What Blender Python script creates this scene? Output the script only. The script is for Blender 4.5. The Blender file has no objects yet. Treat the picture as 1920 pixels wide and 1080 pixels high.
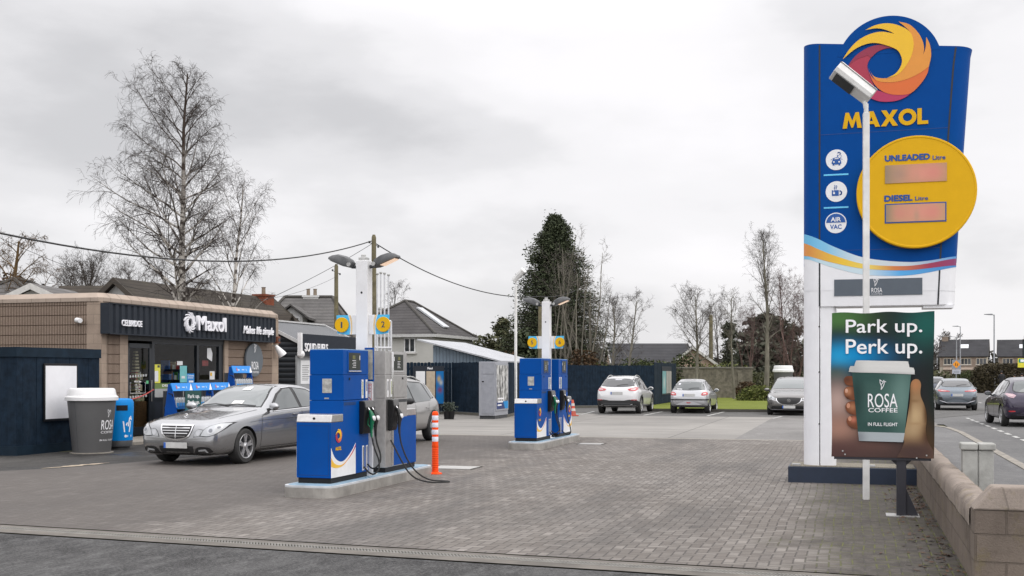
import bpy, bmesh, math, random
from mathutils import Vector, Matrix, noise as mnoise
from mathutils.geometry import tessellate_polygon
from mathutils.bvhtree import BVHTree
import numpy as np
rad = math.radians
SC = bpy.context.scene
COL = SC.collection
# ------------------------------------------------------------------ camera
F, HZ, EYE = 2133.0, 700.0, 1.68          # focal length in photo pixels, horizon row, eye height
cam_d = bpy.data.cameras.new('camera'); cam = bpy.data.objects.new('camera', cam_d); COL.objects.link(cam)
cam.location = (0, 0, EYE); cam.rotation_euler = (rad(90), 0, 0)
cam_d.sensor_width = 36; cam_d.lens = 36*F/1920; cam_d.shift_y = (HZ-540)/1920
cam_d.clip_start = .1; cam_d.clip_end = 3000
SC.camera = cam
# ------------------------------------------------------------------ sky, sun, exposure
SUN_EL, SUN_AZ = 48, 118                  # degrees; azimuth clockwise from +Y (behind the cloud, to the right of the camera)
W = bpy.data.worlds.new('World'); SC.world = W; W.use_nodes = True
def world():
    nt = W.node_tree; N = nt.nodes; L = nt.links; N.clear()
    out = N.new('ShaderNodeOutputWorld'); bg = N.new('ShaderNodeBackground'); L.new(bg.outputs[0], out.inputs[0])
    sky = N.new('ShaderNodeTexSky'); sky.sky_type = 'NISHITA'; sky.sun_disc = False
    sky.sun_elevation = rad(SUN_EL); sky.sun_rotation = rad(SUN_AZ); sky.air_density = 1; sky.dust_density = 2
    tc = N.new('ShaderNodeTexCoord')
    def noise(sc, loc, scale, detail, rough):
        mp = N.new('ShaderNodeMapping'); L.new(tc.outputs['Generated'], mp.inputs[0])
        mp.inputs['Scale'].default_value = sc; mp.inputs['Location'].default_value = loc
        n = N.new('ShaderNodeTexNoise'); L.new(mp.outputs[0], n.inputs['Vector'])
        n.inputs['Scale'].default_value = scale; n.inputs['Detail'].default_value = detail; n.inputs['Roughness'].default_value = rough
        return n.outputs['Fac']
    def m(op, a, b=None, c=None, clamp=False):
        n = N.new('ShaderNodeMath'); n.operation = op; n.use_clamp = clamp
        for i, x in enumerate((a, b, c)):
            if x is None: continue
            if isinstance(x, (int, float)): n.inputs[i].default_value = x
            else: L.new(x, n.inputs[i])
        return n.outputs[0]
    n1 = noise((1, 1, 2.6), (3.1, .4, .2), 3.1, 9, .52)
    n2 = noise((1, 1, 2.6), (7.3, 2.2, 1.1), 1.5, 5, .5)
    dens = m('MULTIPLY', m('ADD', n1, n2), .5)
    # cloud banks: (direction from the camera in photo pixels, half width, weight)
    def bank(px, py, sx, sy, wgt):
        sep = N.new('ShaderNodeSeparateXYZ'); L.new(tc.outputs['Generated'], sep.inputs[0])
        d = Vector(((px-960)/F, 1, (HZ-py)/F)).normalized()
        ax = m('DIVIDE', m('SUBTRACT', sep.outputs[0], d.x), sx/F); az = m('DIVIDE', m('SUBTRACT', sep.outputs[2], d.z), sy/F)
        r = m('ADD', m('MULTIPLY', ax, ax), m('MULTIPLY', az, az))
        front = m('GREATER_THAN', sep.outputs[1], 0)
        return m('MULTIPLY', m('MULTIPLY', m('POWER', 2.718, m('MULTIPLY', r, -1)), wgt), front)
    for b in ((760, 250, 300, 62, -.085), (150, 240, 330, 110, -.035), (1180, 120, 360, 200, .12), (1860, 430, 260, 220, -.02),
              (1430, 380, 240, 40, -.03), (300, 420, 420, 70, .04), (1250, 480, 300, 80, .05), (1700, 30, 300, 90, -.03), (560, 60, 300, 50, -.02)):
        dens = m('ADD', dens, bank(*b))
    ramp = N.new('ShaderNodeValToRGB'); L.new(dens, ramp.inputs[0]); cr = ramp.color_ramp
    cr.interpolation = 'EASE'
    cr.elements[0].position = .33; cr.elements[0].color = (.66, .655, .67, 1)
    cr.elements[1].position = .60; cr.elements[1].color = (1.03, 1.01, 1.03, 1)
    e = cr.elements.new(.43); e.color = (.83, .82, .835, 1)
    e = cr.elements.new(.50); e.color = (.955, .94, .955, 1)
    sc = N.new('ShaderNodeMix'); sc.data_type = 'RGBA'; sc.blend_type = 'MULTIPLY'; sc.inputs[0].default_value = 1
    L.new(sky.outputs[0], sc.inputs[6]); sc.inputs[7].default_value = (.09, .09, .09, 1)
    mx = N.new('ShaderNodeMix'); mx.data_type = 'RGBA'; mx.inputs[0].default_value = .93
    L.new(sc.outputs[2], mx.inputs[6]); L.new(ramp.outputs[0], mx.inputs[7])
    # an overcast sky is up to three times brighter overhead than at the horizon
    sep = N.new('ShaderNodeSeparateXYZ'); L.new(tc.outputs['Generated'], sep.inputs[0]); gain = m('ADD', m('MULTIPLY', m('MAXIMUM', m('SUBTRACT', sep.outputs[2], .28), 0), 2.3), 1.0)
    behind = m('MULTIPLY', m('MAXIMUM', m('MULTIPLY', sep.outputs[1], -1), 0), .45); gain = m('ADD', gain, behind)
    cg = N.new('ShaderNodeCombineXYZ'); [L.new(gain, cg.inputs[i]) for i in range(3)]
    mg = N.new('ShaderNodeMix'); mg.data_type = 'RGBA'; mg.blend_type = 'MULTIPLY'; mg.inputs[0].default_value = 1; L.new(mx.outputs[2], mg.inputs[6]); L.new(cg.outputs[0], mg.inputs[7])
    L.new(mg.outputs[2], bg.inputs[0]); bg.inputs[1].default_value = 1.035
world()
sl = bpy.data.lights.new('sun', 'SUN'); sun = bpy.data.objects.new('sun', sl); COL.objects.link(sun)
sl.energy = 1.1; sl.angle = rad(70); sl.color = (1, .96, .9)
sd = Vector((math.sin(rad(SUN_AZ))*math.cos(rad(SUN_EL)), math.cos(rad(SUN_AZ))*math.cos(rad(SUN_EL)), math.sin(rad(SUN_EL))))
sun.rotation_euler = sd.to_track_quat('Z', 'Y').to_euler(); sun.location = (0, 0, 40)
SC.view_settings.view_transform = 'Standard'; SC.view_settings.look = 'None'
SC.view_settings.exposure = 0; SC.view_settings.gamma = 1
# ------------------------------------------------------------------ frames
SN = .287; CS = math.sqrt(1-SN*SN); RZ = -math.asin(SN)      # the forecourt grid is turned 16.7 degrees
U = Vector((SN, CS)); V = Vector((CS, -SN))                  # along the pump lanes / across them
def gp(px, py): y = EYE*F/(py-HZ); return Vector(((px-960)/F*y, y, 0))       # ground point seen at a photo pixel
def at(px, py, y): return Vector(((px-960)/F*y, y, EYE-(py-HZ)/F*y))
def onplane(px, py, O, d):
    k = (px-960)/F; t = (k*O[1]-O[0])/(d[0]-k*d[1]); y = O[1]+d[1]*t
    return t, EYE-(py-HZ)/F*y
# ------------------------------------------------------------------ objects
def tag(o, label=None, cat=None, group=None, kind=None):
    if label: o['label'] = label
    if cat: o['category'] = cat
    if group: o['group'] = group
    if kind: o['kind'] = kind
    return o
def thing(name, label, cat, loc=(0, 0, 0), rz=0, group=None):
    o = bpy.data.objects.new(name, None); COL.objects.link(o); o.empty_display_size = .2
    o.location = loc if len(loc) == 3 else (loc[0], loc[1], 0); o.rotation_euler = (0, 0, rz)
    return tag(o, label, cat, group)
KIDS = {}
def copy_thing(o, loc, rz=None, label=None, scale=None):
    def cp(s, par):
        c = s.copy(); COL.objects.link(c)
        if par: c.parent = par
        KIDS[c.name] = []
        for ch in KIDS.get(s.name, []):
            k = cp(ch, c); KIDS[c.name].append(k)
        return c
    r = cp(o, None); r.location = loc
    if rz is not None: r.rotation_euler = (0, 0, rz)
    if label: r['label'] = label
    if scale: r.scale = scale
    return r
def link(name, me, mat, parent=None, label=None):
    o = bpy.data.objects.new(name, me); COL.objects.link(o)
    if mat: me.materials.append(mat)
    if parent: o.parent = parent; KIDS.setdefault(parent.name, []).append(o)
    if label: o['label'] = label
    return o
class B:
    """collects shapes into one mesh"""
    keep = False
    def __init__(s): s.bm = bmesh.new()
    def box(s, c, d, rz=0, rx=0, ry=0):
        m = Matrix.Translation(c) @ Matrix.Rotation(rz, 4, 'Z') @ Matrix.Rotation(ry, 4, 'Y') @ Matrix.Rotation(rx, 4, 'X') @ Matrix.Diagonal((d[0], d[1], d[2], 1))
        bmesh.ops.create_cube(s.bm, size=1, matrix=m); return s
    def bx(s, x0, x1, y0, y1, z0, z1): return s.box(((x0+x1)/2, (y0+y1)/2, (z0+z1)/2), (x1-x0, y1-y0, z1-z0))
    def ring(s, p, q, r, n):
        t = q.normalized(); a = t.orthogonal().normalized() if abs(t.z) > .95 else t.cross(Vector((0, 0, 1))).normalized(); b = t.cross(a)
        return [s.bm.verts.new(p+(a*math.cos(2*math.pi*i/n)+b*math.sin(2*math.pi*i/n))*r) for i in range(n)]
    def tube(s, pts, rs, n=8, cap=True):
        pts = [Vector(p) for p in pts]
        if isinstance(rs, (int, float)): rs = [rs]*len(pts)
        prev = None
        for i, p in enumerate(pts):
            d = (pts[min(i+1, len(pts)-1)]-pts[max(i-1, 0)])
            r = s.ring(p, d, max(rs[i], 1e-4), n)
            if prev:
                k = min(range(n), key=lambda k: (r[k].co-prev[0].co).length_squared); r = r[k:]+r[:k]
                for j in range(n): s.bm.faces.new((prev[j], prev[(j+1) % n], r[(j+1) % n], r[j]))
            elif cap: s.bm.faces.new(r[::-1])
            prev = r
        if cap: s.bm.faces.new(prev)
        return s
    def lathe(s, prof, n=24, c=(0, 0, 0), axis='Z', cap=True):
        c = Vector(c); rows = []
        for r, z in prof:
            row = []
            for i in range(n):
                a = 2*math.pi*i/n; x, y = r*math.cos(a), r*math.sin(a)
                row.append(s.bm.verts.new(c+(Vector((x, y, z)) if axis == 'Z' else Vector((z, x, y)) if axis == 'X' else Vector((y, z, x)))))
            rows.append(row)
        for a, b in zip(rows, rows[1:]):
            for i in range(n): s.bm.faces.new((a[i], a[(i+1) % n], b[(i+1) % n], b[i]))
        if cap and prof[0][0] > 1e-3: s.bm.faces.new(rows[0][::-1])
        if cap and prof[-1][0] > 1e-3: s.bm.faces.new(rows[-1])
        return s
    def poly(s, pts):
        vs = [s.bm.verts.new(p) for p in pts]; s.bm.faces.new(vs); return s
    def sheet(s, pts, d):
        """thin raised sheet over any flat outline, concave ones too; its face looks along d"""
        P = []
        for p in pts:
            p = Vector(p)
            if not P or (p-P[-1]).length > 1e-6: P.append(p)
        if (P[0]-P[-1]).length < 1e-6: P.pop()
        d = Vector(d); nrm = Vector()
        for p, q in zip(P, P[1:]+P[:1]): nrm += p.cross(q)
        if nrm.dot(d) < 0: P.reverse()
        k = 1/max(max((p-P[0]).length for p in P), 1e-9); ax = d.normalized().orthogonal().normalized(); ay = d.normalized().cross(ax)
        tri = tessellate_polygon([[Vector(((p-P[0]).dot(ax)*k, (p-P[0]).dot(ay)*k, 0)) for p in P]])
        a = [s.bm.verts.new(p) for p in P]; b = [s.bm.verts.new(p+d) for p in P]; n = len(P)
        for t in tri:
            q = [b[i] for i in t]
            if (q[1].co-q[0].co).cross(q[2].co-q[0].co).dot(d) < 0: q.reverse()
            try: s.bm.faces.new(q)
            except ValueError: pass
        for i in range(n): s.bm.faces.new((a[i], a[(i+1) % n], b[(i+1) % n], b[i]))
        return s
    def prism(s, pts, d):
        """closed outline pts (3-D, flat) pushed along the vector d"""
        d = Vector(d); a = [s.bm.verts.new(p) for p in pts]; b = [s.bm.verts.new(Vector(p)+d) for p in pts]; n = len(a)
        s.bm.faces.new(a); s.bm.faces.new(b[::-1])
        for i in range(n): s.bm.faces.new((a[i], b[i], b[(i+1) % n], a[(i+1) % n]))
        return s
    def add(s, me, m=Matrix.Identity(4)):
        t = bmesh.new(); t.from_mesh(me); t.transform(m)
        tmp = bpy.data.meshes.new('t'); t.to_mesh(tmp); t.free(); s.bm.from_mesh(tmp); bpy.data.meshes.remove(tmp); return s
    def obj(s, name, mat, parent=None, smooth=None, bevel=0, label=None, seg=2, recalc=True):
        if recalc and not s.keep: bmesh.ops.recalc_face_normals(s.bm, faces=s.bm.faces)
        me = bpy.data.meshes.new(name); s.bm.to_mesh(me); s.bm.free()
        o = link(name, me, mat, parent, label)
        if smooth is not None:
            me.polygons.foreach_set('use_smooth', [True]*len(me.polygons))
            if smooth < 179: me.set_sharp_from_angle(angle=rad(smooth))
        if bevel:
            md = o.modifiers.new('bevel', 'BEVEL'); md.width = bevel; md.segments = seg; md.limit_method = 'ANGLE'; md.angle_limit = rad(40)
            md.harden_normals = False
        return o
TXT = {}
def text_mesh(body, size, bold=0, ext=.004, shear=0, align='CENTER', sx=1, spacing=1):
    k = (body, size, bold, ext, shear, align, sx, spacing)
    if k in TXT: return TXT[k]
    cu = bpy.data.curves.new('txt', 'FONT'); cu.body = body; cu.size = size; cu.offset = bold; cu.extrude = ext; cu.shear = shear
    cu.align_x = align; cu.space_character = spacing; cu.resolution_u = 4
    o = bpy.data.objects.new('txt', cu); COL.objects.link(o); bpy.context.view_layer.update()
    dg = bpy.context.evaluated_depsgraph_get(); me = bpy.data.meshes.new_from_object(o.evaluated_get(dg))
    bpy.data.objects.remove(o)
    me.transform(Matrix.Diagonal((sx, 1, 1, 1))); me.materials.clear(); TXT[k] = me
    return me
def frame(o, xd, zd=(0, 0, 1)):
    """matrix whose x runs along xd, y up along zd, z out of the page"""
    x = Vector(xd).normalized(); y = Vector(zd).normalized(); z = x.cross(y)
    m = Matrix.Identity(4)
    for i in range(3): m[i][0], m[i][1], m[i][2], m[i][3] = x[i], y[i], z[i], o[i]
    return m
def lettering(body, size, o, xd, mat, parent, bold=0, name='lettering', **k):
    return B().add(text_mesh(body, size, bold, **k), frame(o, xd)).obj(name, mat, parent)
def flat(polys, o, xd, d=.004, holes=None):
    """list of 2-D outlines laid on the plane at o (x along xd, y up), each a thin raised sheet"""
    b = B(); m = frame(o, xd)
    for i, pl in enumerate(polys):
        b.sheet([m @ Vector((p[0], p[1], 0)) for p in pl], m.to_3x3() @ Vector((0, 0, d)))
    b.keep = True
    return b
def smooth_poly(pts, closed=True, n=5):
    """Catmull-Rom through 2-D points; a point given with a third value keeps its corner"""
    P = [(p[0], p[1]) for p in pts]; sharp = [len(p) > 2 for p in pts]; N = len(P); out = []
    for i in range(N if closed else N-1):
        p1 = P[i]; p2 = P[(i+1) % N]
        p0 = p1 if sharp[i] or (not closed and i == 0) else P[i-1]
        p3 = p2 if sharp[(i+1) % N] or (not closed and i == N-2) else P[(i+2) % N]
        for k in range(n):
            t = k/n
            out.append(tuple(.5*((2*b)+(c-a)*t+(2*a-5*b+4*c-d)*t*t+(-a+3*b-3*c+d)*t**3) for a, b, c, d in zip(p0, p1, p2, p3)))
    if not closed: out.append(P[-1])
    return out
def circ(cx, cy, rx, ry=None, n=40, a0=0, a1=360):
    ry = ry or rx; k = n if a1-a0 >= 360 else n+1
    return [(cx+rx*math.cos(rad(a0+(a1-a0)*i/n)), cy+ry*math.sin(rad(a0+(a1-a0)*i/n))) for i in range(k)]
# ------------------------------------------------------------------ materials
class NT:
    def __init__(s, name):
        s.m = bpy.data.materials.new(name); s.m.use_nodes = True; s.t = s.m.node_tree; s.N = s.t.nodes; s.L = s.t.links
        s.p = s.N['Principled BSDF']; s.tc = s.N.new('ShaderNodeTexCoord')
    def put(s, sock, x):
        if isinstance(x, (int, float)): sock.default_value = x
        elif isinstance(x, tuple): sock.default_value = x if len(x) == 4 or sock.type == 'VECTOR' else (*x, 1)
        else: s.L.new(x, sock)
    def math(s, op, a, b=None, c=None, clamp=False):
        n = s.N.new('ShaderNodeMath'); n.operation = op; n.use_clamp = clamp
        for i, x in enumerate((a, b, c)):
            if x is not None: s.put(n.inputs[i], x)
        return n.outputs[0]
    def mix(s, f, a, b, mode='MIX'):
        n = s.N.new('ShaderNodeMix'); n.data_type = 'RGBA'; n.blend_type = mode; n.clamp_factor = True
        s.put(n.inputs[0], f); s.put(n.inputs[6], a); s.put(n.inputs[7], b); return n.outputs[2]
    def vec(s, sc=(1, 1, 1), rz=0, src='Object', loc=(0, 0, 0)):
        n = s.N.new('ShaderNodeMapping'); s.L.new(s.tc.outputs[src] if isinstance(src, str) else src, n.inputs[0]); n.inputs['Scale'].default_value = sc
        n.inputs['Rotation'].default_value = (0, 0, rz); n.inputs['Location'].default_value = loc; return n.outputs[0]
    def noise(s, scale, detail=3, rough=.55, vec=None, col=False):
        n = s.N.new('ShaderNodeTexNoise'); n.inputs['Scale'].default_value = scale; n.inputs['Detail'].default_value = detail
        n.inputs['Roughness'].default_value = rough; s.L.new(vec if vec is not None else s.tc.outputs['Object'], n.inputs['Vector'])
        return n.outputs['Color' if col else 'Fac']
    def ramp(s, f, stops, ease=False):
        n = s.N.new('ShaderNodeValToRGB'); s.L.new(f, n.inputs[0]); e = n.color_ramp.elements
        if ease: n.color_ramp.interpolation = 'EASE'
        while len(e) < len(stops): e.new(.5)
        for x, (p, c) in zip(e, stops):
            x.position = p; x.color = (c, c, c, 1) if isinstance(c, (int, float)) else (*c, 1)
        return n.outputs[0]
    def sep(s, v):
        n = s.N.new('ShaderNodeSeparateXYZ'); s.L.new(v, n.inputs[0]); return n.outputs
    def bump(s, h, strength=.3, dist=.02):
        n = s.N.new('ShaderNodeBump'); n.inputs['Strength'].default_value = strength; n.inputs['Distance'].default_value = dist
        s.put(n.inputs['Height'], h); s.L.new(n.outputs[0], s.p.inputs['Normal'])
    def set(s, **k):
        nm = dict(color='Base Color', rough='Roughness', metal='Metallic', spec='Specular IOR Level', coat='Coat Weight', coatr='Coat Roughness',
                  emit='Emission Color', emits='Emission Strength', alpha='Alpha', trans='Transmission Weight', ior='IOR')
        for a, b in k.items(): s.put(s.p.inputs[nm[a]], b)
        return s.m
MATS = {}
def mat(name, c, rough=.5, metal=0, var=.12, scale=6, bump=0, bscale=60, spec=.5, coat=0, dirt=0, dirtc=(.10, .09, .075), rvar=.12):
    if name in MATS: return MATS[name]
    n = NT(name)
    f = n.noise(scale, 5, .6)
    lo = tuple(x*(1-var) for x in c); hi = tuple(min(1, x*(1+var)) for x in c)
    col = n.ramp(f, [(.3, lo), (.7, hi)])
    if dirt:
        g = n.noise(scale*.45, 8, .68, n.vec((1, 1, .35)))
        col = n.mix(n.math('MULTIPLY', n.ramp(g, [(.48, 0.), (.72, 1.)]), dirt), col, dirtc)
    n.set(color=col, metal=metal, spec=spec, coat=coat, coatr=.04)
    n.set(rough=n.math('ADD', rough-rvar/2, n.math('MULTIPLY', n.noise(scale*2.3, 4), rvar), clamp=True))
    if bump: n.bump(n.noise(bscale, 4, .6), bump, .01)
    MATS[name] = n.m
    return n.m
BLUE = (.0, .085, .36)
m_white = mat('white_paint', (.74, .74, .75), .42, dirt=.25, dirtc=(.42, .41, .38), scale=3)
m_blue = mat('pump_blue_paint', (.0, .062, .29), .45, spec=.1, var=.06, scale=3, dirt=.22, dirtc=(.02, .055, .16))
m_signblue = mat('sign_blue', (.0, .058, .265), .45, spec=.08, var=.04)
m_black = mat('black_plastic', (.008, .008, .009), .5, spec=.3)
m_rubber = mat('rubber', (.018, .018, .018), .75)
m_steel = mat('brushed_steel', (.52, .51, .50), .36, metal=.9, var=.1, scale=14)
m_galv = mat('galvanised', (.42, .42, .41), .5, metal=.55, var=.2, scale=9)
m_chrome = mat('chrome', (.75, .75, .76), .12, metal=1, var=.02)
m_yellow = mat('sign_yellow', (.68, .385, .008), .45, spec=.15, var=.03)
m_navy = mat('navy_plank', (.008, .017, .030), .7, var=.45, scale=5, spec=.12, dirt=.55, dirtc=(.022, .034, .05))
m_fascia = mat('fascia_navy', (.020, .025, .034), .55, var=.08, spec=.2)
m_conc = mat('concrete', (.235, .215, .185), .85, var=.25, scale=7, dirt=.7, dirtc=(.10, .092, .078), bump=.3)
m_letter = mat('letter_white', (.82, .82, .84), .4, var=.02)
m_darkgrey = mat('dark_grey', (.045, .048, .052), .5)
m_orange = mat('bollard_orange', (.86, .075, .008), .55, var=.06, spec=.15)
m_retro = mat('reflective_white', (.72, .72, .78), .35)
# ------------------------------------------------------------------ ground
def slab(name, pts, z, m, top=None, kind='structure'):
    """flat outline in grid coordinates (across, along) laid at height z"""
    b = B()
    if top is None: b.poly([(x, y, z) for x, y in pts])
    else: b.prism([(x, y, z) for x, y in pts], (0, 0, top-z))
    o = b.obj(name, m); o.rotation_euler = (0, 0, RZ); tag(o, kind=kind); return o
def grid(p): return (p[0]*V.x+p[1]*V.y, p[0]*U.x+p[1]*U.y)
def gg(px, py): return grid(gp(px, py))
def herringbone():
    n = NT('block_paving'); v = n.vec((10, 10, 1)); s = n.sep(v)
    # small wobble so that the joints are not ruler-straight
    wob = n.noise(.35, 2)
    x = n.math('ADD', s[0], n.math('MULTIPLY', n.math('SUBTRACT', wob, .5), .9)); y = n.math('ADD', s[1], n.math('MULTIPLY', n.math('SUBTRACT', n.noise(.3, 2, vec=n.vec((1, 1, 1), 0, 'Object', (9, 4, 0))), .5), .9))
    i = n.math('FLOOR', x); j = n.math('FLOOR', y); fx = n.math('SUBTRACT', x, i); fy = n.math('SUBTRACT', y, j)
    k = n.math('FLOORED_MODULO', n.math('SUBTRACT', i, j), 4)
    is_ = [n.math('COMPARE', k, q, .1) for q in range(4)]
    big = 9.0
    dl = n.math('ADD', fx, n.math('MULTIPLY', is_[1], big)); dr = n.math('ADD', n.math('SUBTRACT', 1, fx), n.math('MULTIPLY', is_[0], big))
    db = n.math('ADD', fy, n.math('MULTIPLY', is_[2], big)); dt = n.math('ADD', n.math('SUBTRACT', 1, fy), n.math('MULTIPLY', is_[3], big))
    d = n.math('MINIMUM', n.math('MINIMUM', dl, dr), n.math('MINIMUM', db, dt))
    jn = n.ramp(d, [(.03, 1.), (.11, 0.)])
    bi = n.math('SUBTRACT', i, is_[1]); bj = n.math('SUBTRACT', j, is_[2])
    cx = n.N.new('ShaderNodeCombineXYZ'); n.put(cx.inputs[0], bi); n.put(cx.inputs[1], bj)
    wn = n.N.new('ShaderNodeTexWhiteNoise'); wn.noise_dimensions = '2D'; n.L.new(cx.outputs[0], wn.inputs[0])
    tone = n.ramp(wn.outputs[0], [(0., (.115, .100, .088)), (.5, (.150, .134, .119)), (.85, (.172, .155, .139)), (1., (.215, .195, .176))])
    # wear: pale tracks, oily dark lanes, brown moss towards the wall
    big_n = n.noise(.22, 6, .62); mid = n.noise(1.6, 6, .65)
    tone = n.mix(n.math('MULTIPLY', n.ramp(big_n, [(.5, 0.), (.68, 1.)]), .45), tone, (.215, .20, .186)); tone = n.mix(n.math('MULTIPLY', n.ramp(big_n, [(.3, 1.), (.46, 0.)]), .5), tone, (.105, .088, .074))
    tone = n.mix(n.math('MULTIPLY', n.ramp(n.noise(.33, 7, .66, n.vec((1.6, .35, 1), 0, 'Object', (3, 7, 0))), [(.48, 0.), (.62, 1.)]), .68), tone, (.072, .066, .062)); tone = n.mix(n.math('MULTIPLY', n.ramp(n.noise(2.6, 3, .5, n.vec((1, 1, 1), 0, 'Object', (6, 2, 0))), [(.66, 0.), (.72, 1.)]), .6), tone, (.05, .046, .044))
    tone = n.mix(n.math('MULTIPLY', n.ramp(mid, [(.52, 0.), (.75, 1.)]), .35), tone, (.10, .094, .087))
    so = n.sep(n.tc.outputs['Object'])
    nearwall = n.ramp(n.math('ADD', so[0], n.math('MULTIPLY', n.noise(.8, 4), 1.6)), [(-.8, 0.), (.7, 1.)])   # x runs up to .9 at the wall
    nearwall = n.math('MULTIPLY', nearwall, .88)
    tone = n.mix(nearwall, tone, n.mix(n.ramp(n.noise(7, 6, .7), [(.45, 0.), (.62, 1.)]), (.036, .030, .025), (.075, .065, .055)))
    moss = n.math('MULTIPLY', jn, n.math('MULTIPLY', n.math('MULTIPLY', nearwall, 1.3, clamp=True), n.ramp(n.noise(3, 4), [(.42, 0.), (.56, 1.)])))
    col = n.mix(n.math('MULTIPLY', jn, .78), tone, (.042, .038, .034)); col = n.mix(moss, col, (.085, .09, .02))
    lane = n.math('MULTIPLY', n.ramp(n.math('ADD', n.math('MULTIPLY', so[0], -.1), n.math('MULTIPLY', n.noise(.4, 5, .7), .5)), [(.9, 0.), (1.3, 1.)]), .72); col = n.mix(lane, col, (.075, .066, .060))
    specks = n.ramp(n.noise(55, 2, .5), [(.70, 0.), (.74, 1.)]); col = n.mix(n.math('MULTIPLY', specks, .5), col, (.36, .35, .33))
    n.set(color=col, rough=n.math('ADD', .62, n.math('MULTIPLY', mid, .3)), spec=.35)
    n.bump(n.math('ADD', n.math('MULTIPLY', n.math('SUBTRACT', 1, jn), 1), n.math('MULTIPLY', n.noise(40, 4), .35)), .55, .008)
    return n.m
def asphalt(name, c, c2, wet=.0, patch=.3, grain=.5):
    n = NT(name); g = n.noise(34, 6, .9); big = n.noise(patch, 7, .66, n.vec((1, .6, 1))); sp = n.noise(230, 2, .6)
    col = n.ramp(big, [(.34, c), (.66, c2)])
    col = n.mix(n.math('MULTIPLY', n.ramp(g, [(.50, 0.), (.64, 1.)]), grain), col, tuple(min(1, x*1.9) for x in c2)); col = n.mix(n.math('MULTIPLY', n.ramp(g, [(.36, 1.), (.46, 0.)]), grain), col, tuple(x*.3 for x in c))
    col = n.mix(n.math('MULTIPLY', n.ramp(sp, [(.36, 1.), (.46, 0.)]), grain), col, tuple(x*.45 for x in c))
    col = n.mix(n.math('MULTIPLY', n.ramp(n.noise(1.4, 7, .7, n.vec((1, .35, 1), 0, 'Object', (5, 1, 0))), [(.55, 0.), (.8, 1.)]), .5), col, tuple(x*1.7 for x in c2))
    col = n.mix(n.math('MULTIPLY', n.ramp(n.noise(7, 5, .75, n.vec((1, .45, 1), .2)), [(.5, 0.), (.7, 1.)]), .55*grain), col, tuple(min(1, x*1.7) for x in c2)); col = n.mix(n.math('MULTIPLY', n.ramp(n.noise(5, 5, .75, n.vec((1, .4, 1), .1, 'Object', (4, 4, 0))), [(.5, 0.), (.72, 1.)]), .5*grain), col, tuple(x*.55 for x in c))
    wetm = n.ramp(n.noise(.45, 5, .6, n.vec((1, 1, 1), 0, 'Object', (2, 8, 0))), [(.5, 0.), (.64, 1.)])
    n.set(color=n.mix(n.math('MULTIPLY', wetm, .5*wet), col, tuple(x*.5 for x in c)), rough=n.math('SUBTRACT', .9, n.math('MULTIPLY', wetm, .55*wet)), spec=.14 if not wet else .3)
    n.bump(g, .6, .012); return n.m
def concrete_yard():
    n = NT('yard_concrete'); big = n.noise(.16, 7, .62, n.vec((1, .7, 1))); fine = n.noise(40, 4, .7); streak = n.noise(.5, 7, .68, n.vec((.5, 2.2, 1)))
    col = n.ramp(big, [(.35, (.20, .19, .175)), (.65, (.30, .285, .262))])
    col = n.mix(n.math('MULTIPLY', n.ramp(streak, [(.5, 0.), (.7, 1.)]), .6), col, (.12, .115, .11))
    col = n.mix(n.math('MULTIPLY', n.ramp(streak, [(.3, 1.), (.42, 0.)]), .5), col, (.40, .39, .37))
    b = n.N.new('ShaderNodeTexBrick'); n.L.new(n.tc.outputs['Object'], b.inputs[0]); b.offset = .0; b.inputs['Scale'].default_value = 1
    b.inputs['Brick Width'].default_value = 4.6; b.inputs['Row Height'].default_value = 5.2; b.inputs['Mortar Size'].default_value = .016
    b.inputs['Color1'].default_value = (1, 1, 1, 1); b.inputs['Color2'].default_value = (.86, .86, .86, 1); b.inputs['Mortar'].default_value = (.3, .3, .3, 1)
    col = n.mix(1, col, b.outputs[0], 'MULTIPLY')
    n.set(color=n.mix(n.math('MULTIPLY', n.ramp(fine, [(.4, 0.), (.7, 1.)]), .3), col, (.14, .135, .13)), rough=.8, spec=.35); n.bump(fine, .3, .01); return n.m
m_pave = herringbone()
m_tar = asphalt('near_tarmac', (.030, .0295, .030), (.095, .094, .093), 0, 1.3, 1.0)
m_tar2 = asphalt('yard_tarmac', (.014, .0135, .0135), (.062, .059, .055), 1.0, .4, .7)
m_tar3 = asphalt('parking_tarmac', (.075, .073, .07), (.125, .122, .117), .3, .25, .3)
m_road = asphalt('road_tarmac', (.095, .094, .094), (.135, .133, .130), .2, .2, .35)
m_path = asphalt('footway_tarmac', (.10, .099, .10), (.155, .153, .15), .3, .3, .3)
m_yard = concrete_yard()
n = NT('grass'); g1 = n.noise(.5, 6, .7); g2 = n.noise(30, 4, .7)
n.set(color=n.mix(n.math('MULTIPLY', n.ramp(g2, [(.4, 0.), (.65, 1.)]), .6), n.ramp(g1, [(.3, (.14, .17, .018)), (.7, (.20, .23, .04))]), (.075, .095, .015)), rough=.9, spec=.2); n.bump(g2, 1, .05); m_grass = n.m
n = NT('rough_land'); n.set(color=n.ramp(n.noise(.08, 6, .7), [(.3, (.05, .058, .025)), (.7, (.085, .075, .045))]), rough=.95, spec=.2); m_land = n.m
DB0, DB1 = gg(0, 990), gg(1500, 1081)                 # the drain channel's line in grid coordinates
ds = (DB1[1]-DB0[1])/(DB1[0]-DB0[0])
dl = lambda a, off=0: DB0[1]+ds*(a-DB0[0])+off
o = B().poly([(-900, -300, -.03), (900, -300, -.03), (900, 1500, -.03), (-900, 1500, -.03)]); g_ = o.obj('ground', m_land); tag(g_, kind='structure')
slab('near_tarmac', [(-30, -12), (2.72, -12), (2.72, 9.2), (1.2, dl(1.2, -.32)), (-30, dl(-30, -.32))], 0, m_tar)
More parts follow.
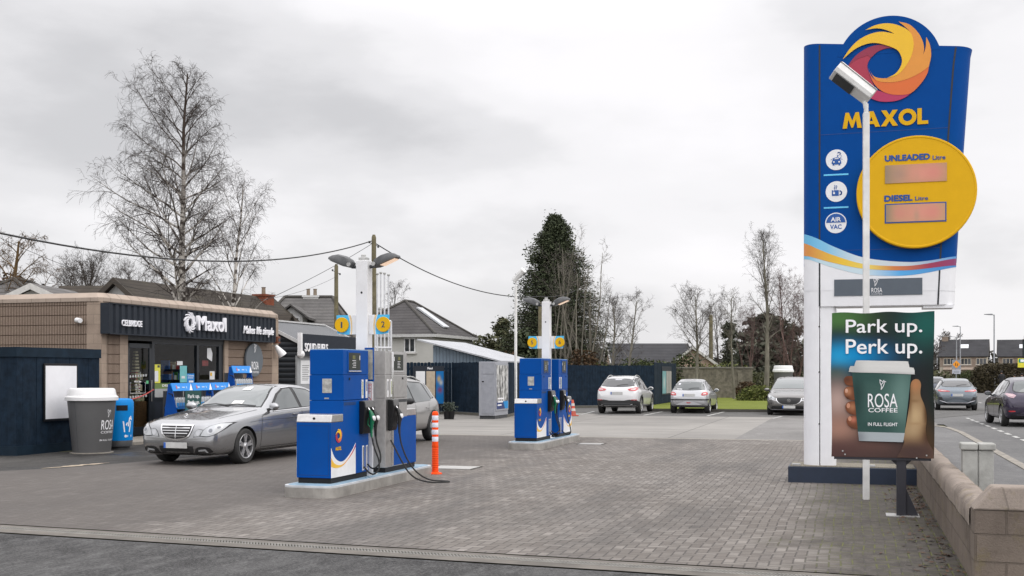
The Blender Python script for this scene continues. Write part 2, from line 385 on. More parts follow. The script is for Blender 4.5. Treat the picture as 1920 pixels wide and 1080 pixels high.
slab('forecourt_paving', [(-20, dl(-20, .24)), (.95, dl(.95, .24)), (.95, 29.17), (-12.6, 29.17), (-12.6, 20), (-13.4, 17), (-15.5, 14.2), (-20, 13)], .004, m_pave)
slab('yard_tarmac', [(-30, dl(-30, .24)), (-11.4, dl(-11.4, .24)), (-11.4, 29.17), (-16.1, 29.17), (-16.1, 20.5), (-30, 20.5)], 0, m_tar2)
slab('paving_edge', [(-11.4, 29.17), (.95, 29.17), (.95, 29.45), (-11.4, 29.45)], .001, m_conc)
slab('yard_concrete', [(-16.1, 29.17), (-11.4, 29.17), (-11.4, 29.45), (-2.9, 29.45), (-2.9, 43.2), (-2.9, 46), (-9, 46), (-30, 60), (-30, 32), (-16.1, 32)], 0, m_yard)
slab('side_tarmac', [(-2.9, 29.45), (.95, 29.45), (2.7, 40), (2.7, 44.6), (-2.9, 44.6)], .0, asphalt('side_tarmac', (.135, .130, .124), (.205, .198, .19), .2, .3, .25))
slab('parking_tarmac', [(-10, 44.6), (2.7, 44.6), (9, 60), (-24, 64), (-10, 46)], .004, m_tar3)
slab('shop_footpath', [(-17.5, 22.6), (-16.1, 22.6), (-16.1, 40), (-17.5, 40)], -.02, m_conc, .07)
m_haunch = mat('haunch_concrete', (.125, .113, .098), .9, var=.3, scale=3, dirt=.8, dirtc=(.07, .064, .055), bump=.4)
# drain channel: two concrete haunches with a slotted grating between
for a0, a1, nm in ((-.27, -.075, 'drain_haunch'), (.075, .20, 'drain_haunch')):
    slab(nm, [(-30, dl(-30, a0)), (1.0, dl(1.0, a0)), (1.0, dl(1.0, a1)), (-30, dl(-30, a1))], .003, m_haunch)
slab('drain_channel_bed', [(-30, dl(-30, -.075)), (1.0, dl(1.0, -.075)), (1.0, dl(1.0, .075)), (-30, dl(-30, .075))], -.025, m_black)
b = B(); a = -16.0
while a < 1.0:
    y = dl(a); b.box((a, y, -.002), (.016, .13, .012), rz=.5); a += .034
for off in (-.068, .068):
    b.prism([(-16, dl(-16, off)-.009, -.006), (1, dl(1, off)-.009, -.006), (1, dl(1, off)+.009, -.006), (-16, dl(-16, off)+.009, -.006)], (0, 0, .011))
o = b.obj('drain_grating', mat('grating_iron', (.22, .21, .19), .6, metal=.3, var=.3)); o.rotation_euler = (0, 0, RZ); tag(o, 'long slotted metal drain grating across the forecourt entrance', 'drain grating')
# road, kerbs, footways
KA = 2.87
slab('road', [(KA, -12), (9.0, -12), (9.0, 84), (22, 150), (14, 150), (1.0, 92), (KA, 70)], -.005, m_road)
slab('road_mouth', [(2.7, 40), (KA, 40), (KA, 70), (2.7, 60)], -.004, m_road)
kerb_pts = [(KA, -12), (KA, 33), (2.75, 35.5), (2.3, 37.6), (1.3, 39.2), (.2, 39.8)]
inner = [(KA-.16, -12), (KA-.16, 33), (2.6, 35.4), (2.18, 37.4), (1.22, 38.95), (.2, 39.55)]
slab('footway', [(1.15, 5)] + inner[1:2] + inner[2:] + [(.2, 30), (1.15, 30)], -.03, m_path, .085) if False else None
slab('footway', [(1.13, -12), (KA-.16, -12), (KA-.16, 33), (2.6, 35.4), (2.18, 37.4), (1.22, 38.95), (1.13, 38.98)], -.03, m_path, .085)
slab('kerb', kerb_pts+inner[::-1], -.03, m_conc, .1)
slab('far_kerb', [(9.0, -12), (9.16, -12), (9.16, 84), (22.16, 150), (22, 150), (9, 84)], -.03, m_conc, .1)
slab('far_footway', [(9.16, -12), (11.2, -12), (11.2, 84), (24.4, 150), (22.16, 150), (9.16, 84)], -.03, m_path, .09)
m_line = mat('road_marking', (.42, .42, .40), .7, var=.3, scale=9, dirt=.9, dirtc=(.15, .148, .14))
b = B(); y = 24.0
while y < 46: b.poly([(4.06, y, .002), (4.18, y, .002), (4.18, y+.95, .002), (4.06, y+.95, .002)]); y += 1.62
y = 52
while y < 82: b.poly([(6.9, y, .002), (7.02, y, .002), (7.02, y+1.6, .002), (6.9, y+1.6, .002)]); y += 3.4
o = b.obj('road_markings', m_line); o.rotation_euler = (0, 0, RZ); tag(o, kind='structure')
b = B()
for p, q, w in (((1207, 779), (1249, 770.6), .1), ((1326, 780), (1364, 771.2), .1), ((1090, 777.5), (1114, 771.5), .1), ((1448, 785), (1466, 781), .1)):
    A, Q = gp(*p), gp(*q); s = (Q-A).normalized().cross(Vector((0, 0, 1)))*w/2
    b.poly([A-s+Vector((0, 0, .008)), A+s+Vector((0, 0, .008)), Q+s+Vector((0, 0, .008)), Q-s+Vector((0, 0, .008))])
tag(b.obj('parking_lines', m_line), kind='structure')
# grass verge behind the bays
A = [gp(1224, 770.5), gp(1530, 772.5), gp(1530, 740), gp(1224, 740)]
b = B(); b.prism([Vector((p.x, p.y, -.02)) for p in A], (0, 0, .13)); tag(b.obj('grass_verge', m_grass), kind='structure')
b = B(); p, q = gp(1222, 771.6), gp(1530, 773.6); d = (q-p).normalized(); s = Vector((-d.y, d.x, 0))
b.prism([p-s*.15+Vector((0, 0, -.02)), q-s*.15+Vector((0, 0, -.02)), q-s*.005+Vector((0, 0, -.02)), p-s*.005+Vector((0, 0, -.02))], (0, 0, .14)); tag(b.obj('verge_kerb', mat('dark_kerb', (.07, .066, .058), .85, bump=.3)), kind='structure')
# bare concrete showing through the tarmac by the cup
rn = random.Random(6); b = B(); A, Q = gp(78, 879), gp(205, 868); d = Q-A; s = Vector((-d.y, d.x, 0)).normalized()
up = [A+d*(i/14)+s*rn.uniform(.02, .16)*math.sin(math.pi*(i+.4)/15) for i in range(15)]; lo = [A+d*(i/14)-s*rn.uniform(.02, .16)*math.sin(math.pi*(i+.4)/15) for i in range(15)]
tag(b.sheet([p+Vector((0, 0, .004)) for p in up+lo[::-1]], (0, 0, .003)).obj('worn_patch', mat('worn_concrete', (.33, .27, .20), .8, var=.3)), kind='structure')
# covers set in the paving
for px, py, w, l, lab in ((853, 877, .75, .6, 'pale square cover plate in the paving beyond the orange bollard'), (1108, 832.5, .55, .5, 'pale square cover plate in the paving right of the far pump island')):
    p = gp(px, py); t = thing('cover_plate', lab, 'cover plate', (p.x, p.y, 0), RZ)
    b = B(); b.bx(-w/2-.06, w/2+.06, -l/2-.06, l/2+.06, -.02, .004); b.obj('frame', m_conc, t)
    b = B(); b.bx(-w/2, w/2, -l/2, l/2, -.01, .009); b.obj('lid', mat('pale_cover', (.36, .355, .34), .7, dirt=.4), t)
# low block wall along the footway with its end pier
m_wall = None
def blockwall(name, c, c2, bw, bh, mort=.012, rz=0, bumpy=.5):
    n = NT(name); b = n.N.new('ShaderNodeTexBrick'); geo = n.N.new('ShaderNodeNewGeometry')
    s = n.sep(n.tc.outputs['Object']); cb = n.N.new('ShaderNodeCombineXYZ')
    n.put(cb.inputs[0], n.math('ADD', s[0], s[1])); n.put(cb.inputs[1], s[2]); n.L.new(cb.outputs[0], b.inputs[0])
    b.inputs['Scale'].default_value = 1; b.inputs['Brick Width'].default_value = bw; b.inputs['Row Height'].default_value = bh; b.inputs['Mortar Size'].default_value = mort
    b.inputs['Color1'].default_value = (*c, 1); b.inputs['Color2'].default_value = (*c2, 1); b.inputs['Mortar'].default_value = (*[x*.72 for x in c], 1); b.inputs['Mortar Smooth'].default_value = .3
    g = n.noise(60, 5, .75); big = n.noise(1.6, 6, .66)
    col = n.mix(n.math('MULTIPLY', n.ramp(big, [(.45, 0.), (.7, 1.)]), .55), b.outputs[0], tuple(x*.5 for x in c))
    col = n.mix(n.math('MULTIPLY', n.ramp(g, [(.5, 0.), (.7, 1.)]), .4), col, tuple(x*.4 for x in c))
    n.set(color=col, rough=.9, spec=.25); n.bump(n.math('ADD', n.math('MULTIPLY', b.outputs[1], -1.2), g), bumpy, .012); return n.m
m_wall = blockwall('pinkish_block', (.205, .168, .138), (.17, .138, .115), .44, .215, .008, bumpy=1.0)
def mossy(m):
    n = NT.__new__(NT); n.m = m; n.t = m.node_tree; n.N = n.t.nodes; n.L = n.t.links; n.p = n.N['Principled BSDF']; n.tc = n.N['Texture Coordinate']
    old = n.p.inputs['Base Color'].links[0].from_socket; f = n.ramp(n.noise(2.2, 7, .75), [(.52, 0.), (.66, 1.)]); g = n.ramp(n.noise(4.5, 6, .75, n.vec((1, 1, 1), 0, 'Object', (3, 1, 2))), [(.55, 0.), (.68, 1.)])
    n.put(n.p.inputs['Base Color'], n.mix(n.math('MULTIPLY', g, .55), n.mix(n.math('MULTIPLY', f, .6), old, (.085, .068, .054)), (.17, .14, .065))); return m
m_cope = blockwall('coping_block', (.29, .245, .21), (.25, .21, .18), .45, 3, .008, bumpy=.6)
mossy(m_cope); mossy(m_wall)
t = thing('low_wall', 'low pinkish concrete block wall with sloped coping along the footway', 'wall', (V*.914+U*9.5).to_3d(), RZ)
b = B(); b.bx(0, .21, .31, 18, -.05, .46); b.obj('wall_body', m_wall, t)
b = B(); rw_ = random.Random(4); prev = None
for i in range(90):
    j = lambda: rw_.uniform(-.007, .007); y = .31+17.69*i/89; row = [b.bm.verts.new((x+j(), y, z+j())) for x, z in ((-.015, .46), (-.018, .53), (-.012, .595), (.02, .635), (.06, .655), (.11, .652), (.16, .65), (.195, .63), (.225, .60), (.225, .46))]
    if prev:
        for k in range(9): b.bm.faces.new((prev[k], prev[k+1], row[k+1], row[k]))
    prev = row
b.obj('coping', m_cope, t, smooth=70)
b = B(); b.bx(-.01, 1.6, -.0, .30, -.05, .62); b.obj('end_pier', m_wall, t, bevel=.012)
b = B(); b.prism([(-.02, -.012, .62), (-.02, .312, .62), (.08, .262, .80), (.08, .04, .80)], (.02, 0, 0)); b.bm.clear()
vs = [(-.02, -.012, .62), (1.62, -.012, .62), (1.62, .312, .62), (-.02, .312, .62), (.13, .03, .80), (1.52, .03, .80), (1.52, .27, .80), (.13, .27, .80)]
vv = [b.bm.verts.new(p) for p in vs]
for f in ((3, 2, 1, 0), (4, 5, 6, 7), (0, 1, 5, 4), (1, 2, 6, 5), (2, 3, 7, 6), (3, 0, 4, 7)): b.bm.faces.new([vv[i] for i in f])
b.obj('pier_cap', m_cope, t, bevel=.015)
# concrete electricity pillar standing behind the wall
m_pil = mat('pillar_concrete', (.34, .34, .32), .9, var=.25, scale=5, bump=.4, dirt=.7, dirtc=(.16, .165, .145))
c = Vector((5.03, 12.3, 0)); t = thing('service_pillar', 'grey concrete service pillar with flat cap behind the low wall', 'pillar', c, RZ)
b = B(); b.bx(-.155, -.006, -.11, .11, 0, .85); b.bx(.006, .155, -.11, .11, 0, .85); b.bx(-.006, .006, -.1, .1, 0, .85); b.obj('pillar_body', m_pil, t, bevel=.012)
b = B(); b.bx(-.175, -.004, -.13, .13, .855, .93); b.bx(.004, .175, -.13, .13, .855, .93); b.obj('cap', m_pil, t, bevel=.015)
b = B(); b.lathe([(.02, 0), (.02, .012), (.012, .016)], 12, (-.03, -.118, .40)); b.obj('lock', m_galv, t)
# leaf litter lying against the wall
random.seed(5); b = B()
for i in range(420):
    d = abs(random.gauss(0, .22)); y = random.uniform(.5, 9) if i % 3 else random.uniform(5.2, 8.2); x = .914-.02-d; p = V*x+U*(9.5+y); a = random.random()*6.28; r = random.uniform(.015, .04)
    q = [Vector((p.x+r*math.cos(a+k*1.57)*(1 if k % 2 else .55), p.y+r*math.sin(a+k*1.57)*(1 if k % 2 else .55), .006+random.random()*.018)) for k in range(4)]
    b.poly(q)
tag(b.obj('leaf_litter', mat('dead_leaf', (.07, .035, .018), .8, var=.6, scale=3)), 'brown dead leaves gathered along the foot of the low wall', 'leaves', kind='stuff')
# ------------------------------------------------------------------ swirl emblem (outlines in a 0..1 square)
LG = lambda pts: [((x-600)/270, (385-y)/270) + tuple(p[2:]) for p in pts for x, y in [p[:2]]]
SWIRL = [
 ('crimson', (.37, .018, .055), [(648, 302, 1), (592, 275), (530, 272), (470, 290), (410, 330), (368, 385), (362, 420), (382, 482), (430, 552), (500, 600, 1), (530, 560), (505, 480), (482, 400), (505, 345), (545, 312), (600, 296)]),
 ('dark_crimson', (.27, .012, .05), [(648, 302, 1), (592, 275), (530, 272), (470, 290), (410, 330), (368, 385, 1), (420, 350), (490, 330, 1), (505, 345), (545, 312), (600, 296)]),
 ('magenta', (.42, .016, .09), [(500, 540, 1), (560, 562), (620, 585), (690, 594), (745, 584, 1), (700, 614), (640, 630), (560, 626), (500, 600), (470, 574, 1)]),
 ('deep_orange', (.66, .13, .016), [(845, 430, 1), (835, 475), (800, 530), (745, 584), (690, 594), (620, 585), (560, 555), (515, 500), (484, 410, 1), (505, 462), (540, 494), (600, 510), (660, 508), (730, 492), (800, 460)]),
 ('amber', (.70, .27, .03), [(668, 137, 1), (730, 160), (780, 212), (808, 268), (817, 315), (812, 354, 1), (826, 310), (830, 246, 1), (852, 300), (858, 365), (845, 430, 1), (800, 462), (730, 494), (655, 510), (590, 508), (530, 488), (484, 400, 1), (520, 465), (585, 484), (645, 472), (700, 428), (738, 366), (754, 300), (738, 212)]),
 ('yellow', (.80, .47, .008), [(334, 346, 1), (375, 285), (430, 232), (500, 200), (570, 192), (645, 212, 1), (600, 186), (540, 168), (470, 173, 1), (530, 148), (600, 142), (670, 162), (735, 208), (756, 280), (745, 350), (715, 410), (665, 465), (595, 485, 1), (645, 462), (676, 425), (688, 380), (672, 330), (640, 300), (560, 266), (500, 258), (440, 272), (390, 300)])]
def emblem(o, xd, r, parent, lift=0.003, sx=1, part='emblem', white=None):
    root = None
    for i, (nm, c, pts) in enumerate(SWIRL):
        pl = [(x*r*sx, y*r) for x, y in smooth_poly(LG(pts), n=6)]
        m = frame(o, xd).to_3x3(); oo = Vector(o)+m @ Vector((0, 0, lift*i))
        ob = flat([pl], oo, xd, lift*1.2).obj(part if root is None else 'emblem_blade', white or mat('emblem_'+nm, c, .38, var=.03), root or parent)
        root = root or ob
    return root
BIRD = [[(0, 1), (.333, .743), (.33, .85), (.36, .94), (.45, .84), (.6, .79), (.45, .80), (.4, .52), (.286, .24), (.124, 0), (.16, .29), (.11, .48), (.03, .67), (0, 1)], [(.143, .52), (.333, .743)]]
def strokes(lines, w):
    out = []
    for ln in lines:
        for (x0, y0), (x1, y1) in zip(ln, ln[1:]):
            dx, dy = x1-x0, y1-y0; l = math.hypot(dx, dy) or 1; nx, ny = -dy/l*w/2, dx/l*w/2; ex, ey = dx/l*w*.3, dy/l*w*.3
            out.append([(x0+nx-ex, y0+ny-ey), (x0-nx-ex, y0-ny-ey), (x1-nx+ex, y1-ny+ey), (x1+nx+ex, y1+ny+ey)])
    return out
def bird(o, xd, h, w, m, parent, d=.003): return flat([[(x*h, y*h) for x, y in p] for p in strokes([[(x-.3, y) for x, y in l] for l in BIRD], w/h)], o, xd, d).obj('bird_mark', m, parent)
def fit_text(body, x0, x1, z0, z1, y, m, parent, bold=0, ext=.0012, name='lettering', shear=0, o=None, xd=(1, 0, 0), spacing=1):
    """lettering scaled into the box x0..x1, z0..z1 of a plane"""
    me = text_mesh(body, 1, 0, 1, shear, 'LEFT', 1, spacing); k = bold*(z1-z0)*.9
    xs = [v.co.x for v in me.vertices]; ys = [v.co.y for v in me.vertices]; a, b_, c, d = min(xs), max(xs), min(ys), max(ys)
    b = B(); x0, x1, z0, z1 = x0+k, x1-k, z0+k, z1-k
    for i in range(9 if k else 1):                       # heavier weights: the outline repeated round itself, each copy a hair proud of the last
        dx, dz = (k*math.cos(i*math.pi/4), k*math.sin(i*math.pi/4)) if i else (0, 0)
        M = Matrix.Translation((x0+dx, z0+dz, 0)) @ Matrix.Diagonal(((x1-x0)/(b_-a), (z1-z0)/(d-c), ext*(1+.02*i), 1)) @ Matrix.Translation((-a, -c, 0)); b.add(me, frame(o or (0, y, 0), xd) @ M)
    return b.obj(name, m, parent)
def _half(o, i, a0, n=14):
    A = circ(.5, .5, .52, .52, n, a0, a0+180); C = circ(.5, .5, .27, .27, n, a0, a0+180); return A+C[::-1]
HEAVY = {'M': (1.14, [[(0, 0), (.17, 1), (.37, 1), (.57, .47), (.77, 1), (.97, 1), (1.14, 0), (.88, 0), (.80, .56), (.62, .03), (.52, .03), (.34, .56), (.26, 0)]]),
 'A': (1.02, [[(0, 0), (.38, 1), (.51, 1), (.51, .66), (.42, .38), (.51, .38), (.51, .19), (.35, .19), (.28, 0)], [(1.02, 0), (.64, 1), (.51, 1), (.51, .66), (.60, .38), (.51, .38), (.51, .19), (.67, .19), (.74, 0)]]),
 'X': (1.0, [[(0, 0), (.33, .51), (.02, 1), (.32, 1), (.5, .70), (.68, 1), (.98, 1), (.67, .51), (1, 0), (.69, 0), (.5, .32), (.31, 0)]]), 'O': (1.02, [_half(0, 0, 90), _half(0, 0, 270)]), 'L': (.62, [[(0, 0), (0, 1), (.25, 1), (.25, .22), (.62, .22), (.62, 0)]])}
def heavy(body, x0, x1, z0, z1, o, xd, ext, m, parent):
    w = sum(HEAVY[c][0] for c in body)+.05*(len(body)-1); kx, kz = (x1-x0)/w, z1-z0; x = 0; pl = []
    for c in body:
        pl += [[(x0+(x+px)*kx, z0+pz*kz) for px, pz in q] for q in HEAVY[c][1]]; x += HEAVY[c][0]+.05
    return flat(pl, o, xd, ext).obj('brand_lettering', m, parent)
# ------------------------------------------------------------------ the tall price sign
SO = (4.505, 17.6)
S = lambda px, py: onplane(px, py, SO, V)
C8 = lambda cx, cy: S(1480+cx*.30547, cy*.30547)
C9 = lambda cx, cy: S(1480+cx*.31483, 260+cy*.31483)
t_sign = thing('price_sign', 'tall blue and white fuel price sign with swirl emblem and yellow disc', 'sign', (SO[0], SO[1], 0), RZ)
ZT, ZB, ZS = 6.77, 2.71, S(1690, 493)[1]
TR = lambda z: 2.207+(2.458-2.207)*((z-ZB)/(ZT-ZB))**1.15 if z > ZB else 2.207
R_ = .24
def prof(s, T):                                  # point on the front outline at distance s from the left end (arc lengths included)
    q = R_*math.pi/2
    if s < q: a = s/R_; return (R_-R_*math.cos(a), R_-R_*math.sin(a))
    if s < q+T-2*R_: return (R_+s-q, 0)
    a = (s-q-(T-2*R_))/R_; return (T-R_+R_*math.sin(a), R_-R_*math.cos(a))
_a, _b = C8(190, 268), C8(1020, 282); ztop = lambda x: _a[1]+(_b[1]-_a[1])*(x-_a[0])/(_b[0]-_a[0])
def loft(z0, z1, nz, name, m):
    b = B(); prev = None
    for k in range(nz+1):
        z = z0+(z1-z0)*k/nz; T = TR(z); L = T-2*R_+R_*math.pi; n = 18
        pts = [prof(L*i/40, T) for i in range(41)]; row = [b.bm.verts.new((x, y, z)) for x, y in pts] + [b.bm.verts.new((x, 2*R_-y, z)) for x, y in pts[-2:0:-1]]
        if k == nz and z1 == ZT:
            for v in row: v.co.z = ztop(v.co.x)
        if prev:
            for i in range(len(row)): b.bm.faces.new((prev[i], prev[(i+1) % len(row)], row[(i+1) % len(row)], row[i]))
        else: b.bm.faces.new(row[::-1])
        prev = row
    b.bm.faces.new(prev); return b.obj(name, m, t_sign, smooth=40)
m_signwhite = mat('sign_white', (.76, .765, .79), .4, var=.03, dirt=.12, dirtc=(.5, .5, .48))
loft(ZS, ZT, 10, 'blue_panel', m_signblue); loft(ZB, ZS, 3, 'white_panel', m_signwhite)
def s_of(px, py):                                # arc position on the wrapped front for a photo pixel, right end included
    t, z = S(px, py); q = R_*math.pi/2; T = TR(z)
    if t < R_: return R_*math.acos(max(-1, min(1, (R_-t)/R_))), z
    if t > T-R_: return q+T-2*R_+R_*math.asin(max(-1, min(1, (t-T+R_)/R_))), z
    return q+t-R_, z
def band(top, bot, name, m, lift):
    """a printed band wrapped round the front of the panel, between two curves given in photo pixels"""
    A = [s_of(*p) for p in smooth_poly(top, False, 6)]; C = [s_of(*p) for p in smooth_poly(bot, False, 6)]
    f = lambda cv, s: np.interp(s, [p[0] for p in cv], [p[1] for p in cv])
    s0, s1 = max(A[0][0], C[0][0]), min(A[-1][0], C[-1][0]); b = B(); prev = None
    for i in range(61):
        s = s0+(s1-s0)*i/60; col = []
        for z in (f(A, s), f(C, s)):
            T = TR(z); p = prof(s, T); p2 = prof(s+.01, T); nx, ny = p2[1]-p[1], -(p2[0]-p[0]); l = math.hypot(nx, ny)
            col.append(b.bm.verts.new((p[0]+nx/l*lift, p[1]+ny/l*lift, z)))
        if prev: b.bm.faces.new((prev[0], prev[1], col[1], col[0]))
        prev = col
    return b.obj(name, m, t_sign, smooth=180)
top_b = [(1507.2, 437), (1520, 442), (1536, 449), (1567, 464), (1620, 483), (1690, 491), (1740, 489), (1794, 479)]
top_o = [(1507.2, 454), (1520, 460), (1536, 468), (1567, 480), (1620, 495), (1690, 499), (1740, 494), (1794, 483)]
bot_o = [(1507.2, 478), (1520, 481), (1536, 486), (1567, 494), (1620, 504), (1690, 507), (1740, 503), (1794, 496)]
bot_w = [(1507.2, 484), (1520, 487), (1536, 493), (1567, 503), (1620, 515), (1690, 517), (1740, 511), (1794, 499)]
low = [(x, 545) for x, y in top_b]
def grad(name, stops, x0, x1, rough=.38):
    n = NT(name); s = n.sep(n.tc.outputs['Object']); n.set(color=n.ramp(n.math('DIVIDE', n.math('SUBTRACT', s[0], x0), x1-x0), stops), rough=rough); return n.m
band(bot_w, low, 'white_band', m_signwhite, .003)
band(top_b, top_o, 'pale_band', grad('pale_band', [(0, (.12, .45, .72)), (.15, (.2, .5, .72)), (.35, (.6, .68, .72)), (.65, (.6, .66, .7)), (.95, (.1, .3, .6))], 0, 2.3), .005)
band(bot_o, bot_w, 'blue_band', grad('blue_band', [(0, (.15, .5, .75)), (.12, (.5, .65, .72)), (.4, (.55, .68, .75)), (.62, (.08, .38, .75)), (1, (.05, .2, .5))], 0, 2.3), .006)
band(top_o, bot_o, 'orange_band', grad('orange_band', [(0, (.68, .24, .05)), (.1, (.66, .33, .05)), (.25, (.78, .5, .03)), (.42, (.78, .6, .12)), (.58, (.62, .2, .05)), (.8, (.35, .03, .08)), (1, (.2, .03, .14))], 0, 2.3), .008)
# raised round head of the sign
hc = C8(608, 407); hr = .765
pts = [(x, z) for x, z in circ(hc[0], hc[1], hr, n=72) if z > ZT-.25]; pts.sort(key=lambda p: -math.atan2(p[1]-hc[1]+.3, p[0]-hc[0]))
b = B(); b.prism([(x, -.003, z) for x, z in pts], (0, .2, 0)); b.obj('round_head', m_signblue, t_sign)
for t0 in (.245, None):                                         # panel joints and trims
    b = B()
    for k in range(8):
        z0, z1 = ZB+(ZT-ZB)*k/8, ZB+(ZT-ZB)*(k+1)/8; x0 = .245 if t0 else TR(z0)-R_-.01; x1 = .245 if t0 else TR(z1)-R_-.01; z1 = min(z1, ztop(x1)-.02)
        b.prism([(x0-.012, -.004, z0), (x0+.012, -.004, z0), (x1+.012, -.004, z1), (x1-.012, -.004, z1)], (0, .003, 0))
    b.obj('panel_joint', mat('joint_dark', (.012, .014, .02), .5), t_sign)
for z in (S(1660, 246)[1], S(1560, 470)[1]):
    b = B(); b.bx(.26, TR(z)-.26, -.0025, 0, z-.004, z+.004); b.obj('panel_joint', mat('joint_blue', (.003, .04, .2), .5), t_sign)
c = C8(600, 385); e = C8(870, 385)
emblem((c[0], -.006, c[1]), (1, 0, 0), .655, t_sign, .004)
x0, z0 = C8(327, 789); x1, _ = C8(852, 760); _, z1 = C8(590, 679); _, z0 = C8(590, 776)
heavy('MAXOL', x0, x1, z0, z1, (0, -.002, 0), (1, 0, 0), .016, m_yellow, t_sign)
# yellow disc
DO = (SO[0]-U.x*.112, SO[1]-U.y*.112); S2 = lambda px, py: onplane(px, py, DO, V); dc = S2(1717.5, 359.5); rx = (S2(1831, 359)[0]-S2(1604, 359)[0])/2; rz_ = (S2(1717, 253.5)[1]-S2(1717, 465)[1])/2
b = B()
rows = []
for r, y in ((1, 0), (1, -.10), (.992, -.112), (.965, -.114), (.955, -.108)): rows.append([b.bm.verts.new((dc[0]+x*rx*r, y, dc[1]+z*rz_*r)) for x, z in circ(0, 0, 1, n=72)])
for p, q in zip(rows, rows[1:]):
    for i in range(72): b.bm.faces.new((p[i], p[(i+1) % 72], q[(i+1) % 72], q[i]))
b.bm.faces.new(rows[-1]); disc = b.obj('yellow_disc', m_yellow, t_sign, smooth=35)
yf = -.112; DO = (SO[0]+U.x*yf, SO[1]+U.y*yf)
D_ = lambda cx, cy: onplane(1480+cx*.31483, 260+cy*.31483, DO, V)
m_ublue = mat('sign_text_blue', (.004, .06, .27), .4, var=.02)
for tx, a, z, bo in (('UNLEADED', (568, 138), (838, 86), .075), ('Litre', (853, 126), (930, 96), .03), ('DIESEL', (565, 377), (735, 331), .075), ('Litre', (749, 368), (826, 341), .03)):
    p, q = D_(*a), D_(*z); fit_text(tx, p[0], q[0], p[1], q[1], yf-.001, m_ublue, disc, bold=bo)
def blobs(name, base, bl, rough=.5, ax=(0, 2)):
    """printed picture: soft patches of ink at fixed places of the sheet"""
    n = NT(name); s = n.sep(n.tc.outputs['Object']); col = base
    for (x, z, rx, rz, c, w) in bl:
        dx = n.math('DIVIDE', n.math('SUBTRACT', s[ax[0]], x), rx); dz = n.math('DIVIDE', n.math('SUBTRACT', s[ax[1]], z), rz)
        r = n.math('ADD', n.math('MULTIPLY', dx, dx), n.math('MULTIPLY', dz, dz))
        col = n.mix(n.math('MULTIPLY', n.math('POWER', 2.718, n.math('MULTIPLY', r, -1)), w), col, c)
    n.set(color=col, rough=rough+.15, spec=.12); n.bump(n.noise(3.5, 4, .6, n.vec((1, 1, .8))), .25, .03); return n.m
def price_mat(name, lo, hi, bg):
    n = NT(name); s = n.noise(2.6, 0, .2, n.vec((1.3, 1, 1.2))); n.set(color=n.ramp(s, [(.3, bg), (.5, lo), (.72, hi)]), rough=.5); return n.m
for i, ((a, z), bgc) in enumerate(((((570, 268), (938, 142)), (.42, .29, .15)), (((576, 498), (928, 382)), (.45, .33, .16)))):
    p, q = D_(*a), D_(*z); w = .018
    if i:
        b = B(); b.bx(p[0]-w, q[0]+w, yf-.003, yf, p[1]-w, q[1]+w); b.obj('display_frame', m_ublue, disc)
    b = B(); b.bx(p[0], q[0], yf-.006, yf, p[1], q[1]); w_, cx_, cz_ = q[0]-p[0], (p[0]+q[0])/2, (p[1]+q[1])/2; b.obj('price_display', blobs('price_blur%d' % i, bgc, [(cx_+.1*w_, cz_, .42*w_, .2, (.66, .29, .22), 1.), (cx_-.28*w_, cz_, .16*w_, .13, (.60, .25, .20) if i else (.40, .26, .2), .8), (cx_+.3*w_, cz_, .13*w_, .12, (.64, .24, .2), .7), (cx_+.02*w_, cz_-.05, .05*w_, .1, (.44, .29, .2), .7 if i else .2), (p[0], cz_, .12*w_, .3, (.28, .22, .16), .8)]), disc)
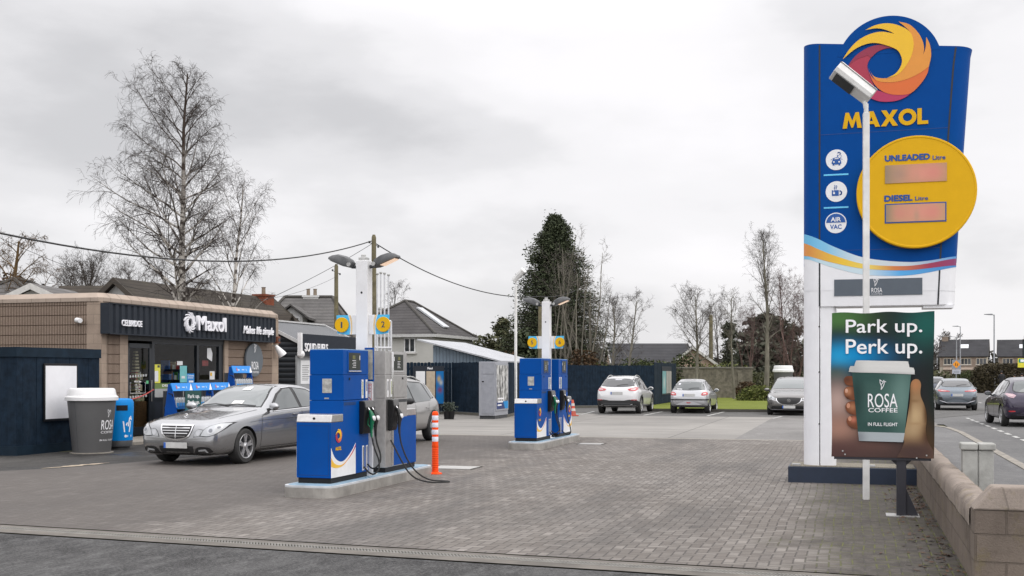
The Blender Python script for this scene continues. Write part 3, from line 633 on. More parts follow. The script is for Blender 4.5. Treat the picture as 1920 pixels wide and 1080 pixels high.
# service symbols
rr = .158; ic = [C9(281, 126), C9(280, 315), C9(277, 502)]
m_ic = mat('icon_blue', (.005, .08, .33), .4, var=.02)
for i, (x, z) in enumerate(ic):
    base = flat([circ(0, 0, rr)], (x, -.002, z), (1, 0, 0), .003).obj('service_symbol', m_signwhite, t_sign)
    k = rr/62.; Q = lambda pts: [(px*k, py*k) for px, py in pts]
    if i == 0:
        ps = [smooth_poly([(-24, -4), (-14, 12), (14, 12), (24, -4), (24, -26), (-24, -26)], n=4), [(-22, -26), (-12, -26), (-12, -34), (-22, -34)], [(12, -26), (22, -26), (22, -34), (12, -34)],
              [(3, 16), (9, 18), (12, 28), (6, 30)], circ(-20, 8, 3.4, n=10), circ(24, 10, 3.4, n=10), circ(-30, 2, 2.6, n=10), circ(31, 2, 2.6, n=10), circ(27, 22, 3, n=10)] + strokes([circ(14, 36, 8, n=12, a0=-60, a1=150)], 5)
        flat([Q(p) for p in ps], (x, -.006, z), (1, 0, 0), .003).obj('car_wash_symbol', m_ic, base)
        flat([Q(p) for p in ([(-15, 4), (-9, 9), (9, 9), (15, 4)][::-1], circ(-15, -13, 5, n=12), circ(15, -13, 5, n=12))], (x, -.010, z), (1, 0, 0), .003).obj('windscreen_mark', m_signwhite, base)
    elif i == 1:
        ps = [[(-26, 8), (14, 8), (14, -26), (-26, -26)]] + strokes([circ(18, -9, 12, n=12, a0=-80, a1=80)], 7) + strokes([[(-10, 14), (-12, 22), (-7, 28), (-9, 38)], [(0, 14), (-2, 22), (3, 28), (1, 36)]], 4)
        flat([Q(p) for p in ps], (x, -.006, z), (1, 0, 0), .003).obj('hot_drink_symbol', m_ic, base)
        flat([Q(p) for p in strokes([[(-16, 10), (-14, -6)]], 2.5)+[[(-19, -6), (-14, -1), (-8, -6), (-8, -15), (-19, -15)]]], (x, -.010, z), (1, 0, 0), .003).obj('tea_bag_mark', m_signwhite, base)
    else:
        flat([[(px*.9, py*.9) for px, py in circ(0, 0, rr, n=24, a0=2, a1=178)]], (x, -.006, z), (1, 0, 0), .003).obj('symbol_half', m_ic, base)
        fit_text('AIR', x-.075, x+.075, z+.02, z+.088, -.010, m_signwhite, base, bold=.04); fit_text('VAC', x-.085, x+.085, z-.095, z-.025, -.006, m_ic, base, bold=.04)
for cy in (218, 413):
    p, q = C9(205, cy), C9(352, cy-4); b = B(); b.bx(p[0], q[0], -.004, 0, p[1]-.012, p[1]+.012); b.obj('divider_line', mat('sky_blue', (.12, .52, .8), .4), t_sign)
p, q = C9(267, 938), C9(792, 828); b = B(); b.bx(p[0], q[0], -.01, 0, p[1], q[1]); pan = b.obj('coffee_panel', mat('slate_panel', (.085, .105, .13), .45, var=.05), t_sign)
bx_, bz = C9(518, 878); bird((bx_, -.012, bz), (1, 0, 0), .125, .008, m_letter, pan)
p, q = C9(489, 917), C9(553, 888); fit_text('ROSA', p[0], q[0], p[1], q[1], -.0105, m_letter, pan, bold=.0)
p, q = C9(489, 929), C9(553, 922); fit_text('COFFEE', p[0], q[0], p[1], q[1], -.0105, m_letter, pan)
# legs, underside, plinth
b = B(); prev = None
for z in (.26, ZB):
    row = [b.bm.verts.new((x, y, z)) for x, y in [(R_-R_*math.sin(a), R_-R_*math.cos(a)) for a in np.linspace(0, math.pi, 17)]]
    if prev:
        for i in range(17): b.bm.faces.new((prev[i], prev[(i+1) % 17], row[(i+1) % 17], row[i]))
    prev = row
b.obj('leg_cladding', m_signwhite, t_sign, smooth=40)
b = B(); prev = None
for z in (.26, ZB+.01):
    row = [b.bm.verts.new((x, y, z)) for x, y in [(.255, .02), (.40, .02), (.44, .03), (.475, .06), (.49, .1), (.49, .36), (.475, .42), (.44, .45), (.255, .46)]]
    if prev:
        for i in range(9): b.bm.faces.new((prev[i], prev[(i+1) % 9], row[(i+1) % 9], row[i]))
    prev = row
b.obj('leg', m_signwhite, t_sign, smooth=40)
b = B(); b.bx(TR(ZB)-R_*1.9, TR(ZB)-.03, .03, .45, ZB-.05, ZB); b.bx(.5, 1.9, .02, .46, ZB-.012, ZB); b.obj('underside', m_signwhite, t_sign)
for z in (.9, 1.7, 2.4): b = B(); b.lathe([(.012, 0), (.012, .006)], 10, (.15, -.0, z)); b.bm.clear(); b.box((.24, .0, z), (.02, .01, .02)); b.obj('fixing', m_black, t_sign)
b = B(); b.bx(-.22, 1.66, -.16, .66, -.02, .25); b.obj('plinth', mat('plinth_navy', (.012, .022, .045), .5), t_sign, bevel=.01)
b = B(); b.bx(-.19, 1.63, -.13, .63, .25, .262); gr = b.obj('gravel', mat('gravel', (.20, .18, .14), .95, var=.6, scale=60, bump=1, bscale=90), t_sign)
b = B()
for x in (-.1, 1.0): b.bx(x-.06, x+.06, -.12, .0, .262, .29)
b.obj('base_bracket', m_galv, t_sign)
# ------------------------------------------------------------------ poster on its post
PO = gp(1690, 968); PO = Vector((PO.x, PO.y, 0))
t_post = thing('poster_stand', 'large coffee poster showing a hand holding a green cup on a dark post', 'poster stand', PO, RZ)
P_ = lambda cx, cy: (lambda r: (r[0], r[1]))(onplane(1470+cx*.40764, 560+cy*.40764, (PO.x-.06*U.x, PO.y-.06*U.y), V))
m_post = mat('post_charcoal', (.022, .022, .03), .45)
b = B(); b.bx(-.055, .055, -.03, .05, 0, 1.0); b.obj('post', m_post, t_post, bevel=.006)
b = B(); b.bx(-.17, .2, -.1, .2, 0, .012); b.obj('base_plate', m_galv, t_post)
b = B(); b.prism([(.056, 0, .012), (.19, 0, .012), (.056, 0, .32)], (0, .012, 0)); b.prism([(0, .051, .012), (0, .2, .012), (0, .051, .35)], (.012, 0, 0)); b.obj('gusset', m_post, t_post)
b = B(); b.prism([(-.056, .0, .74), (-.2, 0, .74), (-.056, 0, .6)], (0, .012, 0)); b.prism([(.056, .0, .74), (.2, 0, .74), (.056, 0, .6)], (0, .012, 0)); b.obj('head_gusset', m_post, t_post)
xl, zb = P_(218, 724); xr, _ = P_(690, 740); _, zt = P_(455, 63)
zb = P_(455, 731)[1]
b = B(); b.bx(xl+.03, xr-.03, -.045, .0, zb-.03, zb+.0); b.bx(xl+.02, xr-.02, -.045, -.005, zb+.02, zt-.03); b.obj('backing_board', m_post, t_post)
def PB(cx, cy, rx, ry, c, w): x, z = P_(cx, cy); return (x, z, rx*.00258, ry*.00258, c, w)
m_bg = blobs('poster_print', (.018, .020, .022), [PB(250, 90, 140, 70, (.07, .17, .05), .95), PB(660, 120, 110, 110, (.015, .12, .10), .8), PB(240, 180, 60, 40, (.02, .03, .03), .8), PB(320, 260, 140, 55, (.005, .22, .5), 1.0), PB(250, 270, 60, 60, (.02, .33, .62), .8),
    PB(240, 340, 70, 40, (.03, .07, .05), .8), PB(245, 470, 70, 90, (.46, .33, .29), .9), PB(250, 600, 110, 80, (.36, .20, .15), .9), PB(400, 690, 130, 40, (.16, .085, .07), .8), PB(240, 700, 120, 50, (.10, .045, .045), .8), PB(450, 720, 260, 50, (.075, .045, .04), .8), PB(670, 640, 60, 120, (.10, .05, .02), .8), PB(690, 480, 40, 200, (.012, .02, .018), .8)])
ps = B()
cols, rws = 24, 34; grid_v = []
for j in range(rws+1):
    for i in range(cols+1):
        fx, fz = i/cols, j/rws; x = xl+(xr-xl)*fx; z = zb+(zt-zb)*fz
        edge = min(fx, 1-fx, 1-fz); sag = .012*math.sin(fx*9+fz*3)*max(0, fz-.75)*4*.5
        z2 = z + (.008*math.sin(fx*14) if j == rws else 0)
        grid_v.append(ps.bm.verts.new((x+(.006*math.sin(fz*8) if i in (0, cols) else 0), -.052+sag*.35, z2)))
for j in range(rws):
    for i in range(cols): k = j*(cols+1)+i; ps.bm.faces.new((grid_v[k], grid_v[k+1], grid_v[k+cols+2], grid_v[k+cols+1]))
sheet = ps.obj('poster_sheet', m_bg, t_post, smooth=180)
yo = -.060
def art(pts, m, name, lift=0, n=6, sm=True): 
    q = [P_(p[0], p[1]) + tuple(p[2:]) for p in pts]
    if sm: q = smooth_poly(q, n=n)
    return flat([q], (0, yo-lift, 0), (1, 0, 0), .002).obj(name, m, sheet)
skin = blobs('printed_thumb', (.27, .16, .08), [PB(604, 395, 26, 34, (.42, .19, .085), .9), PB(600, 540, 42, 60, (.50, .36, .20), .9), PB(590, 610, 40, 40, (.42, .30, .17), .8), PB(655, 520, 14, 90, (.07, .03, .012), .9), PB(577, 470, 12, 80, (.14, .07, .03), .8), PB(660, 640, 26, 50, (.06, .026, .014), .9), PB(595, 720, 140, 62, (.072, .043, .038), 1.0), PB(595, 700, 140, 40, (.072, .043, .038), .9), PB(598, 470, 24, 8, (.2, .11, .05), .6), PB(606, 575, 34, 6, (.33, .21, .11), .6)])
art([(582, 400), (590, 378), (606, 370), (622, 375), (630, 395), (627, 430), (631, 455), (644, 485), (654, 520), (656, 560), (652, 600), (656, 636), (668, 668), (688, 700, 1), (688, 736, 1), (520, 730, 1), (552, 664), (548, 640), (560, 590), (572, 520), (580, 460)], skin, 'printed_thumb')
fin = blobs('printed_fingers', (.17, .06, .03), [PB(290, 372, 16, 14, (.10, .04, .025), .9), PB(296, 428, 14, 18, (.42, .19, .10), .9), PB(314, 498, 16, 18, (.38, .17, .09), .9), PB(318, 556, 15, 14, (.48, .17, .11), .9), PB(290, 460, 14, 12, (.06, .025, .015), .9), PB(300, 535, 14, 10, (.07, .03, .018), .9), PB(310, 600, 25, 18, (.10, .045, .03), .9)])
for cx, cy, rx, ry, k in ((303, 377, 27, 21, .1), (310, 433, 35, 29, .12), (322, 501, 40, 29, .12), (328, 566, 40, 28, .15)): art([(cx-rx, cy-ry*.1), (cx-rx*.82, cy-ry*.72), (cx-rx*.3, cy-ry), (cx+rx, cy-ry*.9, 1), (cx+rx+20, cy+ry*1.15, 1), (cx-rx*.1, cy+ry*(1+k)), (cx-rx*.75, cy+ry*.7)], fin, 'printed_finger', n=6)
nail = blobs('printed_nail', (.52, .25, .16), [PB(290, 420, 10, 10, (.62, .38, .28), .9)])
for cx, cy, rx, ry in ((287, 424, 7, 11), (296, 492, 8, 12), (303, 552, 8, 11)): art(circ(cx, cy, rx, ry, n=16), nail, 'printed_nail', .002, sm=False)
cupm = blobs('printed_cup', (.05, .105, .092), [PB(540, 450, 50, 150, (.13, .225, .20), .9), PB(335, 450, 35, 160, (.020, .045, .042), .9), PB(420, 590, 120, 40, (.025, .062, .056), .7), PB(400, 360, 90, 30, (.03, .075, .068), .7)])
art([(312, 338, 1), (585, 344, 1), (555, 618, 1), (340, 612, 1)], cupm, 'printed_cup', .002, sm=False)
art([(340, 612, 1), (555, 618, 1), (548, 660, 1), (345, 654, 1)], blobs('printed_cup_base', (.36, .40, .42), [PB(345, 640, 30, 40, (.20, .22, .24), .9)]), 'printed_cup_base', .002, sm=False)
lidm = blobs('printed_lid', (.62, .62, .60), [PB(320, 320, 40, 50, (.42, .42, .41), .8), PB(450, 345, 150, 8, (.38, .38, .38), .8)])
art([(322, 318, 1), (330, 290), (345, 284), (450, 286), (560, 288), (572, 296), (578, 322, 1)], lidm, 'printed_lid', .004)
art([(300, 330), (304, 314), (320, 310), (450, 312), (580, 316), (598, 324), (600, 345), (590, 348), (450, 342), (312, 338)], lidm, 'printed_lid', .0065)
for tx, a, z, bo in (('Park up.', (284, 177), (636, 92), .012), ('Perk up.', (284, 275), (636, 184), .012)):
    p, q = P_(*a), P_(*z); fit_text(tx, p[0], q[0], p[1], q[1], yo-.001, m_letter, sheet, bold=bo)
for tx, a, z, bo in (('ROSA', (386, 500), (522, 437), .0), ('COFFEE', (388, 522), (522, 504), .012), ('IN FULL FLIGHT', (386, 585), (522, 571), .012)):
    p, q = P_(*a), P_(*z); fit_text(tx, p[0], q[0], p[1], q[1], yo-.005, m_letter, sheet, bold=bo)
x, z = P_(455, 418); bird((x, yo-.005, z), (1, 0, 0), .115, .007, m_letter, sheet)
for cx, cy in ((270, 700), (281, 716), (610, 733), (656, 721)):
    x, z = P_(cx, cy); b = B(); b.box((x, yo-.002, z), (.016, .006, .016)); b.obj('eyelet', m_galv, t_post)
# ------------------------------------------------------------------ white floodlight masts
def mast(p, label, rot, tall=5.1):
    t = thing('floodlight_mast', label, 'floodlight', p, rot, 'white floodlight masts')
    b = B(); b.bx(-.04, .04, -.04, .04, 0, tall-.22); b.obj('pole', mat('mast_white', (.70, .70, .69), .5, dirt=.45, dirtc=(.36, .34, .30), scale=5), t, bevel=.006)
    b = B(); b.tube([(0, 0, tall-.24), (0, 0, tall-.1)], .03, 12); b.tube([(0, 0, tall-.18), (-.02, 0, tall-.06)], .03, 10); b.obj('spigot', MATS['mast_white'], t, smooth=40)
    # long wedge-shaped lantern, tipped up to the left
    L = .60; a = rad(40); M = Matrix.Translation((.05, 0, tall-.03)) @ Matrix.Rotation(a, 4, 'Y') @ Matrix.Rotation(rad(-24), 4, 'X')
    sec = [(-.13, -.02), (-.13, .07), (-.07, .15), (.07, .15), (.13, .07), (.13, -.02), (.1, -.07), (-.1, -.07)]
    b = B(); r0 = [b.bm.verts.new(M @ Vector((-L, y, z))) for y, z in sec]; r1 = [b.bm.verts.new(M @ Vector((.0, y*.92, z*.92))) for y, z in sec]
    for i in range(8): b.bm.faces.new((r0[i], r0[(i+1) % 8], r1[(i+1) % 8], r1[i]))
    b.bm.faces.new(r0[::-1]); b.bm.faces.new(r1); h = b.obj('lantern', MATS['mast_white'], t, bevel=.008)
    b = B(); b.prism([M @ Vector(q) for q in ((-L+.05, -.09, -.078), (-.25, -.09, -.078), (-.25, .09, -.078), (-L+.05, .09, -.078))], M.to_3x3() @ Vector((0, 0, .01))); b.obj('lens', mat('lens_glass', (.03, .035, .04), .15), h)
    b = B(); b.prism([M @ Vector(q) for q in ((-L-.005, -.12, .062), (.0, -.115, .058), (.0, -.135, .075), (-L-.005, -.142, .08))], M.to_3x3() @ Vector((0, .01, .0))); b.obj('trim', m_galv, h)
    return t
pm = gp(1624, 937)
mast(pm, 'near white floodlight mast in front of the fuel price sign', RZ*.6, 5.36)
# ------------------------------------------------------------------ pump islands
I1 = Vector((-2.215, 17.13, 0)); I2 = Vector((.805, 26.79, 0)); IH = .16
loc_ = lambda I, x, y, z=0: (I.x+x*V.x+y*U.x, I.y+x*V.y+y*U.y, z)
def island(I, lab):
    t = thing('pump_island', lab, 'pump island', I, RZ, 'raised pump islands')
    out = []
    for cx, cy, a0 in ((.39-.17, 1.92-.17, 0), (-.39+.17, 1.92-.17, 90), (-.39+.17, -1.92+.17, 180), (.39-.17, -1.92+.17, 270)): out += circ(cx, cy, .17, n=8, a0=a0, a1=a0+90)
    b = B(); b.prism([(x, y, -.02) for x, y in out], (0, 0, IH+.0)); b.obj('steel_skirt', mat('island_steel', (.36, .345, .32), .42, metal=.4, var=.25, scale=4, dirt=.7, dirtc=(.15, .14, .125)), t, smooth=30)
    b = B(); b.prism([(x*.995, y*.999, IH-.02) for x, y in out], (0, 0, .026)); b.obj('white_edge', mat('edge_grey', (.5, .52, .54), .5, dirt=.5, dirtc=(.3, .3, .3)), t)
    b = B(); b.prism([(x*.90, y*.978, IH-.02) for x, y in out], (0, 0, .031)); b.obj('blue_top', mat('island_blue', (.21, .32, .41), .6, var=.2, dirt=.6, dirtc=(.27, .29, .30)), t)
    return t
island(I1, 'long steel edged pump island carrying pumps 1 and 2 in the foreground')
island(I2, 'long steel edged pump island carrying pumps 5 and 6 further back')
PY0 = -1.02
PO_ = (I1.x+.225*V.x+PY0*U.x, I1.y+.225*V.y+PY0*U.y)
def PA(px, py): y, z = onplane(px, py, PO_, U); return y, z-IH
m_screen = mat('pump_screen', (.022, .027, .022), .3, var=.4, scale=12, spec=.2)
def hose_pts(A, Bp, sag, out, n=14):
    """hose hanging from A to Bp in the pump's side frame"""
    A, Bp = Vector(A), Vector(Bp); pts = []
    for i in range(n+1):
        t = i/n; p = A.lerp(Bp, t); k = math.sin(math.pi*t)
        p.z -= sag*k*(.6+.8*t*(1-t)*2); p.x += out*k; pts.append(p)
    return pts
def pump(label, group, top_m, low_m, steel=False, nozzles=2, I=None, at_=None, flip=False, hoses=((.0,),)):
    t = thing('fuel_pump', label, 'fuel pump', loc_(I, at_[0], at_[1], IH), RZ+(math.pi if flip else 0), group)
    hw, y0, ys, y1 = .26, -.6, -.21, .66
    b = B(); b.bx(-hw+.015, hw-.015, y0+.02, y1-.02, 0, .085); b.obj('base_plinth', m_black, t, bevel=.006)
    b = B(); b.bx(-hw, hw, y0, ys+.01, .086, .845); lb = b.obj('lower_box', m_blue, t, bevel=.006)
    b = B(); b.bx(-hw+.03, hw-.03, y0-.0015, y0+.001, .12, .125); b.bx(-hw+.03, hw-.03, y0-.0015, y0+.001, .80, .804); b.bx(-hw+.03, -hw+.034, y0-.0015, y0+.001, .126, .799); b.bx(hw-.034, hw-.03, y0-.0015, y0+.001, .126, .799); b.obj('access_panel_gap', mat('gap_blue', (.0, .02, .10), .6), lb)
    b = B()                                            # bright metal lid with a chamfered front
    b.prism([(-hw-.004, y0-.004, .846), (-hw-.004, y0+.03, .955), (-hw-.004, ys-.002, .955), (-hw-.004, ys-.002, .846)], (2*hw+.008, 0, 0)); lid = b.obj('lid', m_steel, t, bevel=.012)
    b = B(); b.lathe([(.018, .02), (.018, -.006), (.006, -.008)], 12, (0, y0+.012, .9), 'Y')
    b.obj('lock', m_black, lid)
    b = B(); b.bx(-hw, hw, ys, y1, .086, 1.135); b.obj('lower_cabinet', low_m, t, bevel=.006)
    b = B(); b.bx(-hw+.004, hw-.004, ys+.003, y1-.002, 1.14, 1.495); b.bx(-hw+.004, hw-.004, ys+.003, y1-.002, 1.50, 1.85); b.bx(-hw+.02, hw-.02, ys+.02, y1-.02, 1.1, 1.845); cab = b.obj('upper_cabinet', top_m, t, bevel=.005)
    b = B(); b.bx(-hw+.01, hw-.01, ys+.01, y1-.01, 1.851, 1.862); b.obj('top_cap', m_galv if steel else mat('pale_blue_cap', (.2, .33, .5), .5), cab)
    if not steel:
        b = B(); b.bx(-.06, .085, ys-.002, ys+.002, 1.245, 1.445); b.obj('rating_plate', mat('rating_plate', (.40, .40, .38), .4, metal=.4, var=.35, scale=22), cab)
        b = B(); b.bx(-.03, .04, ys-.001, ys+.003, 1.16, 1.178); b.obj('maker_plate', m_galv, cab)
    for s in (1, -1):
        X = s*hw; fx = lambda a, c, *r: (min(X+s*a, X+s*c), max(X+s*a, X+s*c)) + r
        # display with bezel and chrome ledge
        b = B(); b.bx(*fx(-.01, .004), -.07, .39, 1.53, 1.832); bez = b.obj('display_bezel', m_steel if steel else m_blue, cab, bevel=.003)
        b = B(); b.bx(*fx(-.01, .007), -.035, .355, 1.565, 1.812); scn = b.obj('display', m_screen, bez)
        b = B(); b.bx(*fx(.007, .0078), .09, .18, 1.725, 1.775); b.obj('lcd_lines', mat('lcd', (.12, .12, .02), .3, var=.4, scale=40), scn)
        b = B()
        for i in range(5): b.bx(*fx(.007, .0078), .08+.03*(i % 2), .2, 1.70-.024*i, 1.706-.024*i)
        b.bx(*fx(.007, .0082), *[.322, .342], 1.71, 1.775); b.obj('printed_lines', m_letter, scn)
        b = B(); b.bx(*fx(0, .016), -.05, .37, 1.545, 1.558); b.obj('display_ledge', m_chrome, bez)
        b = B(); b.bx(*fx(-.01, .003), ys+.006, .35, 1.147, 1.488); dr = b.obj('service_door', top_m, cab, bevel=.003)
        b = B(); b.bx(*fx(0, .012), -.03, .0, 1.425, 1.46); b.obj('door_lock', m_black, dr)
        for yy in (.41, .55):
            b = B(); b.bx(*fx(-.01, .006), yy, yy+.055, 1.16, 1.43); st = b.obj('grade_strip', m_white, cab)
            b = B(); b.bx(*fx(.004, .0075), yy+.014, yy+.041, 1.20 if yy < .5 else 1.26, 1.40); b.obj('strip_print', mat('strip_print%d' % (yy > .5), (.30, .34, .14) if yy < .5 else (.08, .09, .1), .5, var=.6, scale=30), st)
        # vent slots
        b = B()
        for i in range(9): b.bx(*fx(-.01, .003), -.19+i*.045, -.155+i*.045, 1.07, 1.115)
        b.obj('vent_slots', mat('vent_blue', (.0, .035, .14), .6) if not steel else m_darkgrey, t)
        # printed white skirt with the swoosh
        if not steel:
            fr = (0, X+s*.001, 0)
            def sheet(pts, m, nm, l):
                bb = B(); bb.sheet([(X+s*l, y, z) for y, z in pts], (s*.0015, 0, 0)); bb.keep = True; return bb.obj(nm, m, t)
            top = smooth_poly([(-.598, .50), (-.50, .375), (-.36, .305), (-.22, .295), (-.08, .34), (.08, .43), (.20, .525)], False, 6)
            sk = sheet([(.20, .088), (-.598, .088)]+top, m_white, 'white_skirt', .001)
            o1 = smooth_poly([(-.598, .365), (-.5, .285), (-.36, .25), (-.22, .255), (-.08, .31), (.08, .405), (.20, .51)], False, 6); o2 = smooth_poly([(-.598, .245), (-.5, .222), (-.36, .215), (-.22, .235), (-.08, .295), (.08, .38), (.20, .475)], False, 6)
            sw = sheet(o1+o2[::-1], MATS.get('pump_swoosh') or grad2(), 'swoosh', .003)
            emblem((X+s*.004, -.37, .655), (0, s, 0), .105, t, .0012)
            d = (0, s, 0)
            heavy('MAXOL', -.09, .09, 0, .05, (X+s*.003, -.37, .455), d, .0012, m_yellow, t)
        else:
            b = B(); b.bx(*fx(-.01, .004), -.59, .35, .1, .84); b.obj('blue_side_panel', m_blue, t, bevel=.003)
            b = B(); b.bx(*fx(-.005, .014), .36, .43, .1, 1.85); b.obj('corner_trim', m_chrome, t, bevel=.01)
        # nozzle boot
        by0, by1 = (.32, .665) if nozzles == 2 else (.36, .58)
        b = B(); x0 = X; P = [(0, 1.125), (.085, 1.11), (.10, 1.02), (.075, .70), (.05, .645), (0, .645)]
        b.prism([(X+s*px, by0, z) for px, z in P], (0, by1-by0, 0)); boot = b.obj('nozzle_boot', m_black, t, bevel=.012)
        b = B(); b.prism([(X+s*px, by0+.01, z) for px, z in ((.04, 1.128), (.092, 1.118), (.108, 1.03), (.10, 1.02))], (0, by1-by0-.02, 0)); b.obj('boot_hood', mat('boot_grey', (.10, .10, .10), .5), boot, bevel=.005)
        for k in range(nozzles):
            yc = by0+(by1-by0)*(.32+.42*k) if nozzles == 2 else (by0+by1)/2
            gm = mat('nozzle_green', (.0, .13, .055), .4) if (k == 0 and nozzles == 2) else mat('nozzle_black', (.02, .02, .02), .45)
            b = B(); b.tube([(X+s*.06, yc, 1.03), (X+s*.10, yc, .98), (X+s*.125, yc-.004, .93)], [.012, .014, .018], 10); b.obj('boot_mouth', m_black, boot)
            b = B(); b.tube([(X+s*.118, yc-.002, .99), (X+s*.135, yc, .95), (X+s*.155, yc, .90), (X+s*.16, yc, .84), (X+s*.15, yc, .77), (X+s*.145, yc, .70)], [.016, .03, .042, .036, .026, .022], 10)
            b.tube([(X+s*.15, yc-.01, .92), (X+s*.10, yc-.01, .86), (X+s*.095, yc-.01, .78), (X+s*.14, yc-.01, .73)], .008, 6); nz = b.obj('nozzle', gm, t, smooth=50)
            b = B(); b.tube([(X+s*.07, yc, 1.06), (X+s*.125, yc, .975)], .011, 8); b.obj('spout', m_chrome, nz, smooth=50)
            b = B(); b.lathe([(.0, .02), (.028, .018), (.042, .008), (.045, 0)], 16, (0, 0, 0)); b.bm.transform(Matrix.Translation((X+s*.185, yc, .875)) @ Matrix.Rotation(s*rad(75), 4, 'Y')); b.obj('splash_guard', m_white, nz, smooth=50)
            b = B(); b.tube([(X+s*.146, yc, .71), (X+s*.15, yc, .60)], [.021, .017], 10); b.obj('swivel', gm if k == 0 else m_black, nz, smooth=50)
            ysl = .455+.13*k
            sag, out_ = (.12, .13) if k == 0 else (.16, .20)
            if steel: end = (X+s*.02, by0+.02, .50); pts = [(X+s*.15, yc, .62), (X+s*.17, yc-.02, .45), (X+s*.25, yc-.05, .22), (X+s*.38, yc-.10, .02), (X+s*.56, yc-.20, -.11), (X+s*.78, yc-.34, -.14), (X+s*.84, yc-.28, -.146), (X+s*.66, yc-.10, -.142), (X+s*.45, yc+.0, -.09), (X+s*.30, yc+.03, .03), (X+s*.17, yc+.04, .24), (X+s*.07, yc+.04, .42), (X+s*.02, yc+.04, .50)]
            else: pts = [(X+s*.15, yc, .62), (X+s*.165, yc+.01, .5), (X+s*.21, yc+.03, .34), (X+s*.215, yc+.0, .22), (X+s*.17, yc-.06, .145), (X+s*.09, ysl-.03, .14), (X+s*.02, ysl, .19)] if k else [(X+s*.15, yc, .62), (X+s*.18, yc+.02, .45), (X+s*.24, yc+.05, .26), (X+s*.25, yc+.02, .13), (X+s*.19, yc-.02, .065), (X+s*.1, ysl-.02, .09), (X+s*.02, ysl, .16)]
            sp = []
            for p0, p1, p2, p3 in zip([pts[0]]+pts[:-2], pts[:-1], pts[1:], pts[2:]+[pts[-1]]):
                for q in range(6):
                    u = q/6; sp.append(tuple(.5*((2*b_)+(c-a)*u+(2*a-5*b_+4*c-d_)*u*u+(-a+3*b_-3*c+d_)*u**3) for a, b_, c, d_ in zip(p0, p1, p2, p3)))
            sp.append(pts[-1]); b = B(); b.tube(sp, .0125, 10); b.obj('hose', m_rubber, t, smooth=60)
        if not steel:
            for k in range(2):
                ysl = .43+.13*k
                b = B(); b.bx(*fx(-.01, .004), ysl, ysl+.06, .11, .47); sl_ = b.obj('hose_slot', m_white, t)
                b = B(); b.bx(*fx(.003, .006), ysl+.02, ysl+.045, .13, .45); b.obj('slot_gap', m_darkgrey, sl_)
    return t
def grad2():
    n = NT('pump_swoosh'); s = n.sep(n.tc.outputs['Object']); n.set(color=n.ramp(n.math('ADD', n.math('MULTIPLY', s[1], 1.2), .73), [(0, (.75, .42, .03)), (.3, (.78, .50, .06)), (.55, (.70, .30, .04)), (.8, (.5, .06, .06)), (1, (.25, .03, .2))]), rough=.4); MATS['pump_swoosh'] = n.m; return n.m
grad2()
gA = 'blue fuel pumps'
p1 = pump('blue fuel pump nearest to the camera, in front of number 1', gA, m_blue, m_blue, I=I1, at_=(-.04, PY0))
pump('stainless steel fuel pump with blue lower panels behind the nearest blue pump', gA, m_steel, m_steel, steel=True, nozzles=1, I=I1, at_=(-.01, .86), flip=True)
p3 = copy_thing(p1, loc_(I2, -.04, PY0, IH), label='blue fuel pump at the near end of the far island')
pump('blue fuel pump at the back of the far island, left of the traffic cone', gA, m_blue, m_blue, nozzles=1, I=I2, at_=(-.01, .88), flip=True)
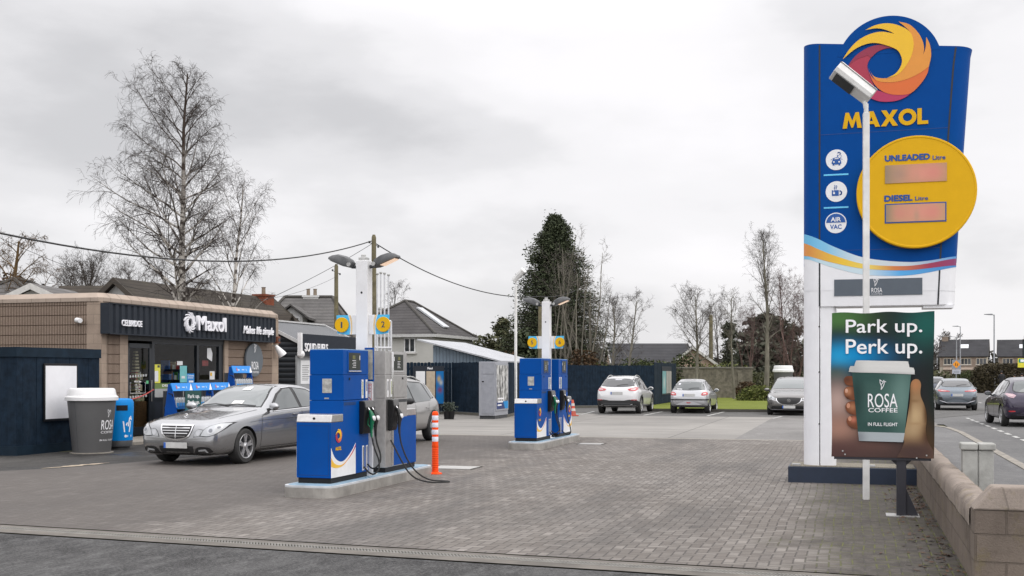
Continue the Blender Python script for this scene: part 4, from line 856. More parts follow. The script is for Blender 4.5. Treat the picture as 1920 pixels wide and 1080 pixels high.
# ------------------------------------------------------------------ columns with numbers and lamps
m_lampglass = NT('lit_lamp_glass'); m_lampglass.set(color=(.9, .7, .5), emit=(1, .70, .52), emits=.6, rough=.3); m_lampglass = m_lampglass.m
m_col = mat('column_white', (.72, .72, .73), .45, dirt=.35, dirtc=(.42, .40, .37), scale=4, var=.05)
def column(I, nums, lab):
    t = thing('pump_column', lab, 'lighting column', loc_(I, .045, -.13, IH), RZ, 'white columns with lamps on the islands')
    H = 3.2
    b = B(); b.bx(-.095, .095, -.09, .09, 0, H); b.obj('post', m_col, t, bevel=.008)
    b = B(); b.bx(-.16, .16, -.15, .15, 0, .015); b.obj('base_plate', m_col, t)
    b = B(); b.bx(-.07, .06, -.05, .06, H, H+.05); b.box((-.01, 0, H+.07), (.07, .06, .05), rz=.4); b.obj('cable_box', m_galv, t, bevel=.006)
    b = B()
    for z in (H-.55, H-1.38): b.lathe([(.018, 0), (.018, .004)], 12, (0, 0, 0), 'Y'); 
    b.bm.clear()
    for z in (H-.48, H-1.35):
        r = [b.bm.verts.new((.017*math.cos(a), -.0925, z+.017*math.sin(a))) for a in np.linspace(0, 2*math.pi, 13)[:-1]]; b.bm.faces.new(r)
    b.obj('cable_hole', m_black, t)
    for s, nm in ((-1, nums[0]), (1, nums[1])):
        # curved name board: pale inner end, blue outer field, yellow disc
        z0, z1 = 2.10, 2.39; y = -.045
        b = B(); b.bx(min(s*.095, s*.40), max(s*.095, s*.40), y, y+.03, z0, z1); bd = b.obj('number_board', m_white, t, bevel=.004)
        blue = smooth_poly([(s*.22, z0, 1), (s*.23, z0+.12), (s*.275, z0+.22), (s*.345, z1, 1)], False, 5)
        pl = blue + [(s*.402, z1), (s*.402, z0)] if s < 0 else blue+[(s*.40, z1), (s*.40, z0)]
        pl = [(s*.26, z0), (s*.40, z0), (s*.40+s*.01, z1), (s*.20, z1)]
        arc = smooth_poly([(s*.22, z1, 1), (s*.195, z1-.12), (s*.20, z0+.06), (s*.22, z0, 1)], False, 6)
        fld = [(s*.30, z0), (s*.415, z0+.02), (s*.43, z1), (s*.24, z1)] + smooth_poly([(s*.24, z1, 1), (s*.215, z1-.09), (s*.205, z0+.1), (s*.215, z0, 1)], False, 6)
        bb = B(); bb.sheet([(x, y-.002, z) for x, z in fld], (0, -.002, 0)); bb.keep = True; bb.obj('blue_field', mat('board_blue', (.06, .42, .72), .4), bd)
        st = [(s*.20, z1)] + smooth_poly([(s*.20, z1, 1), (s*.178, z1-.09), (s*.172, z0+.1), (s*.182, z0, 1)], False, 6)[1:] + smooth_poly([(s*.194, z0, 1), (s*.188, z0+.1), (s*.197, z1-.09), (s*.222, z1, 1)], False, 6)
        bb = B(); bb.sheet([(x, y-.002, z) for x, z in st], (0, -.002, 0)); bb.keep = True; bb.obj('amber_stripe', mat('stripe_amber', (.72, .50, .22), .4), bd)
        cx, cz = s*.335, (z0+z1)/2
        bb = B(); bb.prism([(x, y-.004, z) for x, z in circ(cx, cz, .112, n=40)], (0, -.022, 0)); dsk = bb.obj('number_disc', m_yellow, bd, bevel=.003)
        wn = .013 if nm == '1' else .028; fit_text(nm, cx-wn, cx+wn, cz-.045, cz+.045, y-.027, mat('number_grey', (.035, .05, .08), .5), dsk, bold=.02, ext=.001, name='number')
        # lamp head on a short bracket
        b = B(); b.tube([(s*.08, 0, H-.09), (s*.20, 0, H-.085)], .026, 10); br = b.obj('lamp_bracket', m_darkgrey, t, smooth=40)
        M = Matrix.Translation((s*.16, 0, H-.06)) @ Matrix.Rotation(-s*rad(17), 4, 'Y')
        b = B(); prev = None
        for d, w, up, dn in ((0, .05, .035, -.05), (.05, .10, .07, -.055), (.16, .125, .095, -.045), (.28, .125, .09, -.035), (.36, .11, .055, -.028), (.41, .07, .0, -.022)):
            row = [b.bm.verts.new(M @ Vector((s*d, y_, z_))) for y_, z_ in ((-w, dn), (-w, dn+.03), (-w*.75, up*.8), (-w*.3, up), (w*.3, up), (w*.75, up*.8), (w, dn+.03), (w, dn))]
            if prev:
                for i in range(8): b.bm.faces.new((prev[i], prev[(i+1) % 8], row[(i+1) % 8], row[i]))
            else: b.bm.faces.new(row[::-1])
            prev = row
        b.bm.faces.new(prev); hd = b.obj('lamp_head', mat('lamp_grey', (.055, .057, .06), .4, var=.1), br, smooth=50)
        b = B(); b.prism([M @ Vector(q) for q in ((s*.13, -.095, -.056), (s*.13, .095, -.056), (s*.37, .085, -.034), (s*.37, -.085, -.034))], M.to_3x3() @ Vector((0, 0, -.005))); b.obj('lamp_glass', m_lampglass if s > 0 else mat('lamp_glass_off', (.3, .29, .27), .2), br)
        b = B(); b.prism([(s*.20+x, -.128, H-.06+z) for x, z in circ(0, 0, .03, n=20)], (0, .02, 0)); b.obj('knuckle', m_galv, br)
    return t
column(I1, '12', 'white column with number discs 1 and 2 and two lamps on the near island')
column(I2, '56', 'white column with number discs 5 and 6 and two lamps on the far island')
# notice boards strapped to the near column
t = thing('notice_stand', 'blue framed clear panel with red no smoking notice beside the near white column', 'notice', loc_(I1, .195, -.25, IH), RZ)
b = B(); b.bx(-.085, .06, -.012, .012, 1.40, 1.90); fr = b.obj('frame', m_blue, t, bevel=.003)
b = B(); b.bx(-.072, .047, -.016, .014, 1.43, 1.87); b.obj('clear_panel', mat('hazed_panel', (.40, .39, .33), .25, var=.35, scale=7), fr)
b = B(); b.bx(-.085, .045, -.010, .010, .02, 1.395); nb = b.obj('notice_board', m_white, t)
m_red = mat('notice_red', (.55, .03, .03), .5)
b = B(); b.bx(-.07, .03, -.0115, -.0105, 1.06, 1.365); b.obj('red_border', m_red, nb)
b = B(); b.bx(-.066, .026, -.013, -.012, 1.066, 1.355); b.obj('notice_face', m_white, nb)
b = B()
for i in range(6): b.bx(-.058, .018-.012*(i % 2), -.0145, -.0135, 1.335-i*.022, 1.343-i*.022)
b.obj('notice_lines', m_red, nb)
ring = flat(strokes([circ(0, 0, .034, n=20)+[(.034, 0)], [(-.024, .024), (.024, -.024)]], .009), (-.02, -.0135, 1.13), (1, 0, 0), .001).obj('no_smoking_mark', m_red, nb)
b = B(); b.bx(-.065, -.03, -.0125, -.011, .93, 1.02); b.obj('hazard_mark', m_yellow, nb)
b = B(); b.bx(-.065, -.01, -.0125, -.011, .72, .92); b.obj('red_notice', m_red, nb)
# orange bollard at the end of the island
p = gp(816, 889); t = thing('bollard', 'orange flexible bollard with white reflective bands at the end of the near island', 'bollard', p, 0)
b = B(); prof_ = [(.001, 0), (.115, 0), (.115, .018), (.062, .035)]
for i in range(14): prof_ += [(.05, .05+i*.03), (.058, .065+i*.03)]
prof_ += [(.052, .49), (.052, 1.0), (.048, 1.03), (.03, 1.045), (.001, 1.048)]; b.lathe(prof_, 28); b.obj('post', m_orange, t, smooth=50)
for k in range(4): b = B(); b.lathe([(.0525, 0), (.054, .004), (.054, .074), (.0525, .078)], 28, (0, 0, .545+k*.118)); b.obj('reflective_band', m_retro, t, smooth=50)
# traffic cone behind the far island
p = gp(1073.5, 780); t = thing('traffic_cone', 'small weathered traffic cone standing behind the far pump island', 'traffic cone', p, .2)
b = B(); b.bx(-.2, .2, -.2, .2, 0, .04); b.obj('base', mat('cone_red', (.42, .05, .02), .6, dirt=.4), t, bevel=.01)
b = B(); b.lathe([(.15, .04), (.13, .1), (.045, .62), (.03, .64)], 24); c_ = b.obj('cone_body', MATS['cone_red'], t, smooth=50)
for z0, z1 in ((.2, .3), (.4, .5)): b = B(); b.lathe([(.133-.163*(z0-.1)+.004, z0), (.133-.163*(z1-.1)+.004, z1)], 24); b.obj('reflective_sleeve', mat('cone_sleeve', (.5, .47, .44), .5), t, smooth=50)
# ------------------------------------------------------------------ cars
def pchip(tab):
    x = np.array([p[0] for p in tab], float); y = np.array([p[1] for p in tab], float); h = np.diff(x); d = np.diff(y)/h; m = np.zeros(len(x))
    for i in range(1, len(x)-1):
        if d[i-1]*d[i] > 0: w1, w2 = 2*h[i]+h[i-1], h[i]+2*h[i-1]; m[i] = (w1+w2)/(w1/d[i-1]+w2/d[i])
    m[0] = d[0]; m[-1] = d[-1]
    def f(q):
        i = int(min(max(np.searchsorted(x, q)-1, 0), len(h)-1)); t = min(max((q-x[i])/h[i], 0), 1)
        return float((1+2*t)*(1-t)**2*y[i]+t*(1-t)**2*h[i]*m[i]+t*t*(3-2*t)*y[i+1]+t*t*(t-1)*h[i]*m[i+1])
    return f
def bspl(P, n):
    P = [P[0], P[0]]+P+[P[-1], P[-1]]; out = []
    for i in range(len(P)-3):
        for k in range(n):
            t = k/n; w = ((1-t)**3/6, (3*t**3-6*t*t+4)/6, (-3*t**3+3*t*t+3*t+1)/6, t**3/6)
            out.append(tuple(sum(w[j]*P[i+j][c] for j in range(4)) for c in (0, 1)))
    out.append(P[-1]); return out
def paint(name, c, metal=.5, rough=.28, dirt=.15):
    n = NT(name); g = n.noise(2.2, 6, .65); s = n.sep(n.tc.outputs['Object'])
    low = n.ramp(n.math('ADD', s[2], n.math('MULTIPLY', g, .25)), [(.35, 1.), (.75, 0.)])
    d = n.math('MULTIPLY', n.math('MULTIPLY', low, n.ramp(g, [(.3, .3), (.7, 1.)])), dirt)
    n.set(color=n.mix(d, c, (.13, .12, .10)), metal=metal, rough=n.math('ADD', rough, n.math('MULTIPLY', d, .5)), coat=1, coatr=.03); return n.m
m_glass = NT('car_glass'); m_glass = m_glass.set(color=(.045, .055, .055), rough=.03, spec=.9, metal=.22, coat=1, coatr=.01)
m_screen_g = NT('windscreen_glass'); m_screen_g = m_screen_g.set(color=(.09, .105, .105), rough=.03, spec=.8, metal=.2, coat=1, coatr=.01)
m_privacy = NT('privacy_glass'); m_privacy = m_privacy.set(color=(.012, .013, .015), rough=.04, spec=.6, coat=1)
m_tyre = mat('tyre', (.022, .022, .022), .8, var=.25, scale=9, bump=.3, dirt=.3, dirtc=(.07, .065, .06))
m_trim = mat('black_trim', (.018, .018, .019), .55)
m_seam = mat('panel_gap', (.006, .006, .007), .8)
m_alloy = mat('alloy', (.50, .50, .51), .28, metal=.85, var=.1)
m_dkalloy = mat('dark_alloy', (.22, .22, .23), .35, metal=.8)
m_tail = NT('tail_lamp'); m_tail = m_tail.set(color=(.42, .015, .02), rough=.12, coat=1, spec=.6)
m_tailw = mat('tail_lamp_clear', (.6, .45, .45), .15, coat=.5)
m_hl = NT('headlamp_glass'); m_hl = m_hl.set(color=(.40, .415, .43), rough=.12, metal=.2, coat=1, coatr=.01)
m_bowl = mat('lamp_bowl', (.50, .51, .53), .25, metal=.4, var=.05)
m_lens = mat('lamp_lens', (.20, .21, .23), .12, metal=.2, var=.05)
m_plate = mat('number_plate', (.48, .48, .47), .5, var=.14, scale=5)
m_plateblue = mat('plate_blue', (.02, .10, .42), .5)
m_well = mat('wheel_well', (.008, .008, .008), .95)
WHEELS = {}
def wheel_mesh(r, w, rim, spokes, style, alloy):
    k = (r, w, rim, spokes, style, alloy.name)
    if k in WHEELS: return WHEELS[k]
    b = B(); h = w/2
    b.lathe([(rim*.98, -h*.85), (rim*1.02, -h*.98), (r*.9, -h), (r*.975, -h*.82), (r, -h*.55), (r, h*.55), (r*.975, h*.82), (r*.9, h), (rim*1.02, h*.98), (rim*.98, h*.85)], 40, axis='X', cap=False)
    t = b.obj('tyre', m_tyre, smooth=40)
    b = B(); b.lathe([(rim*1.03, h*.94), (rim*1.0, h*1.0), (rim*.95, h*.96), (rim*.92, h*.6), (rim*.9, -h*.7)], 40, axis='X', cap=False)
    zc = h*.72
    for i in range(spokes):
        a = 2*math.pi*i/spokes+.3; offs = (-.16, .16) if style == 'double' else (0,)
        for da in offs:
            wd = .034*r/.33 if style == 'double' else .062*r/.33
            p0 = Vector((zc+.012, .05*math.cos(a), .05*math.sin(a))); p1 = Vector((h*.88, rim*.97*math.cos(a+da), rim*.97*math.sin(a+da)))
            d = (p1-p0); n_ = Vector((1, 0, 0)); sd_ = d.cross(n_).normalized()
            q = [p0-sd_*wd*.75, p0+sd_*wd*.75, p1+sd_*wd*(.6 if style == 'double' else .85), p1-sd_*wd*(.6 if style == 'double' else .85)]
            b.prism(q, (-.03, 0, 0))
    b.lathe([(.0, zc+.03), (.03, zc+.03), (.045, zc+.018), (.075, zc+.01), (.08, -.0)], 20, axis='X', cap=False)
    rm = b.obj('rim', alloy, smooth=35)
    b = B(); b.lathe([(rim*.93, h*.1), (rim*.5, h*.12), (.0005, h*.12)], 32, axis='X', cap=False); b.lathe([(rim*.62, h*.3), (rim*.62, h*.32), (.0005, h*.32)], 32, axis='X', cap=False); ds_ = b.obj('brake_disc', m_darkgrey)
    WHEELS[k] = (t, rm, ds_)
    for o in (t, rm, ds_): COL.objects.unlink(o)
    return WHEELS[k]
def clip_poly(pl, axis, v, keep):
    out = []
    for p, q in zip(pl, pl[1:]+pl[:1]):
        a, c = (p[axis]-v)*keep, (q[axis]-v)*keep
        if a >= 0: out.append(p)
        if a*c < 0: t = a/(a-c); out.append(tuple(p[i]+(q[i]-p[i])*t for i in range(len(p))))
    return out
class Car:
    def __init__(s, label, loc, heading, L, W_, top, belt, bot, hw, rw, axles, wr, mats, name='parked_car', group=None, wheel=None, cat='car', arch=1.12):
        """tables are (distance from the front bumper, value); heading is where the nose points"""
        s.t = thing(name, label, cat, loc, math.atan2(-heading[0], heading[1]), group); s.L = L; s.paint = mats
        ft, fb, fo, fw, fr = pchip(top), pchip(belt), pchip(bot), pchip(hw), pchip(rw)
        st = sorted(set([0, .008, .025, .05, .08, .12, .17, .23, .3]+[round(.38+i*(L-.76)/64, 4) for i in range(65)]+[L-x for x in (0, .008, .025, .05, .08, .12, .17, .23, .3)]))
        rows = []
        for d in st:
            zt, zo, w, r = ft(d), fo(d), fw(d)*W_/2, fr(d); zb = min(fb(d), zt-.015); h = zt-zb
            P = [(0, zo), (.6*w, zo), (.86*w, zo), (.965*w, zo+.07), (.99*w, zo+.3*(zb-zo)), (1.005*w, zo+.62*(zb-zo)), (.985*w, zb-.06), (.965*w, zb-.012), (.945*w, zb+min(.02, h*.3)),
                 (w*(.93*.66+r*.34), zb+h*.36), (w*(.93*.30+r*.70), zb+h*.68), (w*r, zt-min(.075, h*.22)), (w*r*.90, zt-min(.022, h*.08)), (w*r*.55, zt-min(.004, h*.02)), (0, zt)]
            rows.append([(x, L/2-d, z) for x, z in bspl(P, 4)])
        bm = bmesh.new(); n = len(rows[0]); V_ = []
        for r in rows: V_.append([bm.verts.new(p) for p in r]+[bm.verts.new((-x, y, z)) for x, y, z in r[-2:0:-1]])
        m = len(V_[0])
        for a, c in zip(V_, V_[1:]):
            for i in range(m): bm.faces.new((a[i], a[(i+1) % m], c[(i+1) % m], c[i]))
        for e in (V_[0], V_[-1]):
            cc = bm.verts.new(sum((v.co for v in e), Vector())/m)
            for i in range(m): bm.faces.new((e[i], e[(i+1) % m], cc))
        bmesh.ops.recalc_face_normals(bm, faces=bm.faces)
        s.bvh = BVHTree.FromBMesh(bm); 
        me = bpy.data.meshes.new('body'); bm.to_mesh(me); bm.free()
        o = bpy.data.objects.new('body', me); COL.objects.link(o); me.materials.append(mats)
        # wheel arches are cut out of the body
        cut = B(); s.ax = axles; s.wr = wr; tw = W_/2*.985
        for d in axles:
            for sx in (1, -1): cut.lathe([(wr*arch, -.20), (wr*arch, .30)], 40, (sx*(tw-.05), L/2-d, wr+.01), 'X')
        co = cut.obj('cutter', m_well); me.materials.append(m_well)
        md = o.modifiers.new('b', 'BOOLEAN'); md.object = co; md.operation = 'DIFFERENCE'; md.solver = 'EXACT'; md.material_mode = 'TRANSFER'
        bpy.context.view_layer.update(); dg = bpy.context.evaluated_depsgraph_get()
        me2 = bpy.data.meshes.new_from_object(o.evaluated_get(dg)); bpy.data.objects.remove(o); bpy.data.objects.remove(co)
        me2.polygons.foreach_set('use_smooth', [True]*len(me2.polygons)); me2.set_sharp_from_angle(angle=rad(42)); me2.name = 'body'
        s.body = link('body', me2, None, s.t)
        wm = wheel_mesh(*wheel) if wheel else wheel_mesh(wr, .2, wr*.66, 5, 'single', m_alloy)
        for d in axles:
            for sx in (1, -1):
                w0 = link('wheel', wm[0].data, None, s.t); w0.location = (sx*(tw-.105), L/2-d, wr); w0.rotation_euler = (0, 0, 0 if sx > 0 else math.pi)
                for q, nm in ((wm[1], 'rim'), (wm[2], 'brake_disc')): link(nm, q.data, None, w0)
    def cast(s, side, a, c):
        far = 6
        if side == 'front': o, d = Vector((a, far, c)), Vector((0, -1, 0))
        elif side == 'rear': o, d = Vector((a, -far, c)), Vector((0, 1, 0))
        elif side == 'right': o, d = Vector((far, a, c)), Vector((-1, 0, 0))
        elif side == 'left': o, d = Vector((-far, a, c)), Vector((1, 0, 0))
        else: o, d = Vector((a, c, far)), Vector((0, 0, -1))
        h, n, _, _ = s.bvh.ray_cast(o, d)
        return (h, n) if h else (None, None)
    def decal(s, side, pl, m, name, off=.004, step=.07, parent=None, b=None):
        """a part that hugs the body: its outline is cast on to the shell from one side"""
        own = b is None; b = b or B()
        xs = [p[0] for p in pl]; ys = [p[1] for p in pl]
        nx = max(1, int((max(xs)-min(xs))/step)); ny = max(1, int((max(ys)-min(ys))/step)); cache = {}
        def vert(p):
            k = (round(p[0], 4), round(p[1], 4))
            if k not in cache:
                h, n_ = s.cast(side, *p)
                cache[k] = b.bm.verts.new(h+n_*off) if h else None
            return cache[k]
        for i in range(nx):
            x0, x1 = min(xs)+(max(xs)-min(xs))*i/nx, min(xs)+(max(xs)-min(xs))*(i+1)/nx
            colp = clip_poly(clip_poly(pl, 0, x0, 1), 0, x1, -1)
            if len(colp) < 3: continue
            for j in range(ny):
                y0, y1 = min(ys)+(max(ys)-min(ys))*j/ny, min(ys)+(max(ys)-min(ys))*(j+1)/ny
                c = clip_poly(clip_poly(colp, 1, y0, 1), 1, y1, -1) if ny > 1 else colp
                vs = []
                for p in c:
                    v = vert(p)
                    if v and (not vs or vs[-1] is not v): vs.append(v)
                if len(vs) > 2 and vs[0] is vs[-1]: vs.pop()
                if len(set(vs)) == len(vs) > 2:
                    try: b.bm.faces.new(vs)
                    except ValueError: pass
        if own: return b.obj(name, m, parent or s.t, smooth=180)
        return b
    def strip(s, side, ln, w, m, name, off=.004, parent=None, b=None):
        own = b is None; b = b or B(); q = []
        for (x0, y0), (x1, y1) in zip(ln, ln[1:]):
            k = max(1, int(math.hypot(x1-x0, y1-y0)/.06)); q += [(x0+(x1-x0)*i/k, y0+(y1-y0)*i/k) for i in range(k)]
        q.append(ln[-1]); prev = None
        for i, p in enumerate(q):
            a_, c_ = q[max(i-1, 0)], q[min(i+1, len(q)-1)]; dx, dy = c_[0]-a_[0], c_[1]-a_[1]; l = math.hypot(dx, dy) or 1; nx, ny = -dy/l*w/2, dx/l*w/2
            h1, n1 = s.cast(side, p[0]+nx, p[1]+ny); h2, n2 = s.cast(side, p[0]-nx, p[1]-ny)
            if not h1 or not h2: prev = None; continue
            cur = (b.bm.verts.new(h1+n1*off), b.bm.verts.new(h2+n2*off))
            if prev: b.bm.faces.new((prev[0], prev[1], cur[1], cur[0]))
            prev = cur
        if own: return b.obj(name, m, parent or s.t, smooth=180)
    def both(s, pl, m, name, off=.004, step=.07, parent=None):
        return [s.decal(sd, pl, m, name, off, step, parent) for sd in ('right', 'left')]
    def mirror(s, y, z, m, size=1):
        for sx in (1, -1):
            h, _ = s.cast('right' if sx > 0 else 'left', y, z); x = h.x if h else sx*.8
            b = B(); bmesh.ops.create_icosphere(b.bm, subdivisions=3, radius=1, matrix=Matrix.Translation((x+sx*.13*size, y+.01, z+.05)) @ Matrix.Rotation(sx*.25, 4, 'Z') @ Matrix.Diagonal((.115*size, .075*size, .078*size, 1)))
            for v in b.bm.verts: v.co.y = max(v.co.y, y-.035)
            mo = b.obj('door_mirror', m, s.t, smooth=60)
            b = B(); b.tube([(x-sx*.03, y+.02, z-.015), (x+sx*.07, y+.015, z+.01)], [.03, .025], 8); b.obj('mirror_arm', m_trim, mo, smooth=60)
            b = B(); bmesh.ops.create_circle(b.bm, cap_ends=True, segments=20, radius=1, matrix=Matrix.Translation((x+sx*.135*size, y-.037, z+.05)) @ Matrix.Rotation(math.pi/2, 4, 'X') @ Matrix.Diagonal((.085*size, .055*size, 1, 1))); b.obj('mirror_glass', m_glass, mo)
    def plate(s, side, z, x=0, w=.52, h=.115, tilt=0, blue=True):
        hit, n = s.cast(side, x, z); sg = 1 if side == 'front' else -1
        y = hit.y+sg*.022
        b = B(); b.box((x, y, z), (w, .012, h), rx=tilt); p = b.obj('number_plate', m_plate, s.t, bevel=.003)
        if blue: b = B(); b.box((x+(w/2-.022)*(1 if sg > 0 else -1), y+sg*.002, z), (.044, .012, h*.96), rx=tilt); b.obj('plate_band', m_plateblue, p)
    def handles(s, ys, z, m):
        for y in ys:
            for sd, sx in (('right', 1), ('left', -1)):
                h, n = s.cast(sd, y, z)
                if h: b = B(); b.box((h.x+sx*.018, y, z), (.026, .21, .03), rx=0); b.obj('door_handle', m, s.t, bevel=.011)
    def rails(s, y0, y1, x, z, m):
        for sx in (1, -1):
            pts = []
            for i in range(9):
                t = i/8; y = y0+(y1-y0)*t; h, _ = s.cast('top', sx*x, y); pts.append((sx*x, y, (h.z if h else z)+.055*min(1, 4*min(t, 1-t))+.004))
            b = B(); b.tube(pts, .017, 8); b.obj('roof_rail', m, s.t, smooth=60)
mir = lambda pl: [(-x, z) for x, z in pl][::-1]
def gline(c, side, lines, w=.009, name='panel_gap'):
    b = B()
    for ln in lines: c.strip(side, ln, w, None, None, .0025, b=b)
    b.obj(name, m_seam, c.t, smooth=180)
# --- silver saloon at the shop ------------------------------------------------
H_ = -U
fw_ = gp(460, 869.5)                                   # near front wheel's outer foot
merc_paint = paint('silver_paint', (.33, .335, .345), .85, .2, .25)
Lm, Wm = 4.87, 1.855; hd = (-U - V*.06).normalized(); sd_ = Vector((-hd.y, hd.x))         # its left side faces the pumps
c0 = Vector((fw_.x, fw_.y)) - sd_*(Wm/2-.03) - hd*(Lm/2-.86)
car = Car('silver saloon car parked beside the shop facing the camera', (c0.x, c0.y, 0), hd, Lm, Wm,
  top=[(0, .58), (.02, .68), (.06, .755), (.16, .81), (.35, .855), (.7, .915), (1.1, .97), (1.5, 1.025), (1.62, 1.06), (1.9, 1.22), (2.2, 1.365), (2.5, 1.445), (2.9, 1.47), (3.35, 1.455), (3.75, 1.385), (4.05, 1.26), (4.28, 1.13), (4.42, 1.095), (4.7, 1.07), (4.82, 1.0), (4.87, .85)],
  belt=[(0, .53), (.1, .68), (.3, .76), (.8, .83), (1.5, .90), (2.5, .955), (3.6, .99), (4.4, 1.0), (4.8, .95), (4.87, .80)],
  bot=[(0, .33), (.05, .24), (.2, .19), (.6, .19), (4.3, .20), (4.7, .26), (4.87, .42)],
  hw=[(0, .70), (.02, .765), (.06, .825), (.14, .885), (.28, .94), (.5, .98), (.85, 1.0), (1.4, 1.0), (3.6, 1.0), (4.2, .97), (4.6, .90), (4.78, .80), (4.87, .66)],
  rw=[(0, .72), (.5, .70), (1.4, .74), (1.65, .72), (2.3, .655), (2.9, .64), (3.6, .65), (4.1, .70), (4.87, .74)],
  axles=(.86, 3.734), wr=.33, mats=merc_paint, name='saloon_car', wheel=(.33, .225, .225, 5, 'double', m_alloy), arch=1.10)
Y = lambda d: Lm/2-d
# lights, grille and bumper (x is the car's right side)
car.decal('front', smooth_poly([(-.355, .75, 1), (.355, .75, 1), (.325, .62), (.24, .51), (.0, .46), (-.24, .51), (-.325, .62)], n=5), m_chrome, 'grille_surround', .012, .05)
gi = smooth_poly([(-.318, .722, 1), (.318, .722, 1), (.29, .615), (.21, .53), (.0, .492), (-.21, .53), (-.29, .615)], n=5)
gr_ = car.decal('front', gi, m_trim, 'grille', .02, .05)
b = B()
for z, w in ((.685, .302), (.638, .287), (.59, .258), (.542, .205)): car.strip('front', [(-w, z), (w, z)], .014, None, None, .028, b=b)
car.strip('front', [(0, .49), (0, .71)], .013, None, None, .03, b=b); b.obj('grille_bars', m_chrome, gr_, smooth=180)
for sg in (1, -1):
    f = (lambda p: p) if sg > 0 else mir
    o1 = smooth_poly([(.525, .555, 1), (.66, .548), (.77, .585), (.845, .67), (.875, .775, 1), (.78, .765), (.67, .725), (.575, .655)], n=5); o2 = smooth_poly([(.375, .53, 1), (.505, .548, 1), (.56, .65, 1), (.47, .665), (.41, .61)], n=5)
    big = lambda pl, k: [(sum(p[0] for p in pl)/len(pl)+(x-sum(p[0] for p in pl)/len(pl))*k, sum(p[1] for p in pl)/len(pl)+(z-sum(p[1] for p in pl)/len(pl))*k) for x, z in pl]
    for pl in (o1, o2): car.decal('front', f(big(pl, 1.10)), m_seam, 'lamp_gap', .004, .04)
    h1 = car.decal('front', f(o1), m_hl, 'headlight', .008, .04); h2 = car.decal('front', f(o2), m_hl, 'headlight', .008, .04)
    for cx, cz, r in ((.70, .645, .06), (.80, .70, .036)):
        car.decal('front', f(circ(cx, cz, r, n=18)), m_bowl, 'lamp_bowl', .013, .05, parent=h1); car.decal('front', f(circ(cx, cz, r*.55, n=14)), m_lens, 'lamp_lens', .017, .05, parent=h1)
    car.decal('front', f(circ(.475, .60, .045, n=14)), m_bowl, 'lamp_bowl', .013, .05, parent=h2)
    it = car.decal('front', f(smooth_poly([(.37, .235, 1), (.44, .335), (.60, .355), (.70, .33), (.735, .265, 1), (.60, .235)], n=4)), m_trim, 'fog_lamp_intake', .006, .05)
    car.decal('front', f([(.47, .275), (.60, .285), (.64, .255), (.66, .262), (.62, .32), (.48, .305)]), m_hl, 'running_lamp', .014, .05, parent=it)
    car.strip('front', f([(.36, .215), (.55, .205), (.74, .225)]), .02, m_chrome if False else merc_paint, 'bumper_lip', .012)
car.decal('front', smooth_poly([(-.36, .36, 1), (.36, .36, 1), (.32, .24), (0, .225), (-.32, .24)], n=4), m_trim, 'bumper_intake', .008, .06)
car.decal('front', [(-.6, .195), (.6, .195), (.6, .235), (-.6, .235)], m_trim, 'splitter', .004, .06)
car.plate('front', .375, w=.50, h=.105)
b = B(); ring = [(0.036*math.cos(a), Y(.30), .905+.036*math.sin(a)) for a in np.linspace(0, 2*math.pi, 17)]; b.tube(ring, .0045, 6)
for a in (90, 210, 330): b.tube([(0, Y(.30), .905), (.036*math.cos(rad(a)), Y(.30), .905+.036*math.sin(rad(a)))], [.006, .002], 6)
b.tube([(0, Y(.30), .85), (0, Y(.30), .87)], .01, 8); b.obj('bonnet_ornament', m_chrome, car.t, smooth=60)
# glass
ws = smooth_poly([(-.70, 1.035, 1), (0, 1.055), (.70, 1.035, 1), (.60, 1.25), (.50, 1.415, 1), (0, 1.44), (-.50, 1.415, 1), (-.60, 1.25)], n=5)
car.decal('front', [(x*1.035, 1.235+(z-1.235)*1.06) for x, z in ws], m_trim, 'screen_surround', .003, .06)
wsc = car.decal('front', ws, m_screen_g, 'windscreen', .007, .06)
car.decal('front', [(-.30, 1.075), (-.05, 1.075), (-.06, 1.14), (-.29, 1.14)], mat('paper', (.62, .62, .60), .7, var=.05), 'paper_on_dash', .011, .06, parent=wsc)
car.decal('front', [(-.17, 1.345), (.02, 1.345), (.0, 1.40), (-.15, 1.40)], m_letter, 'mirror_paper', .011, .06, parent=wsc)
for ln in ([(-.62, 1.045), (-.2, 1.075), (.05, 1.06)], [(-.05, 1.05), (.3, 1.075), (.58, 1.05)]): car.strip('front', ln, .016, m_trim, 'wiper', .014)
sw = [(Y(1.92), .965), (Y(2.83), 1.0), (Y(2.86), 1.375), (Y(2.60), 1.36), (Y(2.33), 1.26), (Y(2.05), 1.085)]
sr = [(Y(2.93), 1.0), (Y(3.72), 1.02), (Y(3.88), 1.06), (Y(3.73), 1.22), (Y(3.45), 1.335), (Y(2.98), 1.382)]
sur = [(Y(1.86), .945), (Y(2.5), .965), (Y(3.8), 1.005), (Y(3.98), 1.05), (Y(3.79), 1.24), (Y(3.48), 1.36), (Y(2.9), 1.405), (Y(2.58), 1.385), (Y(2.28), 1.275), (Y(1.98), 1.09)]
car.both(sur, m_trim, 'window_surround', .003); car.both(sw, m_glass, 'front_side_window', .007); car.both(sr, m_glass, 'rear_side_window', .007)
for sd in ('right', 'left'): car.strip(sd, sur[:3]+sur[3:4], .014, m_chrome, 'belt_chrome', .008); car.strip(sd, sur[4:8], .011, m_chrome, 'window_chrome', .008)
